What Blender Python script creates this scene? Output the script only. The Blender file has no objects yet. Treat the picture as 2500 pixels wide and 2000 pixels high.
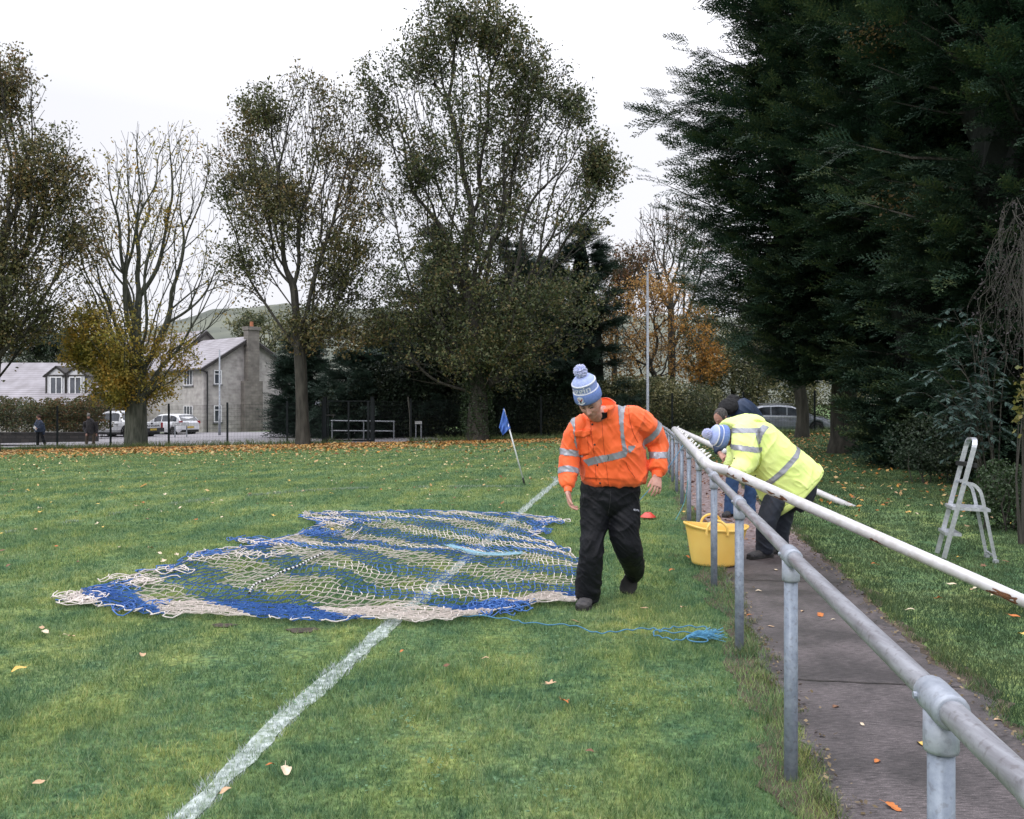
import bpy, bmesh, math, random
import numpy as np
from mathutils import Vector, Matrix, noise

R = math.radians
SC = bpy.context.scene
COL = SC.collection

# ------------------------------------------------------------------ camera, sky, sun, exposure
CAM_H = 1.62          # eye height above the near turf
FPX = 2080.0          # focal length in pixels of the 2500 px wide photograph
HZ = 975.0            # horizon row
cam_d = bpy.data.cameras.new('camera')
cam = bpy.data.objects.new('camera', cam_d)
COL.objects.link(cam)
cam.location = (0, 0, CAM_H)
cam.rotation_euler = (R(90), 0, 0)
cam_d.sensor_fit = 'HORIZONTAL'
cam_d.sensor_width = 36
cam_d.lens = 36 * FPX / 2500
cam_d.shift_y = -(1000 - HZ) / 2500
cam_d.clip_start = 0.05
cam_d.clip_end = 3000
SC.camera = cam

W = bpy.data.worlds.new("World")
SC.world = W
W.use_nodes = True
wn = W.node_tree
wn.nodes.clear()
wo = wn.nodes.new('ShaderNodeOutputWorld')
wb = wn.nodes.new('ShaderNodeBackground')
sky = wn.nodes.new('ShaderNodeTexSky')
sky.sky_type = 'NISHITA'
sky.sun_disc = False
SUN_EL, SUN_AZ = R(38), R(215)
sky.sun_elevation = SUN_EL
sky.sun_rotation = SUN_AZ
sky.air_density = 1.0
sky.dust_density = 3.0
mixn = wn.nodes.new('ShaderNodeMix')
mixn.data_type = 'RGBA'
cln = wn.nodes.new('ShaderNodeTexNoise')      # thin unevenness of the overcast
cln.inputs['Scale'].default_value = 1.4
cln.inputs['Detail'].default_value = 3
ramp = wn.nodes.new('ShaderNodeValToRGB')
ramp.color_ramp.elements[0].position = 0.3
ramp.color_ramp.elements[0].color = (9.5, 9.65, 10.4, 1)
ramp.color_ramp.elements[1].position = 0.7
ramp.color_ramp.elements[1].color = (10.8, 10.8, 11.5, 1)
mixn.inputs[0].default_value = 0.95
wn.links.new(cln.outputs['Fac'], ramp.inputs[0])
wn.links.new(sky.outputs[0], mixn.inputs[6])
wn.links.new(ramp.outputs[0], mixn.inputs[7])
# an overcast sky is brighter overhead than near the horizon
tcw = wn.nodes.new('ShaderNodeTexCoord'); sxw = wn.nodes.new('ShaderNodeSeparateXYZ')
wn.links.new(tcw.outputs['Generated'], sxw.inputs[0])
elr = wn.nodes.new('ShaderNodeValToRGB')
for p_, v_ in ((0.0, .615), (0.30, .63), (0.62, 1.25), (1.0, 2.0)):
    e_ = elr.color_ramp.elements.new(p_) if 0 < p_ < 1 else elr.color_ramp.elements[0 if p_ == 0 else -1]
    e_.color = (v_ / 2.5, v_ / 2.5, v_ / 2.5, 1)
wn.links.new(sxw.outputs['Z'], elr.inputs[0])
mulw = wn.nodes.new('ShaderNodeVectorMath'); mulw.operation = 'MULTIPLY'
wn.links.new(mixn.outputs[2], mulw.inputs[0]); wn.links.new(elr.outputs[0], mulw.inputs[1])
scw = wn.nodes.new('ShaderNodeVectorMath'); scw.operation = 'SCALE'; scw.inputs['Scale'].default_value = 2.5
wn.links.new(mulw.outputs[0], scw.inputs[0])
wn.links.new(scw.outputs[0], wb.inputs[0])
wb.inputs[1].default_value = 0.12
wn.links.new(wb.outputs[0], wo.inputs[0])

sd = bpy.data.lights.new('sun', 'SUN')
sd.energy = 0.7
sd.angle = R(18)
sd.color = (1.0, 0.97, 0.93)
sun = bpy.data.objects.new('sun', sd)
COL.objects.link(sun)
sun.rotation_euler = (R(90) - SUN_EL, 0, -SUN_AZ + R(180))   # from behind the camera, left of it
SC.view_settings.view_transform = 'Standard'
SC.view_settings.look = 'None'
SC.view_settings.gamma = 1
SC.view_settings.exposure = 0.36
SC.cycles.max_bounces = 5
SC.cycles.diffuse_bounces = 3
SC.cycles.glossy_bounces = 2
SC.cycles.transmission_bounces = 4
SC.cycles.transparent_max_bounces = 6

# ------------------------------------------------------------------ helpers
def smooth01(t):
    t = np.clip(t, 0, 1)
    return t * t * (3 - 2 * t)

def gz(x, y):
    """height of the ground: level by the touchline, falling away to the left at the far fence"""
    s = smooth01((np.asarray(y, float) - 14) / 26)
    xx = np.clip(x, -45, 30)
    return s * (-0.4 + 0.0207 * xx)

def P(px, py, d):
    return Vector(((px - 1250) / FPX * d, d, CAM_H - (py - HZ) / FPX * d))

def GP(px, py):
    d = FPX * CAM_H / max(py - HZ, 5)
    for _ in range(12):
        z = float(gz((px - 1250) / FPX * d, d))
        d = FPX * (CAM_H - z) / (py - HZ)
    return Vector(((px - 1250) / FPX * d, d, float(gz((px - 1250) / FPX * d, d))))

def GD(px, d, dz=0.0):
    x = (px - 1250) / FPX * d
    return Vector((x, d, float(gz(x, d)) + dz))

ORG = {}
def org(o):
    return ORG.get(o.name, Vector((0, 0, 0))) if o is not None else Vector((0, 0, 0))

def tag(o, label=None, cat=None, group=None, kind=None):
    if label: o['label'] = label
    if cat: o['category'] = cat
    if group: o['group'] = group
    if kind: o['kind'] = kind
    return o

def thing(name, loc, label, cat, group=None):
    o = bpy.data.objects.new(name, None)
    COL.objects.link(o)
    o.location = loc
    o.empty_display_size = 0.2
    ORG[o.name] = Vector(loc)
    return tag(o, label, cat, group)

def copy_tree(o, parent=None):
    c = o.copy()
    COL.objects.link(c)
    c.parent = parent
    ORG[c.name] = ORG.get(o.name, Vector((0, 0, 0)))
    for ch in list(o.children):
        copy_tree(ch, c)
    return c

def mesh_np(name, V, faces, mats, parent=None, smooth=False, midx=None, link=True):
    """V (N,3) world coords; faces = array (M,3|4) or list of such arrays"""
    V = np.asarray(V, np.float64).reshape(-1, 3)
    o3 = np.array(org(parent))
    V = V - o3
    if not isinstance(faces, list): faces = [faces]
    faces = [np.asarray(f, np.int32) for f in faces if len(f)]
    me = bpy.data.meshes.new(name)
    me.vertices.add(len(V))
    me.vertices.foreach_set('co', V.astype(np.float32).ravel())
    loops = np.concatenate([f.ravel() for f in faces]) if faces else np.zeros(0, np.int32)
    cnt = np.concatenate([np.full(len(f), f.shape[1], np.int32) for f in faces]) if faces else np.zeros(0, np.int32)
    st = np.concatenate([[0], np.cumsum(cnt)[:-1]]).astype(np.int32) if len(cnt) else cnt
    me.loops.add(len(loops))
    me.loops.foreach_set('vertex_index', loops)
    me.polygons.add(len(cnt))
    me.polygons.foreach_set('loop_start', st)
    me.polygons.foreach_set('loop_total', cnt)
    if midx is not None:
        me.polygons.foreach_set('material_index', np.asarray(midx, np.int32))
    me.polygons.foreach_set('use_smooth', np.full(len(cnt), smooth, bool))
    me.update(calc_edges=True)
    me.validate()
    if not isinstance(mats, (list, tuple)): mats = [mats]
    for m in mats: me.materials.append(m)
    o = bpy.data.objects.new(name, me)
    ORG[o.name] = Vector(o3)
    if link:
        COL.objects.link(o)
        o.parent = parent
    ORG[o.name] = Vector(o3)
    return o

class MB:
    """collects shapes in world coordinates, builds ONE mesh object"""
    def __init__(s): s.V = []; s.F3 = []; s.F4 = []; s.m3 = []; s.m4 = []; s.n = 0
    def add(s, V, F, m=0):
        V = np.asarray(V, float).reshape(-1, 3)
        for f in F:
            if len(f) == 3: s.F3.append([i + s.n for i in f]); s.m3.append(m)
            elif len(f) == 4: s.F4.append([i + s.n for i in f]); s.m4.append(m)
            else:
                for k in range(1, len(f) - 1):
                    s.F3.append([f[0] + s.n, f[k] + s.n, f[k + 1] + s.n]); s.m3.append(m)
        s.V.append(V); s.n += len(V)
        return s
    def box(s, c, size, rot=None, m=0):
        hx, hy, hz = size[0] / 2, size[1] / 2, size[2] / 2
        V = [Vector((x, y, z)) for x in (-hx, hx) for y in (-hy, hy) for z in (-hz, hz)]
        if rot is not None: V = [rot @ v for v in V]
        c = Vector(c)
        V = [v + c for v in V]
        F = [(0, 1, 3, 2), (4, 6, 7, 5), (0, 4, 5, 1), (2, 3, 7, 6), (0, 2, 6, 4), (1, 5, 7, 3)]
        return s.add([tuple(v) for v in V], F, m)
    def beam(s, a, b, w, h, up=(0, 0, 1), m=0):
        a = Vector(a); b = Vector(b); d = (b - a); L = d.length; d.normalize()
        up = Vector(up)
        sx = d.cross(up)
        if sx.length < 1e-4: sx = d.cross(Vector((1, 0, 0)))
        sx.normalize(); uz = sx.cross(d)
        rot = Matrix((sx, d, uz)).transposed()
        return s.box((a + b) / 2, (w, L, h), rot, m)
    def tube(s, pts, r, n=8, caps=True, m=0, closed=False):
        pts = [Vector(p) for p in pts]
        rs = r if hasattr(r, '__len__') else [r] * len(pts)
        V = []; F = []
        prev = None
        N = len(pts)
        for i, p in enumerate(pts):
            a = pts[(i - 1) % N] if (closed or i > 0) else p
            b = pts[(i + 1) % N] if (closed or i < N - 1) else p
            t = (b - a)
            if t.length < 1e-9: t = Vector((0, 0, 1))
            t.normalize()
            if prev is None:
                u = t.orthogonal().normalized()
            else:
                u = prev - t * prev.dot(t)
                if u.length < 1e-6: u = t.orthogonal()
                u.normalize()
            prev = u
            w = t.cross(u)
            for k in range(n):
                an = 2 * math.pi * k / n
                V.append(p + (u * math.cos(an) + w * math.sin(an)) * rs[i])
        for i in range(N if closed else N - 1):
            j = (i + 1) % N
            for k in range(n):
                k2 = (k + 1) % n
                F.append((i * n + k, i * n + k2, j * n + k2, j * n + k))
        if caps and not closed:
            F.append(tuple(range(n - 1, -1, -1)))
            F.append(tuple((N - 1) * n + k for k in range(n)))
        return s.add([tuple(v) for v in V], F, m)
    def lathe(s, prof, c, n=24, axis=(0, 0, 1), m=0):
        axis = Vector(axis).normalized(); u = axis.orthogonal().normalized(); w = axis.cross(u); c = Vector(c)
        V = []; F = []
        for (r, z) in prof:
            for k in range(n):
                an = 2 * math.pi * k / n
                V.append(tuple(c + axis * z + (u * math.cos(an) + w * math.sin(an)) * r))
        for i in range(len(prof) - 1):
            for k in range(n):
                k2 = (k + 1) % n
                F.append((i * n + k, i * n + k2, (i + 1) * n + k2, (i + 1) * n + k))
        return s.add(V, F, m)
    def quad(s, a, b, c, d, m=0):
        return s.add([tuple(a), tuple(b), tuple(c), tuple(d)], [(0, 1, 2, 3)], m)
    def prism(s, poly, thick, m=0):
        """poly: coplanar points, extruded by the vector thick"""
        t = Vector(thick); n = len(poly)
        V = [tuple(Vector(p)) for p in poly] + [tuple(Vector(p) + t) for p in poly]
        F = [tuple(range(n - 1, -1, -1)), tuple(range(n, 2 * n))]
        F += [(i, (i + 1) % n, n + (i + 1) % n, n + i) for i in range(n)]
        return s.add(V, F, m)
    def build(s, name, mats, parent=None, smooth=False, bevel=0):
        V = np.concatenate(s.V)
        o = mesh_np(name, V, [f for f in (np.array(s.F3, np.int32), np.array(s.F4, np.int32)) if len(f)], mats, parent, smooth,
                    midx=s.m3 + s.m4)
        if bevel:
            b = o.modifiers.new('bevel', 'BEVEL'); b.width = bevel; b.segments = 2; b.limit_method = 'ANGLE'
        return o

def hash3(i, j, k, seed=0):
    i = i.astype(np.int64); j = j.astype(np.int64); k = k.astype(np.int64)
    h = (i * 374761393 + j * 668265263 + k * 2147483647 + seed * 1274126177) & 0xFFFFFFFF
    h = ((h ^ (h >> 13)) * 1274126177) & 0xFFFFFFFF
    h = ((h ^ (h >> 16)) * 2246822519) & 0xFFFFFFFF
    return ((h ^ (h >> 15)) & 0xFFFFFF) / float(0xFFFFFF)

def vnoise(p, scale=1.0, seed=0):
    """smooth value noise in [-1,1], p (N,3)"""
    q = np.asarray(p, float) * scale + 1000.0
    f = np.floor(q); t = q - f; t = t * t * (3 - 2 * t)
    out = 0
    for a in (0, 1):
        for b in (0, 1):
            for c in (0, 1):
                w = (t[:, 0] if a else 1 - t[:, 0]) * (t[:, 1] if b else 1 - t[:, 1]) * (t[:, 2] if c else 1 - t[:, 2])
                out = out + w * hash3(f[:, 0] + a, f[:, 1] + b, f[:, 2] + c, seed)
    return out * 2 - 1

def fbm(p, scale=1.0, oct=3, seed=0):
    o = 0; a = 1; s = 0
    for k in range(oct):
        o = o + a * vnoise(p, scale * 2 ** k, seed + k * 17); s += a; a *= 0.5
    return o / s

def catmull(pts, n=6):
    pts = np.asarray(pts, float)
    out = []
    N = len(pts)
    for i in range(N - 1):
        p0 = pts[max(i - 1, 0)]; p1 = pts[i]; p2 = pts[i + 1]; p3 = pts[min(i + 2, N - 1)]
        for k in range(n):
            t = k / n
            out.append(0.5 * ((2 * p1) + (-p0 + p2) * t + (2 * p0 - 5 * p1 + 4 * p2 - p3) * t * t + (-p0 + 3 * p1 - 3 * p2 + p3) * t ** 3))
    out.append(pts[-1])
    return np.array(out)

# ------------------------------------------------------------------ materials
def new_mat(name):
    m = bpy.data.materials.new(name)
    m.use_nodes = True
    nt = m.node_tree
    b = nt.nodes['Principled BSDF']
    return m, nt, b

def mat(name, c1, c2=None, scale=6, rough=0.7, metal=0.0, bump=0.0, bscale=None, detail=4, spec=None, stretch=None, sheen=0, pos=(0.35, 0.65)):
    m, nt, b = new_mat(name)
    tc = nt.nodes.new('ShaderNodeTexCoord')
    mp = nt.nodes.new('ShaderNodeMapping')
    nt.links.new(tc.outputs['Object'], mp.inputs[0])
    if stretch: mp.inputs['Scale'].default_value = stretch
    n = nt.nodes.new('ShaderNodeTexNoise'); n.inputs['Scale'].default_value = scale; n.inputs['Detail'].default_value = detail
    nt.links.new(mp.outputs[0], n.inputs[0])
    if c2 is None: c2 = tuple(min(1, v * 0.8) for v in c1)
    r = nt.nodes.new('ShaderNodeValToRGB')
    r.color_ramp.elements[0].position = pos[0]; r.color_ramp.elements[0].color = (*c1, 1)
    r.color_ramp.elements[1].position = pos[1]; r.color_ramp.elements[1].color = (*c2, 1)
    nt.links.new(n.outputs['Fac'], r.inputs[0])
    nt.links.new(r.outputs[0], b.inputs['Base Color'])
    b.inputs['Roughness'].default_value = rough
    b.inputs['Metallic'].default_value = metal
    if spec is not None: b.inputs['Specular IOR Level'].default_value = spec
    if sheen: b.inputs['Sheen Weight'].default_value = sheen
    if bump:
        n2 = nt.nodes.new('ShaderNodeTexNoise'); n2.inputs['Scale'].default_value = bscale or scale * 4; n2.inputs['Detail'].default_value = 4
        nt.links.new(mp.outputs[0], n2.inputs[0])
        bp = nt.nodes.new('ShaderNodeBump'); bp.inputs['Strength'].default_value = bump; bp.inputs['Distance'].default_value = 0.02
        nt.links.new(n2.outputs['Fac'], bp.inputs['Height'])
        nt.links.new(bp.outputs[0], b.inputs['Normal'])
    return m

def leaf_mat(name, cols, transl=0.3, rough=0.6, patch=None, pscale=0.5):
    """colour per leaf (random per island) from a ramp, optional second ramp by large patches"""
    m, nt, b = new_mat(name)
    g = nt.nodes.new('ShaderNodeNewGeometry')
    def rmp(cs):
        r = nt.nodes.new('ShaderNodeValToRGB')
        el = r.color_ramp.elements
        while len(el) < len(cs): el.new(0.5)
        for i, c in enumerate(cs):
            el[i].position = i / max(1, len(cs) - 1); el[i].color = (*c, 1)
        return r
    r = rmp(cols)
    nt.links.new(g.outputs['Random Per Island'], r.inputs[0])
    out = r.outputs[0]
    if patch:
        r2 = rmp(patch)
        nt.links.new(g.outputs['Random Per Island'], r2.inputs[0])
        tc = nt.nodes.new('ShaderNodeTexCoord')
        n = nt.nodes.new('ShaderNodeTexNoise'); n.inputs['Scale'].default_value = pscale; n.inputs['Detail'].default_value = 3
        nt.links.new(tc.outputs['Object'], n.inputs[0])
        mr = nt.nodes.new('ShaderNodeMapRange'); mr.inputs[1].default_value = 0.42; mr.inputs[2].default_value = 0.6
        nt.links.new(n.outputs['Fac'], mr.inputs[0])
        mx = nt.nodes.new('ShaderNodeMix'); mx.data_type = 'RGBA'
        nt.links.new(mr.outputs[0], mx.inputs[0]); nt.links.new(out, mx.inputs[6]); nt.links.new(r2.outputs[0], mx.inputs[7])
        out = mx.outputs[2]
    nt.links.new(out, b.inputs['Base Color'])
    b.inputs['Roughness'].default_value = rough
    b.inputs['Specular IOR Level'].default_value = 0.3
    if transl > 0:
        t = nt.nodes.new('ShaderNodeBsdfTranslucent')
        nt.links.new(out, t.inputs[0])
        ms = nt.nodes.new('ShaderNodeMixShader'); ms.inputs[0].default_value = transl
        nt.links.new(b.outputs[0], ms.inputs[1]); nt.links.new(t.outputs[0], ms.inputs[2])
        o = nt.nodes['Material Output']
        nt.links.new(ms.outputs[0], o.inputs[0])
    return m
# ------------------------------------------------------------------ ground
rng = np.random.default_rng(7)

RAIL0, RAILK = 1.185, 0.150
def rail_x(d): return RAIL0 + RAILK * (d - 3.62) + 0.011 * np.maximum(3.62 - np.asarray(d, float), 0)
def path_l(d): return rail_x(d) + 0.13
def path_r(d): return rail_x(d) + 1.17 + 0.004 * d
LINE_D = [-2, 3.29, 4.35, 5.8, 16.85]
LINE_X = [-1.85, -1.263, -1.148, -0.92, 0.891]
def line_x(d): return np.interp(d, LINE_D, LINE_X)

def mow_mix(nt, tc, col, tint):
    """mowing bands: the roller lays strips of turf alternately, along the touchline"""
    mp = nt.nodes.new('ShaderNodeMapping'); mp.inputs['Rotation'].default_value = (0, 0, R(9.2))
    nt.links.new(tc.outputs['Object'], mp.inputs[0])
    n = nt.nodes.new('ShaderNodeTexNoise'); n.inputs['Scale'].default_value = 1.1; n.inputs['Detail'].default_value = 4
    nt.links.new(tc.outputs['Object'], n.inputs[0])
    sx = nt.nodes.new('ShaderNodeSeparateXYZ'); nt.links.new(mp.outputs[0], sx.inputs[0])
    w = nt.nodes.new('ShaderNodeMath'); w.operation = 'MULTIPLY_ADD'; w.inputs[1].default_value = 6.6; nt.links.new(sx.outputs['X'], w.inputs[0])
    nn = nt.nodes.new('ShaderNodeMath'); nn.operation = 'MULTIPLY'; nn.inputs[1].default_value = 4.2; nt.links.new(n.outputs['Fac'], nn.inputs[0])
    nt.links.new(nn.outputs[0], w.inputs[2])
    s = nt.nodes.new('ShaderNodeMath'); s.operation = 'SINE'; nt.links.new(w.outputs[0], s.inputs[0])
    n2 = nt.nodes.new('ShaderNodeTexNoise'); n2.inputs['Scale'].default_value = 1.9; n2.inputs['Detail'].default_value = 6
    nt.links.new(tc.outputs['Object'], n2.inputs[0])
    a = nt.nodes.new('ShaderNodeMath'); a.operation = 'MULTIPLY_ADD'; a.inputs[1].default_value = 7.0; a.inputs[2].default_value = -3.5; nt.links.new(n2.outputs['Fac'], a.inputs[0])
    b = nt.nodes.new('ShaderNodeMath'); b.operation = 'ADD'; nt.links.new(s.outputs[0], b.inputs[0]); nt.links.new(a.outputs[0], b.inputs[1])
    mr = nt.nodes.new('ShaderNodeMapRange'); mr.inputs[1].default_value = -.7; mr.inputs[2].default_value = 1.1; mr.inputs[3].default_value = 0; mr.inputs[4].default_value = 1
    nt.links.new(b.outputs[0], mr.inputs[0])
    c = nt.nodes.new('ShaderNodeMix'); c.data_type = 'RGBA'; c.inputs[6].default_value = (.88, 1.0, 1.04, 1); c.inputs[7].default_value = (*tint, 1)
    nt.links.new(mr.outputs[0], c.inputs[0])
    m = nt.nodes.new('ShaderNodeMix'); m.data_type = 'RGBA'; m.blend_type = 'MULTIPLY'; m.inputs[0].default_value = 1
    nt.links.new(col, m.inputs[6]); nt.links.new(c.outputs[2], m.inputs[7])
    # small tussocks of coarser, bluer grass among the finer turf
    n3 = nt.nodes.new('ShaderNodeTexNoise'); n3.inputs['Scale'].default_value = 6.5; n3.inputs['Detail'].default_value = 7; n3.inputs['Roughness'].default_value = .65
    nt.links.new(tc.outputs['Object'], n3.inputs[0])
    r3 = nt.nodes.new('ShaderNodeValToRGB'); r3.color_ramp.elements[0].position = .38; r3.color_ramp.elements[0].color = (.60, .74, .80, 1)
    r3.color_ramp.elements[1].position = .60; r3.color_ramp.elements[1].color = (1.18, 1.13, 1.02, 1)
    nt.links.new(n3.outputs['Fac'], r3.inputs[0])
    m3 = nt.nodes.new('ShaderNodeMix'); m3.data_type = 'RGBA'; m3.blend_type = 'MULTIPLY'; m3.inputs[0].default_value = 1
    nt.links.new(m.outputs[2], m3.inputs[6]); nt.links.new(r3.outputs[0], m3.inputs[7])
    return m3.outputs[2]

def grass_ground_mat():
    m, nt, b = new_mat('turf')
    tc = nt.nodes.new('ShaderNodeTexCoord')
    def ns(scale, det, st=None):
        n = nt.nodes.new('ShaderNodeTexNoise'); n.inputs['Scale'].default_value = scale; n.inputs['Detail'].default_value = det
        if st:
            mp = nt.nodes.new('ShaderNodeMapping'); mp.inputs['Scale'].default_value = st
            nt.links.new(tc.outputs['Object'], mp.inputs[0]); nt.links.new(mp.outputs[0], n.inputs[0])
        else: nt.links.new(tc.outputs['Object'], n.inputs[0])
        return n
    def rp(n, stops):
        r = nt.nodes.new('ShaderNodeValToRGB'); el = r.color_ramp.elements
        while len(el) < len(stops): el.new(0.5)
        for e, (p, c) in zip(el, stops): e.position = p; e.color = (*c, 1)
        nt.links.new(n.outputs['Fac'], r.inputs[0]); return r
    big = rp(ns(0.45, 4), [(0.3, (0.085, 0.145, 0.072)), (0.5, (0.14, 0.20, 0.088)), (0.7, (0.21, 0.255, 0.118))])
    fine = rp(ns(28, 6), [(0.25, (0.25, 0.25, 0.25)), (0.5, (0.8, 0.8, 0.8)), (0.75, (1.35, 1.3, 1.2))])
    mx = nt.nodes.new('ShaderNodeMix'); mx.data_type = 'RGBA'; mx.blend_type = 'MULTIPLY'; mx.inputs[0].default_value = 1
    big = mow_mix(nt, tc, big.outputs[0], (1.24, 1.19, 1.02))
    nt.links.new(big, mx.inputs[6]); nt.links.new(fine.outputs[0], mx.inputs[7])
    nt.links.new(mx.outputs[2], b.inputs['Base Color'])
    b.inputs['Roughness'].default_value = 0.95
    b.inputs['Specular IOR Level'].default_value = 0.1
    n2 = ns(14, 8)
    bp = nt.nodes.new('ShaderNodeBump'); bp.inputs['Strength'].default_value = 0.8; bp.inputs['Distance'].default_value = 0.04
    nt.links.new(n2.outputs['Fac'], bp.inputs['Height']); nt.links.new(bp.outputs[0], b.inputs['Normal'])
    return m
M_TURF = grass_ground_mat()

def grid_mesh(name, xs, ys, zf, m, smooth=True):
    X, Y = np.meshgrid(xs, ys)
    Z = zf(X, Y)
    V = np.stack([X, Y, Z], -1).reshape(-1, 3)
    nx = len(xs); ny = len(ys)
    i = np.arange(ny - 1)[:, None] * nx + np.arange(nx - 1)[None, :]
    F = np.stack([i, i + 1, i + nx + 1, i + nx], -1).reshape(-1, 4)
    return mesh_np(name, V, F, m, smooth=smooth)

xs = np.concatenate([[-900, -300, -120], np.arange(-60, 61, 2.0), [120, 300, 900]])
ys = np.concatenate([[-60, -20, 0, 4, 8], np.arange(9, 41, 1.0), [44, 50, 60, 80, 120, 200, 400, 900, 2000]])
field = grid_mesh('field', xs, ys, gz, M_TURF)
tag(field, kind='structure')

def strip(name, ds, fl, fr, zoff, m, nseg=4, jag=0.0, seed=1):
    """sheet between x=fl(d) and x=fr(d) laid zoff above the ground"""
    rows = []
    for i, d in enumerate(ds):
        a, b = float(fl(d)), float(fr(d))
        for k in range(nseg + 1):
            t = k / nseg
            x = a + (b - a) * t
            if k in (0, nseg): x += jag * float(vnoise(np.array([[d * 3.1 + k, 5.0, seed]]))[0]) + jag * 0.6 * float(vnoise(np.array([[d * 13.1 + k, 9.0, seed]]))[0])
            rows.append((x, d, float(gz(x, d)) + zoff))
    n = nseg + 1
    F = [[i * n + k, i * n + k + 1, (i + 1) * n + k + 1, (i + 1) * n + k] for i in range(len(ds) - 1) for k in range(nseg)]
    return mesh_np(name, rows, np.array(F), m, smooth=True)

# concrete path: brushed across, damp and dark in patches, gravelly and leaf stained farther on
def path_mat():
    m, nt, b = new_mat('path_concrete')
    tc = nt.nodes.new('ShaderNodeTexCoord')
    mp = nt.nodes.new('ShaderNodeMapping'); mp.inputs['Scale'].default_value = (5.0, 46, 1)
    mp.inputs['Rotation'].default_value = (0, 0, R(8.5))
    nt.links.new(tc.outputs['Object'], mp.inputs[0])
    br = nt.nodes.new('ShaderNodeTexNoise'); br.inputs['Scale'].default_value = 3.2; br.inputs['Detail'].default_value = 6; br.inputs['Roughness'].default_value = 0.7
    nt.links.new(mp.outputs[0], br.inputs[0])
    r1 = nt.nodes.new('ShaderNodeValToRGB')
    r1.color_ramp.elements[0].position = 0.37; r1.color_ramp.elements[0].color = (0.026, 0.023, 0.024, 1)
    r1.color_ramp.elements[1].position = 0.66; r1.color_ramp.elements[1].color = (0.165, 0.147, 0.150, 1)
    nt.links.new(br.outputs['Fac'], r1.inputs[0])
    big = nt.nodes.new('ShaderNodeTexNoise'); big.inputs['Scale'].default_value = 2.3; big.inputs['Detail'].default_value = 4
    nt.links.new(tc.outputs['Object'], big.inputs[0])
    r2 = nt.nodes.new('ShaderNodeValToRGB')
    r2.color_ramp.elements[0].position = 0.38; r2.color_ramp.elements[0].color = (0.48, 0.47, 0.47, 1)
    r2.color_ramp.elements[1].position = 0.6; r2.color_ramp.elements[1].color = (1.12, 1.08, 1.08, 1)
    nt.links.new(big.outputs['Fac'], r2.inputs[0])
    mx = nt.nodes.new('ShaderNodeMix'); mx.data_type = 'RGBA'; mx.blend_type = 'MULTIPLY'; mx.inputs[0].default_value = 1
    nt.links.new(r1.outputs[0], mx.inputs[6]); nt.links.new(r2.outputs[0], mx.inputs[7])
    # grit speckle
    vo = nt.nodes.new('ShaderNodeTexVoronoi'); vo.inputs['Scale'].default_value = 120
    nt.links.new(tc.outputs['Object'], vo.inputs[0])
    r3 = nt.nodes.new('ShaderNodeValToRGB')
    r3.color_ramp.elements[0].position = 0.1; r3.color_ramp.elements[0].color = (2.1, 2.0, 2.0, 1)
    r3.color_ramp.elements[1].position = 0.35; r3.color_ramp.elements[1].color = (0.72, 0.7, 0.7, 1)
    nt.links.new(vo.outputs['Distance'], r3.inputs[0])
    mx2 = nt.nodes.new('ShaderNodeMix'); mx2.data_type = 'RGBA'; mx2.blend_type = 'MULTIPLY'; mx2.inputs[0].default_value = 0.6
    nt.links.new(mx.outputs[2], mx2.inputs[6]); nt.links.new(r3.outputs[0], mx2.inputs[7])
    # farther on the path is gritted: paler and pinker
    sx = nt.nodes.new('ShaderNodeSeparateXYZ'); nt.links.new(tc.outputs['Object'], sx.inputs[0])
    mr = nt.nodes.new('ShaderNodeMapRange'); mr.inputs[1].default_value = 8.2; mr.inputs[2].default_value = 10.5
    nt.links.new(sx.outputs['Y'], mr.inputs[0])
    g = nt.nodes.new('ShaderNodeTexNoise'); g.inputs['Scale'].default_value = 22; g.inputs['Detail'].default_value = 5
    nt.links.new(tc.outputs['Object'], g.inputs[0])
    r4 = nt.nodes.new('ShaderNodeValToRGB')
    r4.color_ramp.elements[0].position = 0.4; r4.color_ramp.elements[0].color = (0.10, 0.06, 0.055, 1)
    r4.color_ramp.elements[1].position = 0.56; r4.color_ramp.elements[1].color = (0.29, 0.225, 0.225, 1)
    nt.links.new(g.outputs['Fac'], r4.inputs[0])
    mx3 = nt.nodes.new('ShaderNodeMix'); mx3.data_type = 'RGBA'
    nt.links.new(mr.outputs[0], mx3.inputs[0]); nt.links.new(mx2.outputs[2], mx3.inputs[6]); nt.links.new(r4.outputs[0], mx3.inputs[7])
    nt.links.new(mx3.outputs[2], b.inputs['Base Color'])
    b.inputs['Roughness'].default_value = 0.62
    bp = nt.nodes.new('ShaderNodeBump'); bp.inputs['Strength'].default_value = 0.5; bp.inputs['Distance'].default_value = 0.006
    nt.links.new(br.outputs['Fac'], bp.inputs['Height']); nt.links.new(bp.outputs[0], b.inputs['Normal'])
    return m
M_PATH = path_mat()
pds = np.concatenate([np.arange(-3, 12, 0.06), np.arange(12, 38, 0.5)])
tag(strip('path', pds, path_l, path_r, 0.012, M_PATH, 6, 0.05, 3), kind='structure')
# slab joints: two narrow dark sheets laid across the path
M_JOINT = mat('joint', (0.015, 0.013, 0.012), (0.03, 0.025, 0.02), 20, 0.9)
jv = MB()
for d0 in (2.35, 4.9, 7.6):
    prev = None
    for k in range(13):
        t = k / 12
        x = path_l(d0) + 0.04 + (path_r(d0) - path_l(d0) - 0.1) * t
        y = d0 - 0.15 * (x - path_l(d0)) + 0.006 * math.sin(k * 1.9)
        c = (Vector((x, y - 0.006, 0.0165)), Vector((x, y + 0.006, 0.0165)))
        if prev: jv.quad(prev[0], c[0], c[1], prev[1])
        prev = c
tag(jv.build('path_joints', M_JOINT), kind='structure')

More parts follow.
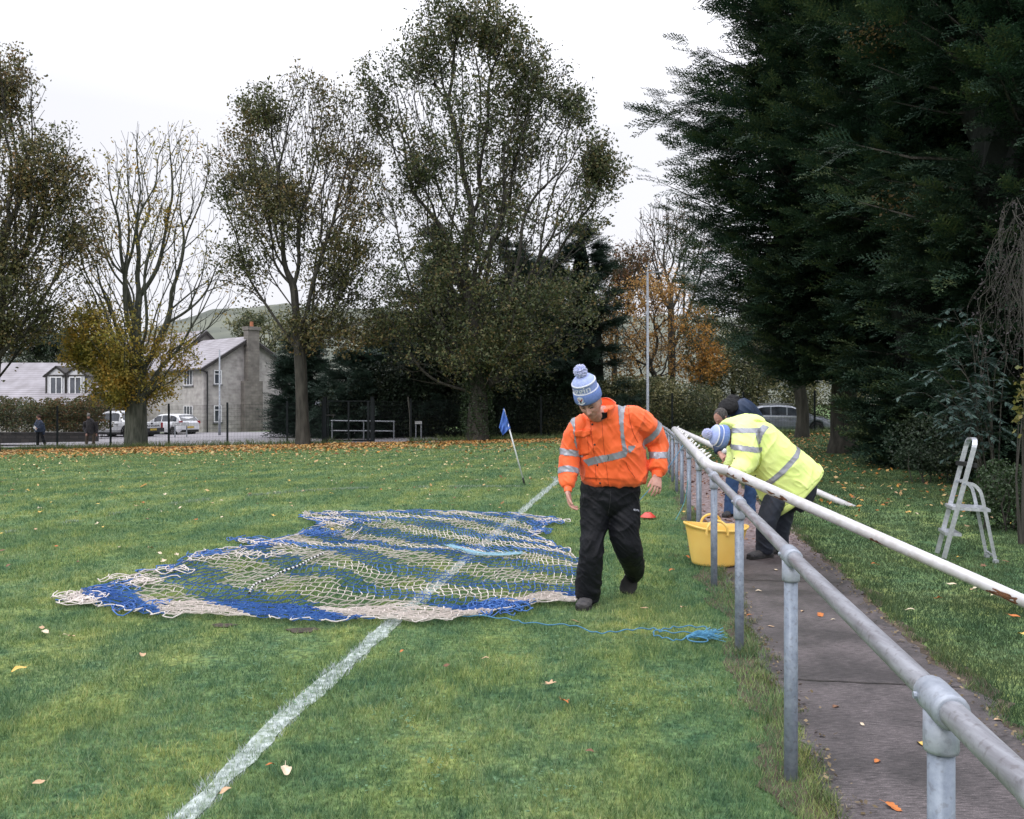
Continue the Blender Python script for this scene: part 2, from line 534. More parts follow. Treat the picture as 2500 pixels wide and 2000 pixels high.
# bare earth beside the path and under the near fence posts
M_SOIL = mat('soil', (0.045, 0.032, 0.022), (0.11, 0.085, 0.06), 7, 1.0, bump=0.8, bscale=40)
sds = np.concatenate([np.arange(-3, 12, 0.08), np.arange(12, 36, 0.5)])
tag(strip('path_edge_soil', sds, lambda d: rail_x(d) - 0.06, lambda d: rail_x(d) + 1.26 + 0.004 * d, 0.006, M_SOIL, 4, 0.08, 8), kind='structure')

# roads behind the far fence (the ground there is one plane)
M_ROAD = mat('road', (0.30, 0.285, 0.30), (0.22, 0.21, 0.225), 1.3, 0.85, bump=0.3, bscale=60)
M_ROADD = mat('footway', (0.20, 0.19, 0.20), (0.14, 0.13, 0.14), 1.3, 0.85, bump=0.3, bscale=60)
def plane_sheet(name, pts, zoff, m):
    mb = MB()
    V = [Vector((x, y, float(gz(x, y)) + zoff)) for x, y in pts]
    mb.add([tuple(v) for v in V], [tuple(range(len(V)))])
    return tag(mb.build(name, m), kind='structure')
plane_sheet('road', [(-60, 57.5), (-23, 57.5), (-17.0, 54.5), (-14.5, 46.5), (-14, 41.9), (-2.6, 41.2), (-3.5, 44), (-5.2, 50), (-7, 56), (-8.5, 61), (-60, 61)], 0.02, M_ROAD)
plane_sheet('footpath', [(-60, 45.2), (-14.6, 43.0), (-14.0, 44.4), (-60, 46.9)], 0.016, M_ROADD)

# ---- grass blades
M_BLADE = leaf_mat('grass_blades', [(0.068, 0.125, 0.062), (0.105, 0.18, 0.082), (0.16, 0.235, 0.095), (0.26, 0.305, 0.15)], 0.25, 0.6,
                   patch=[(0.11, 0.18, 0.075), (0.18, 0.25, 0.095), (0.27, 0.32, 0.13), (0.38, 0.38, 0.20)], pscale=0.9)
def add_mow(m):
    nt = m.node_tree; tc = nt.nodes.new('ShaderNodeTexCoord')
    lk = [l for l in nt.links if l.to_node.type in ('BSDF_PRINCIPLED', 'BSDF_TRANSLUCENT') and l.to_socket.name in ('Base Color', 'Color')]
    src = lk[0].from_socket; out = mow_mix(nt, tc, src, (1.24, 1.19, 1.02)); tos = [l.to_socket for l in lk]
    for t in tos: nt.links.new(out, t)
add_mow(M_BLADE)
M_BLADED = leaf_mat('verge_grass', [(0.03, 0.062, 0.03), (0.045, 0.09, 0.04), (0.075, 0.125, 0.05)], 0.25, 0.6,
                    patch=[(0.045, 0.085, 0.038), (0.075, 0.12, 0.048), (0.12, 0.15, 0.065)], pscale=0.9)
M_LINE = leaf_mat('line_paint_blades', [(0.18, 0.24, 0.20), (0.42, 0.48, 0.46), (0.56, 0.60, 0.63)], 0.15, 0.7)
M_LONG = leaf_mat('long_grass', [(0.05, 0.09, 0.03), (0.10, 0.15, 0.05), (0.20, 0.20, 0.10)], 0.25, 0.6)
M_DRY = leaf_mat('dry_grass', [(0.22, 0.19, 0.11), (0.30, 0.26, 0.16), (0.16, 0.13, 0.08)], 0.2, 0.7)

def blades(name, x, y, z, h, w, lean, m, two=False, seed=0):
    r = np.random.default_rng(seed)
    n = len(x)
    a = r.uniform(0, 2 * np.pi, n)
    dx, dy = np.cos(a), np.sin(a)
    l = lean * h * r.uniform(0.2, 1.2, n)
    b = r.uniform(0, 2 * np.pi, n)
    lx, ly = np.cos(b) * l, np.sin(b) * l
    base = np.stack([x, y, z], -1)
    s = np.stack([dx * w / 2, dy * w / 2, np.zeros(n)], -1)
    tip = base + np.stack([lx, ly, h], -1)
    if not two:
        V = np.stack([base - s, base + s, tip], 1).reshape(-1, 3)
        F = np.arange(3 * n).reshape(n, 3)
        o = mesh_np(name, V, F, m)
    else:
        mid = base + np.stack([lx * 0.3, ly * 0.3, h * 0.6], -1)
        V = np.stack([base - s, base + s, mid + s * 0.7, mid - s * 0.7, tip], 1).reshape(-1, 3)
        i = np.arange(n)[:, None] * 5
        F4 = i + np.array([[0, 1, 2, 3]]); F3 = i + np.array([[3, 2, 4]])
        o = mesh_np(name, V, [F3, F4], m)
    return o

def scatter(d0, d1, dens, seed, lo=-0.66, hi=0.66, marg=0.5):
    r = np.random.default_rng(seed)
    area = (d1 - d0) * (marg * 2 + (hi - lo) * (d0 + d1) / 2)
    n = int(area * dens)
    y = r.uniform(d0, d1, int(n * 1.9))
    x = r.uniform(lo * d1 - marg, hi * d1 + marg, len(y))
    k = (x > lo * y - marg) & (x < hi * y + marg)
    return x[k][:n], y[k][:n]

MUD = [(*GP(px_, py_)[:2], mr_) for px_, py_, mr_ in ((545, 1529, .07), (740, 1541, .09))]
M_MUD = mat('mud', (0.03, 0.021, 0.015), (0.075, 0.055, 0.04), 30, .8, bump=1.0, bscale=60)
mm_ = MB()
for (mx_, my_, mr_) in MUD:
    n_ = 18; an_ = [2 * math.pi * k / n_ for k in range(n_)]
    V_ = [(mx_, my_, .014)] + [(mx_ + math.cos(a) * mr_ * 1.15 * (1 + .25 * math.sin(3 * a + mx_ * 9) + .12 * math.sin(7 * a)), my_ + math.sin(a) * mr_ * .8 * (1 + .2 * math.sin(4 * a + my_ * 7)), .008) for a in an_]
    mm_.add(V_, [(0, 1 + k, 1 + (k + 1) % n_) for k in range(n_)])
tag(mm_.build('mud_patches', M_MUD, None, True), kind='structure')

GB = dict(x=[], y=[], h=[], w=[])
GBD = dict(x=[], y=[], h=[], w=[])
GBL = dict(x=[], y=[], h=[], w=[])
for i, (d0, d1, dens, h, w) in enumerate([(2.3, 4.5, 9000, .034, .0042), (4.5, 7, 5600, .034, .0052), (7, 11, 2600, .034, .0075),
                                          (11, 18, 1000, .035, .012), (18, 28, 330, .037, .02), (28, 42, 120, .042, .035)]):
    x, y = scatter(d0, d1, dens, 20 + i, marg=2.2 if d0 < 12 else 3.5)
    if d0 < 12:
        rk = np.random.default_rng(90 + i); far_ = np.abs(x) > .66 * y + .5; k_ = ~far_ | (rk.random(len(x)) < .45); x, y = x[k_], y[k_]
    r = np.random.default_rng(50 + i)
    pl = path_l(y); pr = path_r(y)
    q = np.stack([x, y, np.zeros_like(x)], -1)
    edge = 0.05 * vnoise(q, 5, 3) + 0.03 * vnoise(q, 19, 4)
    onpath = (x > pl + 0.0 + edge) & (x < pr + edge)
    keep = ~onpath & (y < 41.5)
    thin = vnoise(q, 1.7, 9) + 0.4 * vnoise(q, 6, 10)
    for (mx_, my_, mr_) in MUD: keep &= ~((np.hypot((x - mx_), (y - my_) * 1.3) < mr_ * (1 + .5 * vnoise(q, 9, 33))) & (r.random(len(x)) < .6))
    keep &= ~((thin < -0.75) & (r.random(len(x)) < 0.7))
    x, y, q, thin = x[keep], y[keep], q[keep], thin[keep]
    tall = 1 + 0.35 * vnoise(q, 2.2, 5) + 0.35 * vnoise(q, 9, 6)
    nearpath = np.exp(-((x - path_l(y) + 0.05) / 0.14) ** 2) + np.exp(-((x - path_r(y) - 0.1) / 0.12) ** 2)
    hh = h * np.clip(tall, 0.35, 1.8) * r.uniform(0.6, 1.25, len(x)) * (1 + 0.5 * nearpath * (0.3 + r.random(len(x))))
    ww = w * r.uniform(0.7, 1.3, len(x))
    isl = (np.abs(x - line_x(y) + 0.012 * vnoise(q, 7, 12)) < 0.062 + 0.02 * vnoise(q, 12, 11)) & (y < 18) & (r.random(len(x)) < 0.86)
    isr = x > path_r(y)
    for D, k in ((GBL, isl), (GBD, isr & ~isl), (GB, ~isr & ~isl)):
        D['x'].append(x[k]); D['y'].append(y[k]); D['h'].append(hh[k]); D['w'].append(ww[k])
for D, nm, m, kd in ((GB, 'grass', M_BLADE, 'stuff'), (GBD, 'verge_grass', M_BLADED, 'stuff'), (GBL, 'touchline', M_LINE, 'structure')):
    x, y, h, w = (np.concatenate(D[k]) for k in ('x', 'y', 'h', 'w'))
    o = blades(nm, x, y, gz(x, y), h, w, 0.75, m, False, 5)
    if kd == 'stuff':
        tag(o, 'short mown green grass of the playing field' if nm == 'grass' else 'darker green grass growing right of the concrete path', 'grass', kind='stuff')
    else: tag(o, kind='structure')
# paint on the soil below the line
M_PAINT = mat('line_paint', (0.16, 0.21, 0.15), (0.45, 0.50, 0.48), 24, 0.9, pos=(0.4, 0.62))
tag(strip('touchline_paint', np.arange(-2, 17.5, 0.1), lambda d: line_x(d) - 0.055, lambda d: line_x(d) + 0.055, 0.005, M_PAINT, 2, 0.02, 4), kind='structure')
# worn markings: a curved line left of the net and a line near the far end
M_FAINT = mat('worn_line', (0.12, 0.18, 0.085), (0.165, 0.225, 0.125), 9, 0.95, detail=6, pos=(0.46, 0.72))
def polyline_strip(name, pts, w, zoff, m, wn=0.3):
    c = catmull(np.array([[p[0], p[1], 0] for p in pts]), 14)
    t = np.gradient(c, axis=0); t /= np.linalg.norm(t, axis=1)[:, None]
    nrm = np.stack([-t[:, 1], t[:, 0], 0 * t[:, 0]], -1)
    ww = w * (1 + wn * vnoise(c, 3, 2))[:, None] / 2
    A = c + nrm * ww; B = c - nrm * ww
    V = np.stack([A, B], 1).reshape(-1, 3); V[:, 2] = gz(V[:, 0], V[:, 1]) + zoff
    i = np.arange(len(c) - 1)[:, None] * 2
    return tag(mesh_np(name, V, i + np.array([[0, 1, 3, 2]]), m), kind='structure')
pts = [GP(*p) for p in ((10, 1303), (250, 1262), (487, 1223), (812, 1196), (1050, 1190), (1275, 1189))]
M_WORN = leaf_mat('worn_line_blades', [(0.12, 0.19, 0.10), (0.24, 0.31, 0.22), (0.38, 0.43, 0.37)], .15, .7)
def blade_line(name, pts, w, n, h, bw, seed):
    c = catmull(np.array([[p[0], p[1], 0] for p in pts]), 30); r = np.random.default_rng(seed)
    t = np.cumsum(np.r_[0, np.linalg.norm(np.diff(c, axis=0), axis=1)]); u = r.random(n) * t[-1]
    x = np.interp(u, t, c[:, 0]) + r.normal(0, w * .4, n); y = np.interp(u, t, c[:, 1]) + r.normal(0, w * .4, n)
    q = np.stack([x, y, 0 * x], -1); k = (vnoise(q, 1.3, 5) + .5 * vnoise(q, 5, 6)) > -.25
    x, y = x[k], y[k]
    return tag(blades(name, x, y, gz(x, y), h * r.uniform(.7, 1.2, len(x)), bw * r.uniform(.7, 1.3, len(x)), .7, M_WORN, False, seed), kind='structure')
blade_line('worn_field_marking', pts, .11, 3600, .040, .013, 77)
pts = [GP(*p) for p in ((860, 1101), (1000, 1100), (1150, 1099), (1330, 1098))]
blade_line('far_field_marking', pts, .14, 900, .045, .03, 78)

# long grass tufts: beside the path, round the posts, along the far fence
def tufts(centres, n, r0, h0, w0, m, name, label, seed):
    r = np.random.default_rng(seed)
    xs_, ys_, hs_, ws_ = [], [], [], []
    for (cx, cy, s) in centres:
        k = int(n * s)
        a = r.uniform(0, 2 * np.pi, k); rr = r0 * s * np.sqrt(r.random(k))
        xs_.append(cx + np.cos(a) * rr); ys_.append(cy + np.sin(a) * rr)
        hs_.append(h0 * s * r.uniform(0.5, 1.2, k)); ws_.append(w0 * r.uniform(0.7, 1.3, k))
    x, y, h, w = map(np.concatenate, (xs_, ys_, hs_, ws_))
    return tag(blades(name, x, y, gz(x, y), h, w, 0.9, m, True, seed), label, 'grass', kind='stuff')
r = np.random.default_rng(3)
cs = []
for d in np.arange(2.4, 12, 0.11):
    if r.random() < 0.75: cs.append((path_l(d) - 0.01 + r.normal(0, 0.045), d, r.uniform(0.35, 1.0)))
    if r.random() < 0.5: cs.append((path_r(d) + 0.06 + r.normal(0, 0.05), d, r.uniform(0.4, 0.9)))
tufts(cs, 60, 0.075, 0.085, 0.0042, M_LONG, 'path_edge_grass', 'longer ragged grass tufts along both edges of the path', 4)
cs = [(path_l(d) - 0.12 + r.normal(0, 0.09), d, r.uniform(0.4, 1.0)) for d in np.arange(2.4, 14, 0.07)]
tufts(cs, 30, 0.07, 0.035, 0.004, M_DRY, 'dry_grass', 'straw coloured dead grass strip at the foot of the railing', 6)
cs = [(x, 42.0 + r.normal(0, .25) + 0.03 * x * 0, r.uniform(0.6, 1.5)) for x in np.arange(-34, 26, 0.12) if not (-8.2 < x < -5)]
tufts(cs, 26, 0.28, 0.26, 0.022, M_LONG, 'fence_bottom_grass', 'rough uncut grass along the bottom of the far fence', 7)

# ---- clover / broadleaf weeds in the turf (flat rosettes)
def rosettes():
    r = np.random.default_rng(12)
    V = []; F = []
    n = 0
    for c in [(-0.55, 4.3, .3), (-1.3, 4.6, .35), (0.55, 4.4, .25), (0.95, 4.7, .3), (-1.6, 5.2, .4), (0.35, 5.6, .3), (-0.4, 3.7, .3), (1.0, 5.9, .25), (0.1, 3.5, .25)]:
        for k in range(int(120 * c[2])):
            x = c[0] + r.normal(0, c[2] * .5); y = c[1] + r.normal(0, c[2] * .5)
            for q in range(4):
                a = r.uniform(0, 6.28); l = r.uniform(.008, .018); w = l * 0.45; zz = r.uniform(.02, .04)
                d = np.array([math.cos(a), math.sin(a), r.uniform(-.1, .4)]); s = np.array([-math.sin(a), math.cos(a), 0])
                b = np.array([x, y, zz])
                V += [b, b + d * l * .5 + s * w, b + d * l, b + d * l * .5 - s * w]; F.append([n, n + 1, n + 2, n + 3]); n += 4
    return mesh_np('clover', V, np.array(F), leaf_mat('clover', [(0.07, .15, .07), (.11, .2, .10), (.14, .25, .13)], .2))
tag(rosettes(), 'patches of small round clover leaves in the near turf', 'clover', kind='stuff')

# ------------------------------------------------------------------ fallen leaves
M_LF = [mat('leaf_tan', (0.52, 0.36, 0.22), (0.42, 0.26, 0.15), 30, 0.75), mat('leaf_orange', (0.50, 0.17, 0.035), (0.36, 0.10, 0.02), 30, 0.7),
        mat('leaf_brown', (0.20, 0.10, 0.055), (0.11, 0.055, 0.03), 30, 0.8), mat('leaf_yellow', (0.60, 0.46, 0.12), (0.55, 0.33, 0.07), 30, 0.7),
        mat('leaf_pale', (0.66, 0.56, 0.42), (0.5, 0.4, 0.28), 30, 0.75)]
LCOL = ['tan', 'orange', 'brown', 'yellow', 'pale cream']
def leaf_mesh(kind, seed):
    r = random.Random(seed)
    pts = []
    n = 22
    for k in range(n):
        a = 2 * math.pi * k / n
        if kind == 0:   rr = 1 - 0.25 * abs(math.sin(a)) ** 1                 # oval, beech like
        elif kind == 1: rr = (0.72 + 0.28 * math.cos(5 * a)) * (1.05 + 0.1 * math.cos(a))   # lobed, maple like
        else:           rr = 0.85 + 0.13 * math.cos(9 * a) * abs(math.sin(a)) - 0.28 * abs(math.sin(a))  # oak like
        rr *= r.uniform(.93, 1.06)
        x = math.cos(a) * rr; y = math.sin(a) * rr * (0.85 if kind == 1 else 0.72)
        pts.append((x, y))
    cx, cy = r.uniform(.15, .55), r.uniform(-.3, .5)
    def z(x, y): return cx * y * y + cy * x * x * .5 + .12 * math.sin(3 * x + seed) - .02
    V = [(0, 0, z(0, 0) + .02)] + [(x * .5, y * .5, z(x * .5, y * .5)) for x, y in pts] + [(x, y, z(x, y)) for x, y in pts]
    # stalk
    F3 = [(0, 1 + k, 1 + (k + 1) % n) for k in range(n)]
    F4 = [(1 + k, 1 + n + k, 1 + n + (k + 1) % n, 1 + (k + 1) % n) for k in range(n)]
    b = len(V)
    V += [(-.9, -.03, z(-.9, 0)), (-.9, .03, z(-.9, 0)), (-1.5, .02, .1), (-1.5, -.02, .1)]
    F4.append((b, b + 1, b + 2, b + 3))
    return np.array(V), np.array(F3), np.array(F4)
LEAFM = {}
def get_leaf(kind, v, c):
    key = (kind, v, c)
    if key not in LEAFM:
        V, a, b = leaf_mesh(kind, kind * 10 + v)
        o = mesh_np('fallen_leaf', V * 0.05, [a, b], M_LF[c], smooth=True, link=False)
        o.data.name = 'leaf_shape'
        LEAFM[key] = o.data
        bpy.data.objects.remove(o)
    return LEAFM[key]
nleaf = 0
LZ = 0.03
def put_leaf(x, y, c, kind, size, label, group, onpath=False, rs=None):
    global nleaf
    rs = rs or random
    o = bpy.data.objects.new('fallen_leaf', get_leaf(kind, rs.randrange(3), c))
    COL.objects.link(o)
    o.location = (x, y, float(gz(x, y)) + (0.018 if onpath else 0.042))
    s = size / 0.1
    o.scale = (s, s, s)
    o.rotation_euler = (rs.uniform(-.25, .25) * (0.4 if onpath else 1), rs.uniform(-.25, .25) * (0.4 if onpath else 1), rs.uniform(0, 6.28))
    tag(o, label, 'leaf', group)
    nleaf += 1
rl = random.Random(5)
spec = [  # px, py, colour, kind, size, label
    (2003, 1507, 1, 2, .11, 'bright orange oak leaf on the path between the second and third railing posts'),
    (2182, 1981, 1, 2, .085, 'jagged orange brown oak leaf on the path nearest the bottom of the picture'),
    (2142, 1867, 1, 2, .055, 'small curled yellow and brown leaf on the path left of the nearest post'),
    (2040, 1732, 2, 2, .06, 'brown oak leaf on the path midway between two near posts'),
    (2105, 1777, 4, 0, .03, 'tiny cream leaf scrap on the dark path'),
    (1959, 1497, 0, 2, .055, 'tan oak leaf on the path left of the bright orange one'),
    (1883, 1535, 0, 2, .055, 'tan leaf on the path between third and second railing posts'),
    (2034, 1518, 4, 2, .045, 'pale leaf just below the bright orange one on the path'),
    (1829, 1507, 1, 2, .05, 'orange brown leaf on the path beside a galvanised post'),
    (1852, 1447, 4, 0, .055, 'pale leaf on the damp path beyond the third post'),
    (1894, 1396, 4, 0, .06, 'pale leaf on the path close to the work boots'),
    (2250, 1824, 3, 0, .06, 'yellow leaf half hidden behind the nearest post'),
    (2437, 1765, 0, 2, .055, 'tan leaf on the right edge of the path under the rail'),
    (1676, 1368, 1, 0, .085, 'orange leaf on the grass at the foot of the yellow tub'),
    (2135, 1387, 1, 0, .07, 'orange leaf on the verge right of the path edge'),
    (2289, 1472, 1, 1, .075, 'orange maple leaf on the verge below the white pole'),
    (2432, 1464, 4, 1, .10, 'large pale maple leaf on the verge under the rusty pole end'),
    (2384, 1448, 4, 0, .08, 'pale cream leaf on the verge left of the large maple leaf'),
    (2323, 1438, 4, 0, .08, 'flat pale leaf on the verge below the ladder foot'),
    (2476, 1518, 1, 0, .08, 'dull orange leaf on the verge near the right frame edge'),
    (2495, 1562, 3, 0, .08, 'yellow leaf cut by the right frame edge'),
    (698, 1902, 4, 0, .085, 'large cream oval leaf on the near grass right of the touchline'),
    (661, 1890, 1, 0, .05, 'small orange leaf just left of the large cream one'),
    (551, 1954, 0, 0, .055, 'small tan leaf next to the white touchline'),
    (348, 1614, 0, 0, .07, 'tan leaf on the grass left of the touchline below the net'),
    (46, 1650, 3, 0, .085, 'yellow leaf standing on edge near the left frame edge'),
    (284, 1505, 0, 2, .08, 'curled tan leaf just in front of the net corner'),
    (174, 1568, 0, 0, .06, 'small tan leaf below the left tip of the net'),
    (102, 1548, 0, 0, .08, 'tan leaf on the grass left below the net tip'),
    (1342, 1685, 0, 1, .07, 'tan leaf standing in the mown grass in front of the walking man'),
    (1378, 1729, 1, 1, .065, 'rust red leaf in the grass below the tan one'),
    (1090, 1642, 2, 0, .05, 'small brown leaf in the mid turf right of the touchline'),
    (983, 1605, 1, 0, .05, 'small orange leaf in the turf close to the touchline'),
    (1185, 1623, 0, 0, .05, 'little tan leaf in the turf below the blue rope'),
    (1560, 1195, 4, 0, .09, 'pale leaf on the grass behind the man in orange'),
    (1440, 1855, 2, 0, .04, 'tiny brown leaf low in the grass at the bottom centre'),
    (95, 1935, 0, 0, .05, 'small tan leaf near the bottom left corner'),
]
for px, py, c, kd, s, lb in spec:
    p = GP(px, py)
    op = path_l(p.y) < p.x < path_r(p.y)
    put_leaf(p.x, p.y, c, kd, s, lb, None, op, rl)
GRP = {False: 'fallen leaves scattered on the grass', True: 'fallen leaves scattered on the path'}
cnt = 0
while cnt < 190:
    y = 5.5 + 12 * rl.random() ** 0.8
    x = rl.uniform(-0.6, 0.6) * y
    op = path_l(y) < x < path_r(y)
    if op and rl.random() < 0.3: pass
    if -3.8 < x < 0.95 and 6 < y < 12.5 and rl.random() < 0.7: continue
    if y < 7.5 and not (x > path_r(y)) and rl.random() < 0.75: continue
    c = rl.choice([0, 0, 1, 2, 2, 3, 4, 4]); right = x > path_r(y)
    lb = ('%s fallen leaf, one of many scattered on the path' if op else ('%s fallen leaf, one of many on the shaded verge grass' if right else '%s fallen leaf, one of many dotted over the pitch turf')) % LCOL[c]
    put_leaf(x, y, c, rl.choice([0, 1, 2]), rl.uniform(.05, .09), lb, GRP[op], op, rl)
    cnt += 1

def leaf_litter(name, label, x, y, size, m, seed, zoff=0.03):
    r = np.random.default_rng(seed)
    n = len(x)
    a = r.uniform(0, 6.28, n); s = size * r.uniform(.6, 1.3, n)
    t1 = r.normal(0, .35, n); t2 = r.normal(0, .35, n)
    u = np.stack([np.cos(a), np.sin(a), t1], -1) * s[:, None] / 2
    v = np.stack([-np.sin(a), np.cos(a), t2], -1) * s[:, None] / 2 * .8
    c = np.stack([x, y, gz(x, y) + zoff + r.uniform(0, .02, n)], -1)
    V = np.stack([c - u, c - v * .8 + u * .1, c + u, c + v], 1).reshape(-1, 3)
    F = np.arange(4 * n).reshape(n, 4)
    return tag(mesh_np(name, V, F, m), label, 'leaves', kind='stuff')
M_LIT = leaf_mat('leaf_litter', [(0.13, 0.06, 0.025), (0.36, 0.14, 0.035), (0.50, 0.26, 0.06), (0.55, 0.42, 0.20), (0.28, 0.13, 0.06)], .1, .8)
r = np.random.default_rng(31)
n = 30000
x = r.uniform(-34, 24, n); y = 41.8 - np.abs(r.exponential(2.3, n))
q = np.stack([x, y, 0 * x], -1)
dens = np.clip(1.15 - (x + 14) / 22, 0.10, 1) * np.clip(1 + 0.9 * vnoise(q, .5, 3), .1, 1.6)
k = r.random(n) < dens
leaf_litter('leaf_litter', 'drift of orange and brown fallen leaves along the far edge of the pitch', x[k], y[k], .13, M_LIT, 3, .04)
n = 5200
y = 12 + 28 * np.sqrt(r.random(n)); x = r.uniform(-.66, .36, n) * y
q = np.stack([x, y, 0 * x], -1)
k = (r.random(n) < np.clip(.55 + .5 * vnoise(q, .35, 8), .08, 1)) & ~((x > path_l(y)) & (x < path_r(y)))
leaf_litter('scattered_leaves', 'small yellow and brown leaves thinly scattered across the far pitch', x[k], y[k], .065, leaf_mat('litter_thin', [(0.10, .07, .035), (.36, .20, .07), (.55, .42, .2), (.6, .5, .3)], .1, .8), 4, .04)
n = 2600
y = 12 + 26 * r.random(n); x = path_r(y) + r.random(n) * 11
leaf_litter('verge_leaves', 'small fallen leaves on the shaded grass under the conifers', x, y, .08, M_LIT, 5, .03)
n = 900
y = 2.4 + 8 * r.random(n); e_ = r.random(n) < .5
x = np.where(e_, path_l(y) + np.abs(r.normal(0, .07, n)), path_r(y) - np.abs(r.normal(0, .09, n)))
leaf_litter('path_debris', 'dead grass, soil crumbs and leaf bits gathered along the path edges', x, y, .022, leaf_mat('litter_bits', [(0.04, .03, .02), (.12, .09, .05), (.26, .20, .12), (.05, .04, .035)], .1, .9), 9, .016)
n = 1500
y = 9 + 27 * r.random(n) ** .8; x = path_l(y) + r.random(n) * (path_r(y) - path_l(y))
leaf_litter('path_leaves', 'crushed reddish leaves and grit on the far length of the path', x, y, .06, leaf_mat('litter_path', [(0.08, .03, .02), (.2, .09, .05), (.3, .2, .15)], .1, .8), 6, .018)
# ------------------------------------------------------------------ far hill
def hill():
    xs = np.linspace(-420, 500, 150); ys = np.concatenate([np.linspace(150, 420, 60), np.linspace(440, 900, 10)])
    def zf(X, Y):
        prof = np.interp(X, [-420, -260, -170, -130, -95, 60, 500], [14, 20, 30, 45, 47, 42, 40])
        t = smooth01((Y - 170) / 250)
        q = np.stack([X.ravel(), Y.ravel(), 0 * X.ravel()], -1)
        n = (2.0 * fbm(q, 0.03, 2, 3) + 2.2 * vnoise(q, 0.15, 5)).reshape(X.shape)
        return -1.5 + t * (prof + n)
    M = mat('hill_woods', (0.075, 0.085, 0.07), (0.14, 0.15, 0.115), 0.05, 1.0, bump=0.6, bscale=1.2, detail=8)
    return tag(grid_mesh('hill', xs, ys, zf, M), kind='structure')
hill()

# ------------------------------------------------------------------ broadleaf trees
M_BARK = mat('bark_grey', (0.045, 0.043, 0.036), (0.12, 0.115, 0.10), 3, 0.95, bump=0.9, bscale=12, stretch=(3, 3, .5))
M_BARKD = mat('bark_dark', (0.028, 0.026, 0.022), (0.07, 0.065, 0.055), 3, 0.95, bump=0.9, bscale=12, stretch=(3, 3, .5))
M_BARKG = mat('bark_green', (0.035, 0.04, 0.03), (0.10, 0.105, 0.085), 3, 0.95, bump=0.9, bscale=12, stretch=(3, 3, .5))

def grow(root_pts, targets, alpha=0.35, maxlen=3.0):
    """connect target points to the tree, each to the node of least (gap + alpha * way to the ground)"""
    nr = len(root_pts); N = nr + len(targets)
    pos = np.zeros((N, 3)); par = np.full(N, -1); pl = np.zeros(N)
    for i, p in enumerate(root_pts):
        pos[i] = p
        if i: par[i] = i - 1; pl[i] = pl[i - 1] + np.linalg.norm(pos[i] - pos[i - 1])
    T = np.asarray(targets, float); m = len(T)
    best = np.full(m, 1e9); bp = np.zeros(m, int)
    def upd(k):
        nonlocal best, bp
        g = np.linalg.norm(T - pos[k], axis=1)
        c = g + alpha * pl[k]
        dn = T[:, 2] < pos[k][2] - 0.3          # growing down costs
        c = c + np.where(dn, 1.5 * (pos[k][2] - T[:, 2]), 0)
        b = c < best
        best[b] = c[b]; bp[b] = k
    lo = max(1, nr // 2)
    for k in range(lo, nr): upd(k)
    done = np.zeros(m, bool)
    for s in range(m):
        j = int(np.argmin(np.where(done, 1e9, best)))
        done[j] = True
        k = nr + s
        pos[k] = T[j]; par[k] = bp[j]; pl[k] = pl[bp[j]] + np.linalg.norm(T[j] - pos[bp[j]])
        best[done] = 1e9
        upd(k)
        best[done] = 1e9
    return pos, par

def crown_points(blobs, n, rs, shell=0.5):
    """blobs: (centre xyz, radii xyz, weight)"""
    w = np.array([b[2] for b in blobs], float); w /= w.sum()
    out = []
    for b, k in zip(blobs, rs.multinomial(n, w)):
        v = rs.normal(size=(k, 3)); v /= np.linalg.norm(v, axis=1)[:, None]
        r = rs.random(k) ** shell
        out.append(np.array(b[0]) + v * r[:, None] * np.array(b[1]))
    return np.concatenate(out)

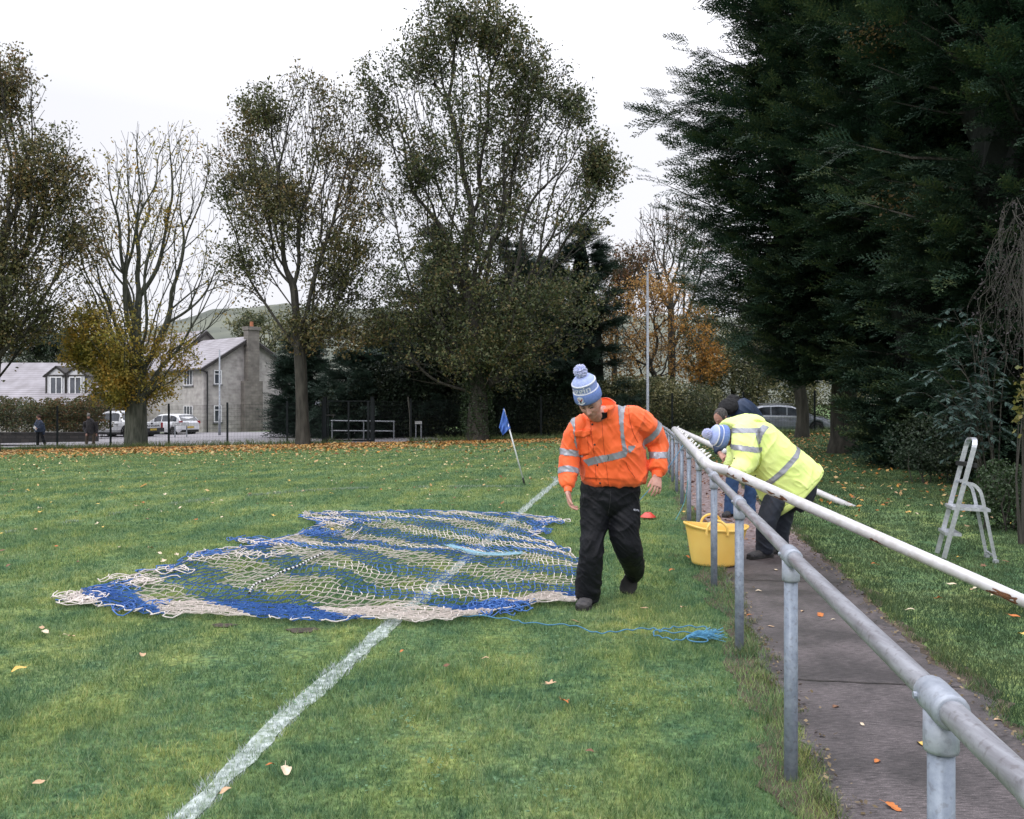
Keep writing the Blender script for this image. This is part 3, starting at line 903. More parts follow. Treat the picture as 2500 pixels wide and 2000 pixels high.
def skeleton_mesh(name, pos, par, nr, r_trunk, r_tip, m, parent, rmin_draw=0.0, flare=1.4, label=None):
    N = len(pos)
    # relax
    P2 = pos.copy()
    ch = [[] for _ in range(N)]
    for i in range(N):
        if par[i] >= 0: ch[par[i]].append(i)
    order = np.arange(N)[::-1]
    e = 1.8
    A = np.zeros(N)
    for i in order:
        if not ch[i]: A[i] = r_tip ** e
        if par[i] >= 0: A[par[i]] += A[i]
    rad = A ** (1 / e)
    sc = r_trunk / rad[0]
    rad = np.where(rad > 0, r_tip + (rad - r_tip) * max((r_trunk - r_tip) / max(rad[0] - r_tip, 1e-6), 0.05), r_tip)
    for _ in range(2):
        Q = P2.copy()
        for i in range(nr, N):
            if ch[i]:
                c = max(ch[i], key=lambda j: A[j])
                Q[i] = 0.5 * P2[i] + 0.25 * P2[par[i]] + 0.25 * P2[c]
        P2 = Q
    # chains
    V = []; F = []; n = 0
    def emit(chain, rr, ns):
        nonlocal n
        pts = np.array(chain)
        t = np.gradient(pts, axis=0); t /= (np.linalg.norm(t, axis=1)[:, None] + 1e-9)
        ref = np.array([0.31, 0.95, 0.02])
        u = np.cross(t, ref); u /= (np.linalg.norm(u, axis=1)[:, None] + 1e-9); w = np.cross(t, u)
        an = np.arange(ns) * 2 * np.pi / ns
        ring = pts[:, None, :] + (u[:, None, :] * np.cos(an)[None, :, None] + w[:, None, :] * np.sin(an)[None, :, None]) * np.array(rr)[:, None, None]
        V.append(ring.reshape(-1, 3))
        i = np.arange(len(pts) - 1)[:, None, None] * ns; k = np.arange(ns)[None, :, None]
        f = np.concatenate([i + k, i + (k + 1) % ns, i + ns + (k + 1) % ns, i + ns + k], -1).reshape(-1, 4) + n
        F.append(f); n += len(pts) * ns
    stack = [(0, None)]
    while stack:
        s, prev = stack.pop()
        chain = []; rr = []
        if prev is not None:
            chain.append(P2[prev]); rr.append(min(rad[s] * 1.15, rad[prev]))
        c = s
        while True:
            chain.append(P2[c]); rr.append(rad[c])
            if not ch[c]: break
            k = sorted(ch[c], key=lambda j: -A[j])
            for o in k[1:]: stack.append((o, c))
            c = k[0]
        if prev is None:
            rr[0] *= flare
            if len(rr) > 1: rr[1] *= 1 + (flare - 1) * .25
        if len(chain) == 1: continue
        if rr[0] < rmin_draw: continue
        if rr[0] > 0.06 and len(chain) > 2:
            cc = catmull(np.array(chain), 3)
            rr = np.interp(np.linspace(0, 1, len(cc)), np.linspace(0, 1, len(rr)), rr)
            chain = cc
        emit(chain, rr, 12 if rr[0] > 0.2 else (6 if rr[0] > 0.05 else 3))
    o = mesh_np(name, np.concatenate(V), np.concatenate(F), m, parent, smooth=True)
    return o, P2, rad, ch

def leaf_quads(C, size, rs, flat=0.5, droop=0.0):
    n = len(C)
    a = rs.normal(size=(n, 3)); a /= np.linalg.norm(a, axis=1)[:, None]
    b = rs.normal(size=(n, 3)); b[:, 2] += flat
    u = np.cross(a, b); u /= (np.linalg.norm(u, axis=1)[:, None] + 1e-9)
    v = np.cross(u, a)
    s = (size * rs.uniform(.55, 1.3, n))[:, None] / 2
    V = np.stack([C - u * s, C + v * s * .62, C + u * s, C - v * s * .62], 1).reshape(-1, 3)
    return V, np.arange(4 * n).reshape(n, 4)

def tree(name, label, group, px, d, trunk, blobs_px, npts, leaves, lsize, m_leaf, r_trunk=0.35, m_bark=None, alpha=0.35, seed=1,
         leaf_zone=None, leaf_r=0.35, r_tip=0.012, spreadmin=0.0, crownname='crown', shell=0.5, extra=None, cat='tree', flare=1.4):
    """trunk: [(px,py)...] from the ground up; blobs_px: (px,py,rx,ry,w[,depth offset])"""
    rs = np.random.default_rng(seed)
    base = GD(px, d)
    root = thing(name, base, label, cat, group)
    s = d / FPX
    tp = [np.array(base) - np.array([0, 0, .1])] + [np.array(P(q[0], q[1], d + (q[2] if len(q) > 2 else 0))) for q in trunk]
    tp = [tp[0]] + [tp[0] + (tp[1] - tp[0]) * .5] + tp[1:]
    blobs = []
    for b in blobs_px:
        dz = b[5] if len(b) > 5 else 0
        c = np.array(P(b[0], b[1], d + dz)); rx, rz = b[2] * s, b[3] * s
        blobs.append((c, (rx, min(rx, 4.5), rz), b[4]))
    T = crown_points(blobs, npts, rs, shell)
    pos, par = grow(tp, T, alpha)
    o, P2, rad, ch = skeleton_mesh('trunk', pos, par, len(tp), r_trunk, r_tip, m_bark or M_BARK, root, flare=flare)
    if leaves:
        nr = len(tp)
        idx = np.arange(nr, len(P2))
        wt = np.array([1.0 if rad[i] < 0.045 else 0.15 for i in idx])
        cl = fbm(P2[idx], 0.45, 2, seed + 5)
        cl2 = fbm(P2[idx], 1.1, 2, seed + 9)
        wt = wt * np.clip(0.40 + 1.7 * cl + 1.1 * cl2, 0.04, 2.5)
        if leaf_zone is not None: wt = wt * leaf_zone(P2[idx])
        wt /= wt.sum()
        q_ = leaves // 3; pick = rs.choice(idx, q_, p=wt)
        # along the twig to its parent as well as round it
        t = rs.random(q_)[:, None] * .6
        C = P2[pick] * (1 - t) + P2[par[pick]] * t + rs.normal(size=(q_, 3)) * leaf_r * .5
        C = np.repeat(C, 3, 0) + rs.normal(size=(q_ * 3, 3)) * lsize * .55
        V, F = leaf_quads(C, lsize, rs)
        mesh_np(crownname, V, F, m_leaf, root)
    return root

L_OAK = leaf_mat('leaves_oak', [(0.036, 0.054, 0.026), (0.078, 0.10, 0.044), (0.135, 0.145, 0.06), (0.20, 0.14, 0.06)], .25, .55,
                 patch=[(0.03, 0.05, 0.024), (0.07, 0.09, 0.038), (0.10, 0.10, 0.045)], pscale=.35)
L_OAKB = leaf_mat('leaves_oak_brown', [(0.052, 0.056, 0.028), (0.12, 0.12, 0.052), (0.20, 0.16, 0.065), (0.24, 0.14, 0.06)], .25, .55,
                  patch=[(0.045, 0.058, 0.026), (0.09, 0.105, 0.042), (0.13, 0.13, 0.055)], pscale=.35)
L_YEL = leaf_mat('leaves_yellow', [(0.16, 0.15, 0.035), (0.36, 0.27, 0.05), (0.42, 0.24, 0.04), (0.12, 0.13, 0.035)], .35, .55,
                 patch=[(0.12, 0.13, 0.035), (0.28, 0.26, 0.055), (0.42, 0.34, 0.075)], pscale=.8)
L_ORANGE = leaf_mat('leaves_orange', [(0.24, 0.13, 0.05), (0.50, 0.27, 0.09), (0.60, 0.38, 0.13), (0.20, 0.14, 0.06)], .35, .55)
L_OLIVE = leaf_mat('leaves_olive', [(0.05, 0.06, 0.028), (0.12, 0.13, 0.06), (0.22, 0.215, 0.10), (0.32, 0.28, 0.15)], .25, .6,
                   patch=[(0.028, 0.045, 0.022), (0.06, 0.08, 0.038), (0.13, 0.13, 0.065)], pscale=.5)
L_RUST = leaf_mat('leaves_rust', [(0.05, 0.045, 0.02), (0.13, 0.07, 0.03), (0.19, 0.085, 0.035), (0.09, 0.09, 0.035)], .25, .6)
L_DARK = leaf_mat('leaves_dark', [(0.012, 0.022, 0.014), (0.026, 0.045, 0.027), (0.045, 0.07, 0.04)], .15, .5,
                  patch=[(0.012, 0.02, 0.012), (0.026, 0.04, 0.022), (0.05, 0.055, 0.025)], pscale=.5)
L_IVY = leaf_mat('leaves_ivy', [(0.015, 0.03, 0.012), (0.03, 0.055, 0.022), (0.05, 0.08, 0.035)], .15, .4)
L_TEAL = leaf_mat('leaves_bluegreen', [(0.035, 0.06, 0.055), (0.06, 0.10, 0.09), (0.09, 0.135, 0.115)], .2, .45)
L_LIME = leaf_mat('leaves_limegreen', [(0.08, 0.09, 0.025), (0.15, 0.15, 0.04), (0.20, 0.16, 0.05)], .3, .5)

G_TREES = 'tall broadleaf trees along the far fence'
tree('broadleaf_tree', 'tall spreading tree with brown green leaves at the left edge of the photo', G_TREES, -30, 40,
     [(-25, 950), (-10, 820), (0, 700)],
     [(10, 230, 95, 120, 2), (60, 440, 150, 150, 3), (-120, 400, 200, 260, 3), (130, 400, 90, 110, 1.4), (40, 650, 170, 160, 3.2), (110, 760, 60, 60, .6), (-60, 800, 130, 90, 1.5), (30, 810, 80, 45, 1.0), (180, 560, 90, 110, .9)],
     4200, 42000, .155, L_OAKB, .40, M_BARKD, .62, 11, leaf_r=.5, shell=.6)
tree('pollard_tree', 'many stemmed pollard with yellow leaves low down and bare upper branches', G_TREES, 332, 43,
     [(332, 1000), (332, 940), (330, 900)],
     [(300, 560, 150, 180, 3.0), (410, 520, 130, 150, 2.6), (240, 640, 110, 140, 1.8), (480, 700, 120, 110, 1.5), (540, 640, 55, 90, .6), (320, 790, 190, 90, 1.8), (330, 930, 112, 66, 1.7), (225, 770, 75, 110, 1.9), (200, 860, 45, 50, .6), (280, 870, 90, 55, 1.0), (410, 860, 85, 55, 1.0), (420, 360, 120, 70, 1.0), (300, 400, 80, 80, .7)],
     3200, 34000, .145, L_YEL, .52, M_BARKG, .6, 12,
     leaf_zone=lambda p: 0.07 + 1.5 * (p[:, 2] < 3.0) + 1.0 * smooth01((7.2 - p[:, 2]) / 4) * np.where(p[:, 0] < -18.6, 1.6, .35), leaf_r=.45, r_tip=.010, flare=1.15)
tree('broadleaf_tree', 'oval crowned tree with a pale forked trunk right of the stone house', G_TREES, 740, 41.5,
     [(737, 980), (733, 880), (722, 760), (716, 700)],
     [(660, 290, 80, 100, 1.6), (790, 300, 90, 110, 1.7), (580, 430, 90, 120, 1.8), (700, 470, 170, 180, 4), (860, 480, 110, 160, 2.2), (600, 640, 90, 100, 1.2), (840, 680, 110, 110, 1.6), (850, 800, 130, 70, 1.3), (740, 800, 60, 60, .6), (740, 210, 60, 60, .5), (890, 350, 60, 90, .9)],
     4600, 38000, .15, L_OAKB, .29, M_BARKD, .62, 13, leaf_r=.5, shell=.6)
tree('broadleaf_tree', 'tallest tree in the centre, dark green with many rising limbs and an ivy clad trunk', G_TREES, 1165, 42,
     [(1168, 960), (1165, 880), (1160, 780)],
     [(1110, 50, 110, 130, 2.2), (1030, 170, 90, 130, 1.5), (925, 230, 68, 110, 1.0), (1200, 110, 90, 130, 1.6), (1305, 190, 85, 100, 1.2), (1395, 260, 60, 85, .8), (1130, 330, 190, 180, 4.5), (1320, 380, 150, 150, 3.2), (1450, 420, 82, 110, 1.5), (995, 440, 120, 140, 2.2), (1390, 520, 120, 100, 1.8), (1200, 560, 220, 150, 4.5), (1030, 700, 190, 150, 3), (1280, 740, 220, 150, 4), (1160, 880, 230, 80, 2.4), (960, 800, 120, 60, 1.2)],
     6500, 88000, .155, L_OAK, .46, M_BARKD, .5, 14, leaf_r=.5, shell=.6)

# ivy on the central trunk
def ivy(px, d, y0, y1, rad, n, root_label):
    rs = np.random.default_rng(9)
    a = rs.uniform(0, 6.28, n); t = rs.random(n)
    b = np.array(GD(px, d)); top = (HZ - y1) / FPX * d + CAM_H
    r = rad * (1.25 - .3 * t) * (1 + .25 * np.sin(5 * a + 9 * t)) * rs.uniform(.85, 1.15, n)
    C = np.stack([b[0] + np.cos(a) * r, b[1] + np.sin(a) * r, b[2] + .3 + t * (top - b[2])], -1)
    V, F = leaf_quads(C, .10, rs)
    return tag(mesh_np('ivy', V, F, L_IVY), root_label, 'ivy')
ivy(1165, 42, 1080, 900, .56, 5200, 'dark ivy climbing the trunk of the tallest central tree')
# ivy sleeve and young growth are things of their own; bare and orange trees beyond the fence
G_FAR = 'trees beyond the far fence'
tree('maple_tree', 'orange leaved maple behind the tall floodlight column', G_FAR, 1600, 52,
     [(1600, 1000), (1598, 920)],
     [(1540, 760, 90, 90, 2), (1620, 720, 80, 80, 1.6), (1560, 880, 110, 90, 2.4), (1650, 860, 80, 90, 1.6), (1520, 850, 60, 60, .8)],
     1300, 8500, .15, L_ORANGE, .2, M_BARKD, .3, 21, shell=.45)
tree('bare_tree', 'nearly leafless tree with upswept branches rising behind the orange maple', G_FAR, 1640, 56,
     [(1640, 1000), (1640, 860), (1638, 760), (1636, 700)],
     [(1640, 560, 100, 90, 2.4), (1560, 640, 80, 70, 1.3), (1700, 620, 70, 90, 1.4), (1640, 700, 120, 80, 1.2)],
     1500, 1600, .15, L_RUST, .25, M_BARKD, .6, 22, r_tip=.014)
tree('scrub_tree', 'olive leaved small tree right of the orange maple and behind the grey car', G_FAR, 1790, 53,
     [(1790, 1010), (1790, 930)],
     [(1740, 820, 90, 120, 2), (1830, 760, 110, 120, 2), (1900, 850, 110, 90, 2), (1790, 920, 120, 70, 1.5)],
     1200, 22000, .17, L_OLIVE, .18, M_BARKD, .3, 23)
tree('scrub_tree', 'small tree with thin orange sprays just behind the stooping men', G_FAR, 1715, 50,
     [(1715, 1000), (1712, 900)],
     [(1700, 800, 60, 70, 1), (1730, 880, 50, 60, 1), (1690, 900, 60, 50, 1)],
     500, 3600, .16, leaf_mat('leaves_amber', [(0.32, .15, .04), (.5, .26, .06), (.10, .09, .03)], .3, .6), .12, M_BARK, .3, 24)
tree('fence_tree', 'leafy tree with a thick leaning trunk in front of the parked grey car', G_FAR, 1958, 39,
     [(1960, 1010), (1952, 950), (1940, 905)],
     [(1860, 850, 110, 60, 1.6), (1960, 830, 120, 70, 1.6), (2060, 880, 100, 55, 1.2), (1880, 915, 50, 30, .4)],
     900, 10000, .12, L_OLIVE, .27, M_BARKD, .3, 25)
tree('background_tree', 'dark round tree behind the garage roof at the far left', G_FAR, 120, 84,
     [(120, 960), (120, 900)], [(60, 860, 90, 60, 2), (160, 860, 80, 60, 2), (110, 820, 70, 50, 1), (-30, 850, 80, 80, 1)],
     900, 16000, .26, L_DARK, .25, M_BARKD, .3, 26)
tree('background_tree', 'half bare tree with thin leaves behind the house roof ridge', G_FAR, 640, 78,
     [(640, 960), (640, 900)], [(640, 850, 60, 60, 2), (600, 790, 60, 40, 1), (680, 800, 60, 60, 1)],
     600, 5200, .24, L_OLIVE, .2, M_BARKD, .3, 27)
tree('background_tree', 'thin leafed tree filling the gap left of the bare tree crown', G_FAR, 1500, 60,
     [(1500, 1000), (1500, 880)], [(1500, 700, 70, 90, 2), (1540, 640, 60, 60, 1), (1470, 820, 60, 80, 1), (1560, 700, 50, 60, .8)],
     900, 6000, .2, L_RUST, .2, M_BARKD, .25, 28)

# ------------------------------------------------------------------ dense masses: hedges and shrubs
def shrub(name, label, px, d, blobs_px, leaves, lsize, m_leaf, seed=1, core=True, group=None, depth=1.2, m_core=None, cat='shrub', stems=24, shell=.28, twigs=0):
    rs = np.random.default_rng(seed)
    base = GD(px, d)
    root = thing(name, base, label, cat, group)
    s = d / FPX
    Cs = []
    w = np.array([b[2] * b[3] for b in blobs_px], float); w /= w.sum()
    core_mb = MB()
    for b, k in zip(blobs_px, rs.multinomial(leaves, w)):
        dz = b[4] if len(b) > 4 else 0
        c = np.array(P(b[0], b[1], d + dz)); rr = np.array([b[2] * s, min(b[2] * s, depth), b[3] * s])
        v = rs.normal(size=(k, 3)); v /= np.linalg.norm(v, axis=1)[:, None]
        q = c + v * (rs.random(k) ** shell)[:, None] * rr
        q += rr * .16 * np.stack([vnoise(q, 1.3 / max(rr[0], .6) * 2, seed + z) for z in (1, 2, 3)], -1)
        Cs.append(q)
    C = np.concatenate(Cs)
    g = gz(C[:, 0], C[:, 1])
    C = C[C[:, 2] > g + .02]
    V, F = leaf_quads(C, lsize, rs)
    fo = mesh_np('foliage', V, F, m_leaf, root)
    if stems:
        for k in range(stems):
            i = rs.integers(len(C)); t = C[i]
            bx = base[0] + (t[0] - base[0]) * .8; by = base[1] + (t[1] - base[1]) * .5
            z0 = float(gz(bx, by))
            mid = np.array([(bx + t[0]) / 2 + rs.normal(0, .1), (by + t[1]) / 2, (z0 + t[2]) / 2])
            core_mb.tube([(bx, by, z0 - .05), tuple(mid), tuple(t)], [.014, .010, .004], 4, False)
        core_mb.build('stems', M_BARKD, root)
    return root

G_HEDGE = 'hedge bushes behind the far fence'
shrub('hedge_bush', 'olive green hedge bush behind the fence, just right of the orange coat', 1480, 47, [(1440, 990, 90, 70), (1530, 985, 90, 75), (1400, 1040, 80, 40), (1520, 1040, 100, 40)], 26000, .13, L_OLIVE, 41, group=G_HEDGE)
shrub('hedge_bush', 'greener hedge bush behind the fence by the floodlight column', 1640, 46.5, [(1620, 985, 90, 65), (1700, 1000, 80, 60), (1650, 1040, 110, 45)], 22000, .13, L_OLIVE, 42, group=G_HEDGE)
shrub('hedge_bush', 'tall yellowish hedge behind the grey parked car', 1880, 52, [(1790, 950, 90, 80), (1900, 960, 100, 80), (2010, 970, 90, 70), (2110, 990, 80, 70), (1850, 1030, 200, 40)], 30000, .14, L_OLIVE, 43, group=G_HEDGE)
shrub('hedge_bush', 'low dark scrub left of the central ivy trunk behind the fence', 1000, 47.5, [(900, 985, 110, 70), (1000, 1000, 100, 70), (1090, 1020, 90, 60), (980, 930, 120, 60)], 22000, .15, L_DARK, 44, group=G_HEDGE)
shrub('hedge_bush', 'low dark scrub between the ivy trunk and the corner flag', 1260, 47, [(1220, 1020, 110, 60), (1330, 1010, 100, 60), (1280, 950, 130, 60), (1180, 970, 80, 50)], 22000, .15, L_DARK, 45, group=G_HEDGE)
shrub('garden_hedge', 'reddish topped garden hedge at the far left behind two walkers', 60, 52, [(40, 1005, 60, 40), (110, 1008, 50, 36), (-10, 1005, 50, 40), (60, 1035, 110, 22)], 12000, .13, leaf_mat('leaves_hedge', [(.045, .065, .03), (.08, .105, .045), (.16, .10, .05), (.06, .09, .04)], .25, .6), 46, group='garden hedges at the left')
shrub('garden_hedge', 'green garden bush with russet tips left of the white pickup', 175, 52, [(160, 1005, 50, 38), (215, 1000, 42, 38), (120, 1015, 40, 30), (180, 1035, 90, 22)], 12000, .13, leaf_mat('leaves_mixed', [(.05, .07, .03), (.09, .10, .04), (.18, .09, .04), (.06, .09, .035)], .25, .6), 47, group='garden hedges at the left')
shrub('garden_hedge', 'dark bush between the garden hedge and the house wall', 240, 56, [(240, 985, 28, 35)], 2600, .13, L_DARK, 48, group='garden hedges at the left')

# ------------------------------------------------------------------ conifers
L_CON = leaf_mat('conifer_foliage', [(0.016, 0.038, 0.028), (0.031, 0.066, 0.043), (0.054, 0.10, 0.060)], .12, .55,
                 patch=[(0.015, 0.036, 0.025), (0.032, 0.062, 0.038), (0.058, 0.09, 0.048)], pscale=.6)
L_CONB = leaf_mat('conifer_foliage_back', [(0.022, 0.045, 0.034), (0.042, 0.075, 0.054), (0.07, 0.11, 0.08)], .12, .55)
L_CONT = leaf_mat('conifer_tips', [(0.026, 0.052, 0.028), (0.055, 0.090, 0.040), (0.11, 0.13, 0.055)], .15, .55)
M_CORE = mat('shade_core', (0.003, 0.005, 0.004), (0.007, 0.011, 0.007), 3, 1.0, bump=1, bscale=14)  # near-black filler: shade inside the crown put into the colour

def plume_template(seed, nfr=13):
    """a feathery spray one unit long along +X, in the XY plane, drooping tips"""
    r = random.Random(seed)
    V = []; F = []
    def tri(a, b, c):
        n = len(V); V.extend([a, b, c]); F.append((n, n + 1, n + 2))
    def frond(p, ang, L, w, up):
        dx, dy = math.cos(ang), math.sin(ang)
        q = (p[0] + dx * L, p[1] + dy * L, p[2] + up * L)
        nx, ny = -dy * w, dx * w
        tri((p[0] - nx, p[1] - ny, p[2]), (p[0] + nx, p[1] + ny, p[2]), q)
        for s in (-1, 1):
            for t in (.3, .6):
                b = (p[0] + dx * L * t, p[1] + dy * L * t, p[2] + up * L * t)
                a2 = ang + s * .6; l2 = L * .42 * (1.1 - t)
                e = (b[0] + math.cos(a2) * l2, b[1] + math.sin(a2) * l2, b[2] + r.uniform(-.02, .04))
                c = (b[0] + dx * w * 3.0, b[1] + dy * w * 3.0, b[2])
                tri(b, c, e)
    for i in range(nfr):
        t = (i + .5) / nfr
        p = (t, r.uniform(-.01, .01), .10 * t * (1 - t) * 2 - .05 * t)
        L = (.42 * (1 - t) ** .8 + .10) * r.uniform(.7, 1.15)
        s = 1 if i % 2 else -1
        frond(p, s * r.uniform(.55, .95), L, .022, r.uniform(-.12, .28))
    frond((.9, 0, 0), 0, .22, .02, .1)
    tri((0, -.012, 0), (0, .012, 0), (1, 0, -.02))
    return np.array(V), np.array(F)
PLT = [plume_template(k) for k in range(4)]

def plumes(C, D, L, rs, roll=.6, tmpl=None):
    """sprays at C pointing along D with length L"""
    Vs = []; Fs = []; off = 0
    n = len(C)
    D = D / (np.linalg.norm(D, axis=1)[:, None] + 1e-9)
    side = np.cross(D, np.array([0, 0, 1.0])) + 1e-6; side /= np.linalg.norm(side, axis=1)[:, None]
    up = np.cross(side, D)
    a = rs.normal(0, roll, n)[:, None]
    s2 = side * np.cos(a) + up * np.sin(a); u2 = -side * np.sin(a) + up * np.cos(a)
    g = rs.integers(0, len(PLT), n)
    for k in range(len(PLT)):
        i = np.where(g == k)[0]
        if not len(i): continue
        T, F = PLT[k]
        l = L[i][:, None, None]
        V = C[i][:, None, :] + l * (T[None, :, 0:1] * D[i][:, None, :] + T[None, :, 1:2] * s2[i][:, None, :] + T[None, :, 2:3] * u2[i][:, None, :])
        Vs.append(V.reshape(-1, 3))
        Fs.append((F[None] + (np.arange(len(i)) * len(T))[:, None, None]).reshape(-1, 3) + off)
        off += len(i) * len(T)
    return np.concatenate(Vs), np.concatenate(Fs)

def conifer(name, label, group, x, y, h, rfun, n, L, mf, seed, z0=0.4, trunk_r=.25, facing=None, core=.42, nbr=60, bark=None, ragged=.25, sector=None, tips=None):
    """crown: radius rfun(t) for t in 0..1 up the tree; sprays crowd the outside, a near-black filler shell behind them carries the inner shade in its colour"""
    rs = np.random.default_rng(seed)
    g = float(gz(x, y))
    root = thing(name, (x, y, g), label, 'tree', group)
    mb = MB()
    mb.tube([(x, y, g - .1), (x, y, g + .5), (x + .05, y, g + h * .5), (x, y, g + h)], [trunk_r * 1.35, trunk_r, trunk_r * .6, .03], 14)
    mb.build('trunk', bark or M_BARKD, root, True)
    # boughs: each leaves the trunk, dips, and lifts at its tip; sprays hang along its outer part
    nbo = max(40, n // 34); Cs = []; Ds = []; Ls = []; Tp = []
    bb = MB()
    for k in range(nbo):
        t = rs.random() ** 1.1
        a = rs.uniform(0, 2 * np.pi)
        if sector is not None and rs.random() < .72: a = sector + rs.normal(0, .85)
        q0 = np.array([[math.cos(a) * 3, math.sin(a) * 3, t * h * .8]])
        r1 = float(rfun(np.array([t]))[0]) * (1 + ragged * float(fbm(q0, .55, 3, seed)[0])) * rs.uniform(.74, 1.14) * (1.22 if rs.random() < .1 else 1)
        zt = g + z0 + t * (h - z0); rise = rs.uniform(-.05, .22) + .35 * t
        az = np.array([math.cos(a), math.sin(a), 0.0]); pr_ = np.array([-math.sin(a), math.cos(a), 0.0])
        bend = rs.normal(0, .10)
        def pt(u): return np.array([x, y, zt]) + az * r1 * u + pr_ * bend * r1 * u * u + np.array([0, 0, r1 * (rise * u - .34 * u * (1 - u) - .10 * u)])
        bb.tube([tuple(pt(u)) for u in (0, .3, .6, .92)], [.07, .05, .03, .008], 4, False)
        m_ = int(34 * rs.uniform(.8, 1.2)); u = .30 + .70 * rs.random(m_) ** .75
        for ui in u:
            p = pt(ui); s_ = rs.choice([-1, 1]); w_ = (1.0 - .75 * (ui - .3) / .7)
            d = az * rs.uniform(.6, 1.2) + pr_ * s_ * rs.uniform(.1, 1.1) * w_ + np.array([0, 0, rs.normal(.02, .22) - .10])
            if ui > .93: d = az + pr_ * rs.normal(0, .25) + np.array([0, 0, .28])
            Cs.append(p + pr_ * s_ * rs.random() * .35 * w_ * r1 * .35 + np.array([0, 0, rs.normal(0, .06)])); Ds.append(d); Ls.append(L * rs.uniform(.45, 1.15) * (.75 + .35 * w_)); Tp.append(ui > .9 and rs.random() < .5)
    bb.build('branches', bark or M_BARKD, root)
    C = np.array(Cs); D = np.array(Ds); LL = np.array(Ls); Tp = np.array(Tp)
    V, F = plumes(C[~Tp], D[~Tp], LL[~Tp], rs, .38)
    mesh_np('crown', V, F, mf, root)
    if Tp.any() and tips is not None:
        V, F = plumes(C[Tp], D[Tp], LL[Tp] * 1.1, rs, .3)
        mesh_np('young_sprays', V, F, tips, root)
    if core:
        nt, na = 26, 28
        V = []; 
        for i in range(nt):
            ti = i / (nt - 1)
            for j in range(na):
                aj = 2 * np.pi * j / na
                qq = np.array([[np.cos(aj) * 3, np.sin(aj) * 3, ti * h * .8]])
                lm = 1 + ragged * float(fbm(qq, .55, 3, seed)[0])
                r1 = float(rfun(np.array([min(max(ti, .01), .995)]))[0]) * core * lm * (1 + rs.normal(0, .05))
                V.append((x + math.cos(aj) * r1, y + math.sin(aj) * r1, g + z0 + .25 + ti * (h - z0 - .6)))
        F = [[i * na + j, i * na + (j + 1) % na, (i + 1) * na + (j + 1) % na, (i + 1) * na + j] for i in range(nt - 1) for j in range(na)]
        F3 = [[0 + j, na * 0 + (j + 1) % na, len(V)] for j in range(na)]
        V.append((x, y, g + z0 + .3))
        mesh_np('shade_core', V, [np.array(F), np.array(F3)], M_CORE, root, smooth=False)  # added shell that stops sky showing through, inner shade in its colour
    return root

def interp(ts, rs_): return lambda t: np.interp(t, ts, rs_)
G_CON = 'big dark conifers on the right'
def PX(px, d): return (px - 1250) / FPX * d
conifer('conifer_tree', 'broad dark conifer leaning its ragged left side against the white sky', G_CON, PX(2060, 27), 27, 17.5,
        interp([0, .06, .18, .3, .42, .5, .6, .72, .85, 1], [1.6, 3.4, 4.5, 4.6, 4.9, 5.2, 4.2, 3.6, 3.3, .8]), 17000, 1.0, L_CON, 61, z0=2.5, trunk_r=.42, sector=-math.pi * .66, ragged=.3, tips=L_CONT)
conifer('conifer_tree', 'dark conifer sweeping to the ground beside the stepladder side of the verge', G_CON, PX(2290, 21), 21, 17,
        interp([0, .03, .12, .3, .5, .75, 1], [1.5, 1.8, 2.1, 2.8, 3.3, 3.2, .6]), 16000, .85, L_CON, 62, z0=.1, trunk_r=.35, sector=-math.pi * .58, tips=L_CONT)
conifer('conifer_tree', 'nearest dark conifer filling the upper right corner', G_CON, PX(2560, 16.5), 16.5, 15,
        interp([0, .1, .3, .5, .75, 1], [1.8, 2.4, 2.9, 3.3, 3.2, .6]), 13000, .75, L_CON, 63, z0=.3, trunk_r=.32, sector=-math.pi * .66, tips=L_CONT)
conifer('conifer_tree', 'conifer standing behind the gap between the two big dark ones', G_CON, PX(2340, 34), 34, 21,
        interp([0, .1, .3, .5, .75, 1], [2.9, 3.5, 3.9, 4.0, 3.6, .6]), 7000, 1.3, L_CON, 64, z0=.4, trunk_r=.3, sector=-math.pi / 2)
G_CONB = 'blue green conifers behind the broadleaf trees'
for i, (px, d, h, r, lb, z0) in enumerate([
        (1075, 50, 12.0, 3.6, 'dense conifer just left of the tallest central tree', .3), (1250, 52, 11.5, 3.6, 'dense conifer directly behind the central trunk', .3),
        (1420, 49, 11.8, 3.3, 'dense conifer between the central tree and the orange maple', .3), (880, 49.5, 4.9, 3.3, 'low spreading conifer behind the gate', .1),
        (1335, 56, 11.5, 3.0, 'slender conifer farther back, right of the central trunk', .3), (742, 51, 6.2, 1.7, 'dark conifer against the end of the stone house', .2),
        (1160, 55, 9.5, 3.2, 'shaded conifer behind the ivy covered trunk', .2), (960, 54, 7.4, 2.7, 'mid height conifer between gate and ivy trunk', .2)]):
    conifer('conifer_tree', lb, G_CONB, PX(px, d), d, h, interp([0, .1, .3, .6, 1], [r * .8, r, r * .95, r * .7, .15]), 3400, 1.15, L_CONB, 70 + i, z0=z0, sector=-math.pi / 2, nbr=20)

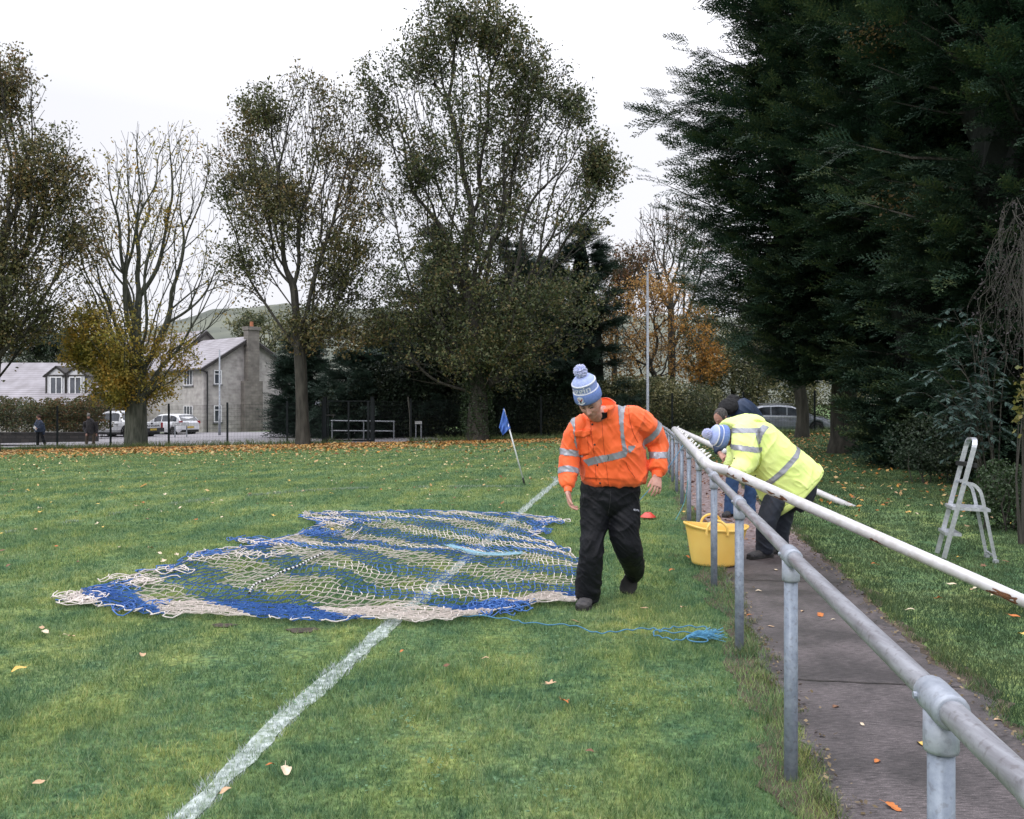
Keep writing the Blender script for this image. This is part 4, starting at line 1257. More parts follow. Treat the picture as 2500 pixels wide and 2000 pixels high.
# ------------------------------------------------------------------ undergrowth at the right edge
G_UND = 'undergrowth along the right side'
shrub('bramble_bush', 'dark bramble bank under the conifers behind the stepladder', 2300, 16.5, [(2290, 1080, 120, 70), (2400, 1050, 120, 90), (2480, 1000, 90, 130), (2230, 1120, 50, 30), (2350, 1130, 110, 40)], 16000, .06, L_DARK, 81, group=G_UND, stems=24)
def arching(name, label, px, d, targets, m_leaf, seed, leaf=.085, per=60, group=None, droop=.25, mbk=None):
    """several bowed stems from one root with side twigs and paired leaflets, nothing between them"""
    rs = np.random.default_rng(seed); base = np.array(GD(px, d)); root = thing(name, tuple(base), label, 'shrub', group)
    mb = MB(); C = []; U = []
    for (tx, ty, dz) in targets:
        T = np.array(P(tx, ty, d + dz)); b0 = base + np.array([rs.normal(0, .1), rs.normal(0, .1), 0])
        mid = b0 + (T - b0) * np.array([.35, .35, .62]) + np.array([0, 0, .1]); c = catmull(np.array([b0, mid, T]), 10)
        mb.tube([Vector(p) for p in c], list(np.linspace(.014, .004, len(c))), 5, False)
        for k in range(7):
            i = rs.integers(int(len(c) * .4), len(c)); o_ = c[i]; dr = rs.normal(0, 1, 3); dr[2] = abs(dr[2]) * .3 - .1; dr /= np.linalg.norm(dr); L = rs.uniform(.2, .5)
            e = o_ + dr * L - np.array([0, 0, droop * L]); m_ = (o_ + e) / 2 + np.array([0, 0, .05]); cc = catmull(np.array([o_, m_, e]), 5)
            mb.tube([Vector(p) for p in cc], list(np.linspace(.005, .002, len(cc))), 4, False)
            for q in range(per // 7):
                t = rs.integers(2, len(cc)); dl = (cc[t] - cc[t - 1]); dl /= np.linalg.norm(dl) + 1e-9; sdv = np.cross(dl, [0, 0, 1.]); sdv /= np.linalg.norm(sdv) + 1e-9
                for sg in (-1, 1): C.append(cc[t] + dl * rs.uniform(-.03, .03)); U.append(dl * .7 + sdv * sg * .8 + np.array([0, 0, -.25 + rs.normal(0, .15)]))
    mb.build('stems', M_BARKD, root)
    C = np.array(C); U = np.array(U); U /= np.linalg.norm(U, axis=1)[:, None]; n = len(C)
    Wv = np.cross(U, np.array([0, 0, 1.]) + rs.normal(0, .3, (n, 3))); Wv /= np.linalg.norm(Wv, axis=1)[:, None]
    s_ = (leaf * rs.uniform(.7, 1.3, n))[:, None]
    V = np.stack([C, C + U * s_ * .35 + Wv * s_ * .2, C + U * s_, C + U * s_ * .35 - Wv * s_ * .2], 1).reshape(-1, 3)
    mesh_np('foliage', V, np.arange(4 * n).reshape(n, 4), m_leaf, root)
arching('elder_shrub', 'blue green leaved shrub arching out of the dark conifer side', 2420, 13.5, [(2330, 760, 0), (2370, 790, -.3), (2300, 850, .2), (2280, 900, 0), (2340, 870, -.4), (2400, 850, 0), (2260, 960, .1), (2310, 960, -.3), (2255, 1010, 0), (2370, 940, -.3), (2430, 900, 0), (2410, 960, -.4), (2300, 1010, -.2), (2350, 1000, -.4), (2460, 860, .2), (2390, 780, .2)], L_TEAL, 82, .10, 84, G_UND)
shrub('ivy_bush', 'glossy green bush right of the stepladder feet', 2450, 10.5, [(2440, 1180, 60, 60), (2480, 1250, 50, 90), (2440, 1320, 50, 45), (2500, 1330, 60, 60), (2400, 1240, 40, 30)], 6500, .045, L_IVY, 83, group=G_UND, stems=16)
shrub('young_maple', 'yellowing lobed leaves hanging at the right frame edge', 2490, 9.5, [(2492, 1010, 22, 70), (2502, 930, 22, 60)], 90, .075, L_LIME, 84, group=G_UND, stems=4, shell=.8)
shrub('climber', 'thin climber with yellow brown leaves trailing over the dark conifer', 2250, 17.2, [(2240, 480, 110, 40), (2330, 520, 90, 70), (2200, 540, 60, 30), (2160, 90, 120, 50)], 1300, .075, leaf_mat('leaves_climber', [(.06, .05, .02), (.15, .09, .035), (.14, .12, .05)], .3, .6), 85, group=G_UND, stems=0, shell=.7)
def creeper():
    rs = np.random.default_rng(5); x0, d = PX(2470, 12.2), 12.2; root = thing('dead_climber', (x0, d, 0), 'grey brown strands of dead creeper hanging at the right frame edge', 'climber', G_UND)
    mb = MB(); C = []
    for k in range(60):
        px = rs.normal(2490, 24); py = rs.uniform(480, 700); p = np.array(P(px, py, d + rs.normal(0, .35))); pts = [p]
        for j in range(6): pts.append(pts[-1] + np.array([rs.normal(-.03, .10), rs.normal(0, .06), -rs.uniform(.12, .32)]))
        c = catmull(np.array(pts), 3); mb.tube([Vector(q) for q in c], list(np.linspace(.006, .002, len(c))), 3, False)
        C += [q + rs.normal(0, .04, 3) for q in c[rs.integers(0, len(c), 16)]]
    mb.build('stems', M_BARKD, root)
    V, F = leaf_quads(np.array(C), .04, rs); mesh_np('foliage', V, F, leaf_mat('leaves_dead', [(.025, .02, .022), (.05, .042, .045), (.075, .065, .068)], .1, .8), root)
creeper()
mbp = MB()
gx = PX(2514, 11.6)
mbp.tube([(gx, 11.6, -.1), (gx + .02, 11.6, 1.5), (gx - .02, 11.6, 3.2), (gx + .06, 11.6, 5.4), (gx, 11.6, 8)], [.09, .08, .07, .06, .04], 10)
dt = thing('tree_stem', (gx, 11.6, 0), 'slim dark trunk standing upright at the right frame edge', 'tree', None)
mbp.build('trunk', M_BARKD, dt, True)
# ------------------------------------------------------------------ lettering
def text_mesh(s, size, bold=0.0):
    cu = bpy.data.curves.new('lettering', 'FONT')
    cu.body = s; cu.size = size; cu.extrude = 0; cu.offset = bold; cu.align_x = 'CENTER'; cu.align_y = 'CENTER'
    cu.resolution_u = 3
    o = bpy.data.objects.new('lettering', cu)
    COL.objects.link(o)
    dg = bpy.context.evaluated_depsgraph_get(); dg.update()
    me = bpy.data.meshes.new_from_object(o.evaluated_get(dg))
    bm = bmesh.new(); bm.from_mesh(me); bmesh.ops.triangulate(bm, faces=bm.faces[:])
    V = np.array([v.co[:] for v in bm.verts]); F = np.array([[v.index for v in f.verts] for f in bm.faces])
    bm.free(); bpy.data.objects.remove(o); bpy.data.curves.remove(cu); bpy.data.meshes.remove(me)
    return V, F

def text_flat(name, s, size, c, right, up, m, parent, bold=0.0, squash=1.0):
    V, F = text_mesh(s, size, bold)
    right = Vector(right).normalized(); up = Vector(up).normalized()
    W_ = np.array(c)[None] + V[:, :1] * squash * np.array(right)[None] + V[:, 1:2] * np.array(up)[None]
    return mesh_np(name, W_, F, m, parent)

M_BLACK = mat('black_paint', (0.012, 0.012, 0.014), (0.02, 0.02, 0.022), 8, 0.5)
M_WHITEP = mat('white_plastic', (0.75, 0.76, 0.78), (0.68, 0.69, 0.71), 6, 0.45)
M_GALV = None

# ------------------------------------------------------------------ stone house
def stone_mat(name, c1, c2, mort, sc):
    m, nt, b = new_mat(name)
    tc = nt.nodes.new('ShaderNodeTexCoord')
    sx = nt.nodes.new('ShaderNodeSeparateXYZ'); nt.links.new(tc.outputs['Object'], sx.inputs[0])
    ad = nt.nodes.new('ShaderNodeMath'); ad.operation = 'ADD'
    nt.links.new(sx.outputs['X'], ad.inputs[0]); nt.links.new(sx.outputs['Y'], ad.inputs[1])
    cb = nt.nodes.new('ShaderNodeCombineXYZ'); nt.links.new(ad.outputs[0], cb.inputs[0]); nt.links.new(sx.outputs['Z'], cb.inputs[1])
    br = nt.nodes.new('ShaderNodeTexBrick')
    br.inputs['Color1'].default_value = (*c1, 1); br.inputs['Color2'].default_value = (*c2, 1); br.inputs['Mortar'].default_value = (*mort, 1)
    br.inputs['Scale'].default_value = sc; br.inputs['Mortar Size'].default_value = 0.02; br.inputs['Brick Width'].default_value = 0.5; br.inputs['Row Height'].default_value = 0.2
    nt.links.new(cb.outputs[0], br.inputs[0])
    n = nt.nodes.new('ShaderNodeTexNoise'); n.inputs['Scale'].default_value = 2.5; n.inputs['Detail'].default_value = 6
    nt.links.new(tc.outputs['Object'], n.inputs[0])
    r = nt.nodes.new('ShaderNodeValToRGB'); r.color_ramp.elements[0].position = .3; r.color_ramp.elements[0].color = (.72, .7, .68, 1)
    r.color_ramp.elements[1].position = .7; r.color_ramp.elements[1].color = (1.15, 1.13, 1.1, 1)
    nt.links.new(n.outputs['Fac'], r.inputs[0])
    mx = nt.nodes.new('ShaderNodeMix'); mx.data_type = 'RGBA'; mx.blend_type = 'MULTIPLY'; mx.inputs[0].default_value = 1
    nt.links.new(br.outputs[0], mx.inputs[6]); nt.links.new(r.outputs[0], mx.inputs[7])
    nt.links.new(mx.outputs[2], b.inputs['Base Color']); b.inputs['Roughness'].default_value = .95
    return m
M_STONE = stone_mat('stone_wall', (0.45, 0.43, 0.425), (0.35, 0.335, 0.335), (0.41, 0.40, 0.40), 1.0)
M_STONEC = stone_mat('chimney_stone', (0.22, 0.205, 0.19), (0.15, 0.14, 0.135), (0.17, 0.16, 0.15), 1.0)
M_STONED = stone_mat('dark_stone', (0.055, 0.05, 0.05), (0.035, 0.034, 0.036), (0.025, 0.025, 0.025), 1.0)

def roof_mat():
    m, nt, b = new_mat('roof_tiles')
    tc = nt.nodes.new('ShaderNodeTexCoord')
    sx = nt.nodes.new('ShaderNodeSeparateXYZ'); nt.links.new(tc.outputs['Object'], sx.inputs[0])
    mu = nt.nodes.new('ShaderNodeMath'); mu.operation = 'MULTIPLY'; mu.inputs[1].default_value = 6.0
    nt.links.new(sx.outputs['Z'], mu.inputs[0])
    fr = nt.nodes.new('ShaderNodeMath'); fr.operation = 'FRACT'; nt.links.new(mu.outputs[0], fr.inputs[0])
    r = nt.nodes.new('ShaderNodeValToRGB')
    r.color_ramp.elements[0].position = .05; r.color_ramp.elements[0].color = (.12, .11, .115, 1)
    r.color_ramp.elements[1].position = .22; r.color_ramp.elements[1].color = (.31, .30, .32, 1)
    nt.links.new(fr.outputs[0], r.inputs[0])
    n = nt.nodes.new('ShaderNodeTexNoise'); n.inputs['Scale'].default_value = 1.2; n.inputs['Detail'].default_value = 8
    nt.links.new(tc.outputs['Object'], n.inputs[0])
    r2 = nt.nodes.new('ShaderNodeValToRGB'); r2.color_ramp.elements[0].position = .3; r2.color_ramp.elements[0].color = (.75, .72, .72, 1)
    r2.color_ramp.elements[1].position = .7; r2.color_ramp.elements[1].color = (1.1, 1.08, 1.1, 1)
    nt.links.new(n.outputs['Fac'], r2.inputs[0])
    mx = nt.nodes.new('ShaderNodeMix'); mx.data_type = 'RGBA'; mx.blend_type = 'MULTIPLY'; mx.inputs[0].default_value = 1
    nt.links.new(r.outputs[0], mx.inputs[6]); nt.links.new(r2.outputs[0], mx.inputs[7])
    nt.links.new(mx.outputs[2], b.inputs['Base Color']); b.inputs['Roughness'].default_value = .75
    return m
M_ROOF = roof_mat()
M_FRAME = mat('window_frame_white', (0.78, 0.78, 0.80), (0.72, 0.72, 0.74), 4, .4)
M_GLASSD = mat('window_glass', (0.03, 0.035, 0.045), (0.09, 0.10, 0.12), 1.4, .08, spec=.8)
M_BOARD = mat('dark_timber', (0.02, 0.018, 0.018), (0.045, 0.04, 0.038), 5, .8)
M_SLATE = mat('lead_grey', (0.10, 0.10, 0.11), (0.15, 0.15, 0.165), 4, .7)
M_WHITE_R = mat('white_render', (0.62, 0.62, 0.64), (0.52, 0.52, 0.55), 3, .8)

def window(parent, c, right, up, out, w, h, panes, sill=True):
    """c centre on the wall; frame proud of the wall, glass set back in it"""
    right = Vector(right); up = Vector(up); out = Vector(out); c = Vector(c)
    rot = Matrix((right, out, up)).transposed()
    f = MB(); t = .07
    for s in (-1, 1):
        f.box(c + right * s * (w / 2 - t / 2) + out * .03, (t, .08, h), rot)
        f.box(c + up * s * (h / 2 - t / 2) + out * .03, (w - 2 * t, .08, t), rot)
    for k in range(1, panes):
        f.box(c + right * (-w / 2 + w * k / panes) + out * .03, (t * .9, .075, h - 2 * t), rot)
    if panes == 1:
        f.box(c + up * h * .22 + out * .03, (w - 2 * t, .072, t * .8), rot)
    fr = f.build('window', M_FRAME, parent)
    g = MB()
    g.box(c + out * .012, (w - 2 * t, .02, h - 2 * t), rot)
    g.build('glass', M_GLASSD, fr)
    if sill:
        s = MB(); s.box(c - up * (h / 2 + .05) + out * .05, (w + .12, .16, .09), rot); s.build('sill', M_SLATE, fr)
    return fr

def house():
    C = Vector((PX(497, 62), 62, 0)); g0 = float(gz(C.x, C.y)) - .1
    gd = Vector((.669, .743, 0)); sdv = Vector((-.743, .669, 0)); up = Vector((0, 0, 1))
    og = Vector((.743, -.669, 0)); os_ = Vector((-.669, -.743, 0))      # outward normals of gable and side wall
    ze = 3.95; za = 6.25; Wd = 7.4
    root = thing('house', (C.x, C.y, g0), 'pale stone two storey house with tiled roof, seen corner on through the fence', 'house')
    def block(t0, t1, ze, za, off=0.0, name='wall'):
        a = C + gd * off + sdv * t0; b = a + gd * (Wd - off); mid = (a + b) / 2
        L = sdv * (t1 - t0)
        w = MB()
        poly = [a + up * g0, b + up * g0, b + up * ze, mid + up * za, a + up * ze]
        w.prism(poly, L)
        o = w.build(name, M_STONE, root)
        r = MB(); ov = .35
        rs = (za - ze) / ((b - a).length / 2)
        for s, e in ((a, -1), (b, 1)):
            e0 = s + gd * (e * ov) + up * (ze - rs * ov + .04); rd = mid + up * (za + .04)
            p = [e0 - sdv * .3, rd - sdv * .3, rd + L + sdv * .3, e0 + L + sdv * .3]
            r.prism(p, Vector((0, 0, .12)))
        rf = r.build('roof', M_ROOF, root)
        # barge boards and gutter
        v = MB()
        for s, e in ((a, -1), (b, 1)):
            e0 = s + gd * (e * ov) + up * (ze - rs * ov - .02); rd = mid + up * (za - .02)
            v.beam(e0 - sdv * .33, rd - sdv * .33, .05, .2)
        v.beam(a - gd * (ov + .05) + up * (ze - rs * ov + .02) - sdv * .3, a - gd * (ov + .05) + L + up * (ze - rs * ov + .02), .11, .11)
        v.build('gutter', M_BOARD, root)
        return rf
    rf = block(0, 7.5, ze, za)
    block(7.5, 27, ze + .05, za + .9, .8)
    def gp(t, z): return C + gd * t + up * z
    def sp(t, z): return C + sdv * t + up * z
    for t, z in ((1.05, 3.25), (1.05, .55)): window(root, gp(t + .05, z), gd, up, og, .62, 1.25 if z < 1 else 1.05, 1)
    window(root, gp(6.55, 3.3), gd, up, og, .62, 1.05, 1)
    for z, h in ((3.22, 1.15), (.5, 1.3)): window(root, sp(2.2, z), -sdv, up, os_, 1.35, h, 3)
    q = sp(17, 0) + gd * .8
    window(root, Vector((q.x, q.y, 3.2)), -sdv, up, os_, 1.3, 1.1, 2)
    q = sp(24.3, 0) + gd * .8
    window(root, Vector((q.x, q.y, 3.2)), -sdv, up, os_, 1.2, 1.1, 2)
    # chimney stack up the gable
    cm = MB(); rot = Matrix((gd, og, up)).transposed()
    c0 = C + gd * 3.75 + og * .25
    cm.box(c0 + up * ((g0 + 3.0) / 2 + .0), (1.5, .7, 3.0 - g0), rot)
    cm.box(c0 + up * 4.9, (.95, .62, 3.9), rot)
    cm.box(c0 + up * 6.98, (1.12, .8, .26), rot)
    ch = cm.build('chimney', M_STONEC, rf)
    pt = MB(); pt.lathe([(.0, 7.1), (.14, 7.1), (.12, 7.5), (.09, 7.5), (.09, 7.2)], c0, 12)
    pt.build('chimney_pot', mat('terracotta', (.42, .16, .08), (.33, .12, .06), 6, .8), rf)
    dp = MB()
    dp.tube([gp(.25, ze - .3) + og * .08, gp(.25, ze - .55) + og * .1, gp(.25, g0) + og * .1], .055, 8)
    dp.tube([gp(0, ze - .2) - gd * .3, gp(.1, ze - .3) + og * .1, gp(.25, ze - .5) + og * .1], .05, 8)
    dp.build('drainpipe', M_BLACK, root)
    # lean-to at the right
    a = C + gd * 5.6 + og * .05; 
    ln = thing('carport', tuple(a + up * g0), 'lean-to with a pale sheet roof and dark boarded side against the house gable', 'lean-to')
    f = MB(); e = a + Vector((3.9, -1.0, 0))
    z1 = 1.55; z2 = .75
    f.prism([a + up * g0, e + up * g0, e + up * (z2 - .05), a + up * (z2 + .0)], Vector((.0, .08, 0)))
    f.build('boarding', M_BOARD, ln)
    s = MB(); bk = C + gd * 5.6 + og * .02 + up * z1 + Vector((0, .0, .05))
    s.prism([a + up * z1 + Vector((-.05, -.1, 0)), e + up * z2 + Vector((.3, -.2, 0)), e + up * (z2 + .55) + Vector((.3, 2.2, 0)), a + up * (z1 + .45) + Vector((1.0, 2.6, 0))], Vector((0, 0, .04)))
    s.build('sheet_roof', mat('polycarbonate', (.42, .45, .5), (.34, .37, .43), 3, .25), ln)
house()

def garage():
    x0, x1 = PX(-60, 66), PX(226, 66); g0 = float(gz(x0, 66)) - .1
    root = thing('garage_block', ((x0 + x1) / 2, 66, g0), 'long low tiled garage wing with two white fronted dormers', 'garage')
    w = MB(); ze, za = 1.35, 4.45; y0, y1 = 65, 74; ym = 69.5
    w.prism([(x1, y0, g0), (x1, y1, g0), (x1, y1, ze), (x1, ym, za), (x1, y0, ze)], (x0 - x1, 0, 0))
    w.build('wall', M_STONE, root)
    r = MB(); k = (za - ze) / (ym - y0)
    r.prism([(x1 + .2, y0 - .4, ze - .4 * k + .05), (x1 + .2, ym, za + .05), (x0, ym, za + .05), (x0, y0 - .4, ze - .4 * k + .05)], (0, 0, .1))
    r.prism([(x1 + .2, y1 + .4, ze - .4 * k + .05), (x1 + .2, ym, za + .05), (x0, ym, za + .05), (x0, y1 + .4, ze - .4 * k + .05)], (0, 0, .1))
    rf = r.build('roof', M_ROOF, root)
    for px in (138, 185):
        yd = 65.9; cx = PX(px, yd); zc = CAM_H - (943 - HZ) / FPX * yd
        d = MB(); b = MB(); hw = .78; zb = zc - .95; zt = zc + .85; zp = zc + 1.45
        d.prism([(cx - hw, yd, zb), (cx + hw, yd, zb), (cx + hw, yd, zt), (cx, yd, zp), (cx - hw, yd, zt)], (0, 3.2, 0))
        dm = d.build('dormer', M_WHITE_R, rf)
        for s in (-1, 1):
            b.box((cx + s * hw, yd - .03, (zb + zt) / 2), (.1, .09, zt - zb))
            b.beam((cx + s * (hw + .2), yd - .05, zt - .12), (cx, yd - .05, zp + .05), .09, .16)
            b.prism([(cx + s * (hw + .25), yd - .12, zt - .15), (cx, yd - .12, zp + .06), (cx, yd + 3.4, zp + .06), (cx + s * (hw + .25), yd + 3.4, zt - .15)], (0, 0, .08))
        b.box((cx, yd - .03, zt - .02), (2 * hw, .07, .09))
        b.build('dormer_trim', M_BOARD, rf)
        window(rf, (cx, yd - .02, zc), (1, 0, 0), (0, 0, 1), (0, -1, 0), .95, 1.45, 2, True)
garage()

gw = MB()
x0, x1 = -60, PX(238, 48)
gw.box(((x0 + x1) / 2, 48, -.95), (x1 - x0, .3, 1.3)); gw.box(((x0 + x1) / 2, 48, -.27), (x1 - x0 + .05, .38, .07))
o = gw.build('garden_wall', M_STONED); tag(o, 'low dark stone garden wall behind the two far walkers', 'wall')

# ------------------------------------------------------------------ fence of welded mesh
M_FENCE = mat('fence_green', (0.005, 0.008, 0.010), (0.010, 0.014, 0.017), 6, .7, spec=.25)
def fy(x): return 42.6 - 0.0 * x + 0.9 * smooth01(np.array((-x - 10) / 15.0)) 
def FX(px):
    y = 42.6
    for _ in range(5): y = float(fy(PX(px, y)))
    return PX(px, y), y
def fence(pxs, label):
    pts = [FX(p) for p in pxs]
    mx = pts[len(pts) // 2]
    root = thing('mesh_fence', (mx[0], mx[1], float(gz(*mx))), label, 'fence')
    for i, (x, y) in enumerate(pts):
        g = float(gz(x, y)); p = MB(); p.box((x, y, g + 1.03), (.085, .06, 2.26)); p.build('post', M_FENCE, root)
        if i == 0: continue
        xa, ya = pts[i - 1]; w = MB(); L = math.hypot(x - xa, y - ya)
        n = int(L / .075)
        for k in range(1, n):
            t = k / n; xx = xa + (x - xa) * t; yy = ya + (y - ya) * t; gg = float(gz(xx, yy))
            w.tube([(xx, yy - .04, gg + .04), (xx, yy - .04, gg + 2.05)], .0042, 3, False)
        for z in (.06, .25, .45, .65, .85, 1.05, 1.25, 1.45, 1.65, 1.85, 2.03):
            w.tube([(xa, ya - .045, float(gz(xa, ya)) + z), (x, y - .045, g + z)], .004, 3, False)
        w.build('mesh_panel', M_FENCE, root)
fence([-150, -5, 140, 270, 412, 555, 701, 788], 'dark weld mesh fence running left of the gate in front of the house')
fence([913, 1003, 1161, 1321, 1480, 1641, 1815, 1989, 2150], 'dark weld mesh fence running right of the gate in front of the scrub')

def gate():
    xa, y = FX(793); xb, _ = FX(909); xm, _ = FX(851)
    g = float(gz(xm, y))
    root = thing('gate', (xm, y, g), 'black framed mesh gate closed across the tarmac entrance', 'gate')
    for x in (xa, xb):
        p = MB(); p.box((x, y + .02, g + 1.1), (.17, .17, 2.35)); p.box((x, y + .02, g + 2.3), (.2, .2, .04)); p.build('gate_post', M_FENCE, root)
    f = MB()
    f.box(((xa + xb) / 2, y, g + .12), (xb - xa - .2, .06, .09)); f.box(((xa + xb) / 2, y, g + 2.1), (xb - xa - .2, .05, .05))
    f.box((xm, y, g + 1.1), (.09, .06, 1.95)); f.box((xa + .17, y, g + 1.1), (.06, .06, 2.0)); f.box((xb - .2, y, g + 1.1), (.12, .07, 2.0))
    f.build('gate_frame', M_FENCE, root)
    w = MB(); n = int((xb - xa - .3) / .075)
    for k in range(1, n):
        xx = xa + .15 + (xb - xa - .3) * k / n
        w.tube([(xx, y, g + .15), (xx, y, g + 2.08)], .004, 3, False)
    for z in (.3, .7, 1.1, 1.5, 1.9): w.tube([(xa + .15, y - .01, g + z), (xb - .15, y - .01, g + z)], .004, 3, False)
    w.build('mesh_infill', M_FENCE, root)
    h = MB(); h.box((xa + .3, y - .07, g + 1.4), (.5, .03, .05)); h.box((xa + .45, y - .09, g + 1.34), (.05, .04, .14)); h.build('latch', M_BLACK, root)
gate()

M_STEEL = mat('galvanised_dull', (0.22, 0.24, 0.27), (0.33, 0.35, 0.38), 12, .5, metal=.4)
def barrier():
    d = 45.5
    a = GD(808, d); b = GD(964, d - 1.5); root = thing('barrier_rail', tuple((a + b) / 2), 'low galvanised pipe barrier behind the mesh gate', 'barrier')
    r = MB(); r.tube([a + Vector((0, 0, 1.08)), b + Vector((0, 0, 1.0))], .035, 8); r.tube([a + Vector((0, 0, .55)), b + Vector((0, 0, .5))], .03, 8)
    r.build('rail', M_STEEL, root)
    for t in (.02, .52, .985):
        p = a.lerp(b, t); q = MB(); q.tube([p + Vector((0, 0, -.1)), p + Vector((0, 0, 1.06))], .035, 8); q.build('post', M_STEEL, root)
barrier()

def signboard(px, d, w, h, ztop, txt, label, size, tilt=0.0, pdx=.36):
    b = GD(px, d); root = thing('road_sign', tuple(b), label, 'sign')
    for s in (-1, 1):
        p = MB(); p.box(b + Vector((s * w * pdx, .03, ztop / 2 - .05)), (.06, .04, ztop + .1)); p.build('sign_post', M_STEEL, root)
    c = b + Vector((0, -.01, ztop - h / 2)); q = MB(); q.box(c, (w, .03, h)); bd = q.build('sign_plate', M_WHITEP, root)
    e = MB()
    for s in (-1, 1):
        e.box(c + Vector((0, -.018, s * (h / 2 - .006))), (w, .006, .012 if w > .5 else .004)); e.box(c + Vector((s * (w / 2 - .006), -.018, 0)), (.012 if w > .5 else .004, .006, h - .03))
    e.build('sign_border', M_BLACK, bd)
    text_flat('lettering', txt, size, c + Vector((0, -.02, 0)), (1, 0, 0), (0, 0, 1), M_BLACK, bd, .0)
signboard(441, 52.5, 1.0, .21, 1.02, 'SYMES LARKS', 'white street name sign with black border on two grey posts by the parked cars', .15)
signboard(1021.5, 43.6, .36, .15, 1.00, 'GATE', 'small white sign on two thin posts in the dark scrub right of the gate', .11, pdx=.38)

def old_post():
    p = GD(1003, 43.2); m = MB(); m.tube([p + Vector((-.02, 0, -.1)), p + Vector((-.03, 0, 1.2)), p + Vector((-.14, 0, 2.25))], [.05, .045, .04], 7)
    tag(m.build('leaning_post', M_BARK), 'old leaning wooden post beside the small white sign', 'post')
old_post()

def lamp_column(px, d, h, r, label, arm=True):
    b = GD(px, d); root = thing('lamp_column', tuple(b), label, 'lamp post')
    m = MB(); m.tube([b + Vector((0, 0, -.1)), b + Vector((0, 0, 1.3)), b + Vector((0, 0, 1.32)), b + Vector((0, 0, h))], [r * 1.35, r * 1.3, r, r * .75], 12)
    m.build('column', M_STEEL, root, True)
    if arm:
        a = MB(); t = b + Vector((0, 0, h)); a.beam(t + Vector((-.1, 0, 0)), t + Vector((.55, 0, .03)), .06, .05); a.build('arm', M_STEEL, root)
        l = MB(); l.lathe([(0, .05), (.16, .04), (.2, 0), (.18, -.03), (0, -.04)], t + Vector((.6, 0, -.02)), 14); l.build('lamp_head', M_SLATE, root)
lamp_column(1581, 43.5, 8.35, .075, 'tall grey floodlight column standing against the orange maple')
lamp_column(536, 55, 5.6, .06, 'thin grey lamp post in front of the stone house gable', False)

# ------------------------------------------------------------------ vehicles
M_TYRE = mat('tyre', (0.012, 0.012, 0.012), (0.022, 0.022, 0.022), 10, .9)
M_RIM = mat('alloy', (0.35, 0.36, 0.38), (0.5, 0.5, 0.52), 10, .35, metal=.8)
M_CGLASS = mat('car_glass', (0.012, 0.014, 0.018), (0.05, 0.06, 0.075), 1.5, .06, spec=1)
M_RED = mat('red_lens', (0.35, 0.02, 0.03), (0.25, 0.01, 0.02), 5, .2)
M_HEAD = mat('headlamp_glass', (0.55, 0.58, 0.62), (0.4, 0.42, 0.46), 8, .1)
M_YPLATE = mat('yellow_plate', (0.55, 0.40, 0.06), (0.5, 0.36, 0.05), 5, .4)
M_TRIM = mat('black_trim', (0.015, 0.015, 0.017), (0.03, 0.03, 0.032), 5, .6)

def carpaint(name, c, c2):
    m = mat(name, c, c2, 2, .28, metal=.15, spec=.6); m.node_tree.nodes['Principled BSDF'].inputs['Coat Weight'].default_value = .6
    return m

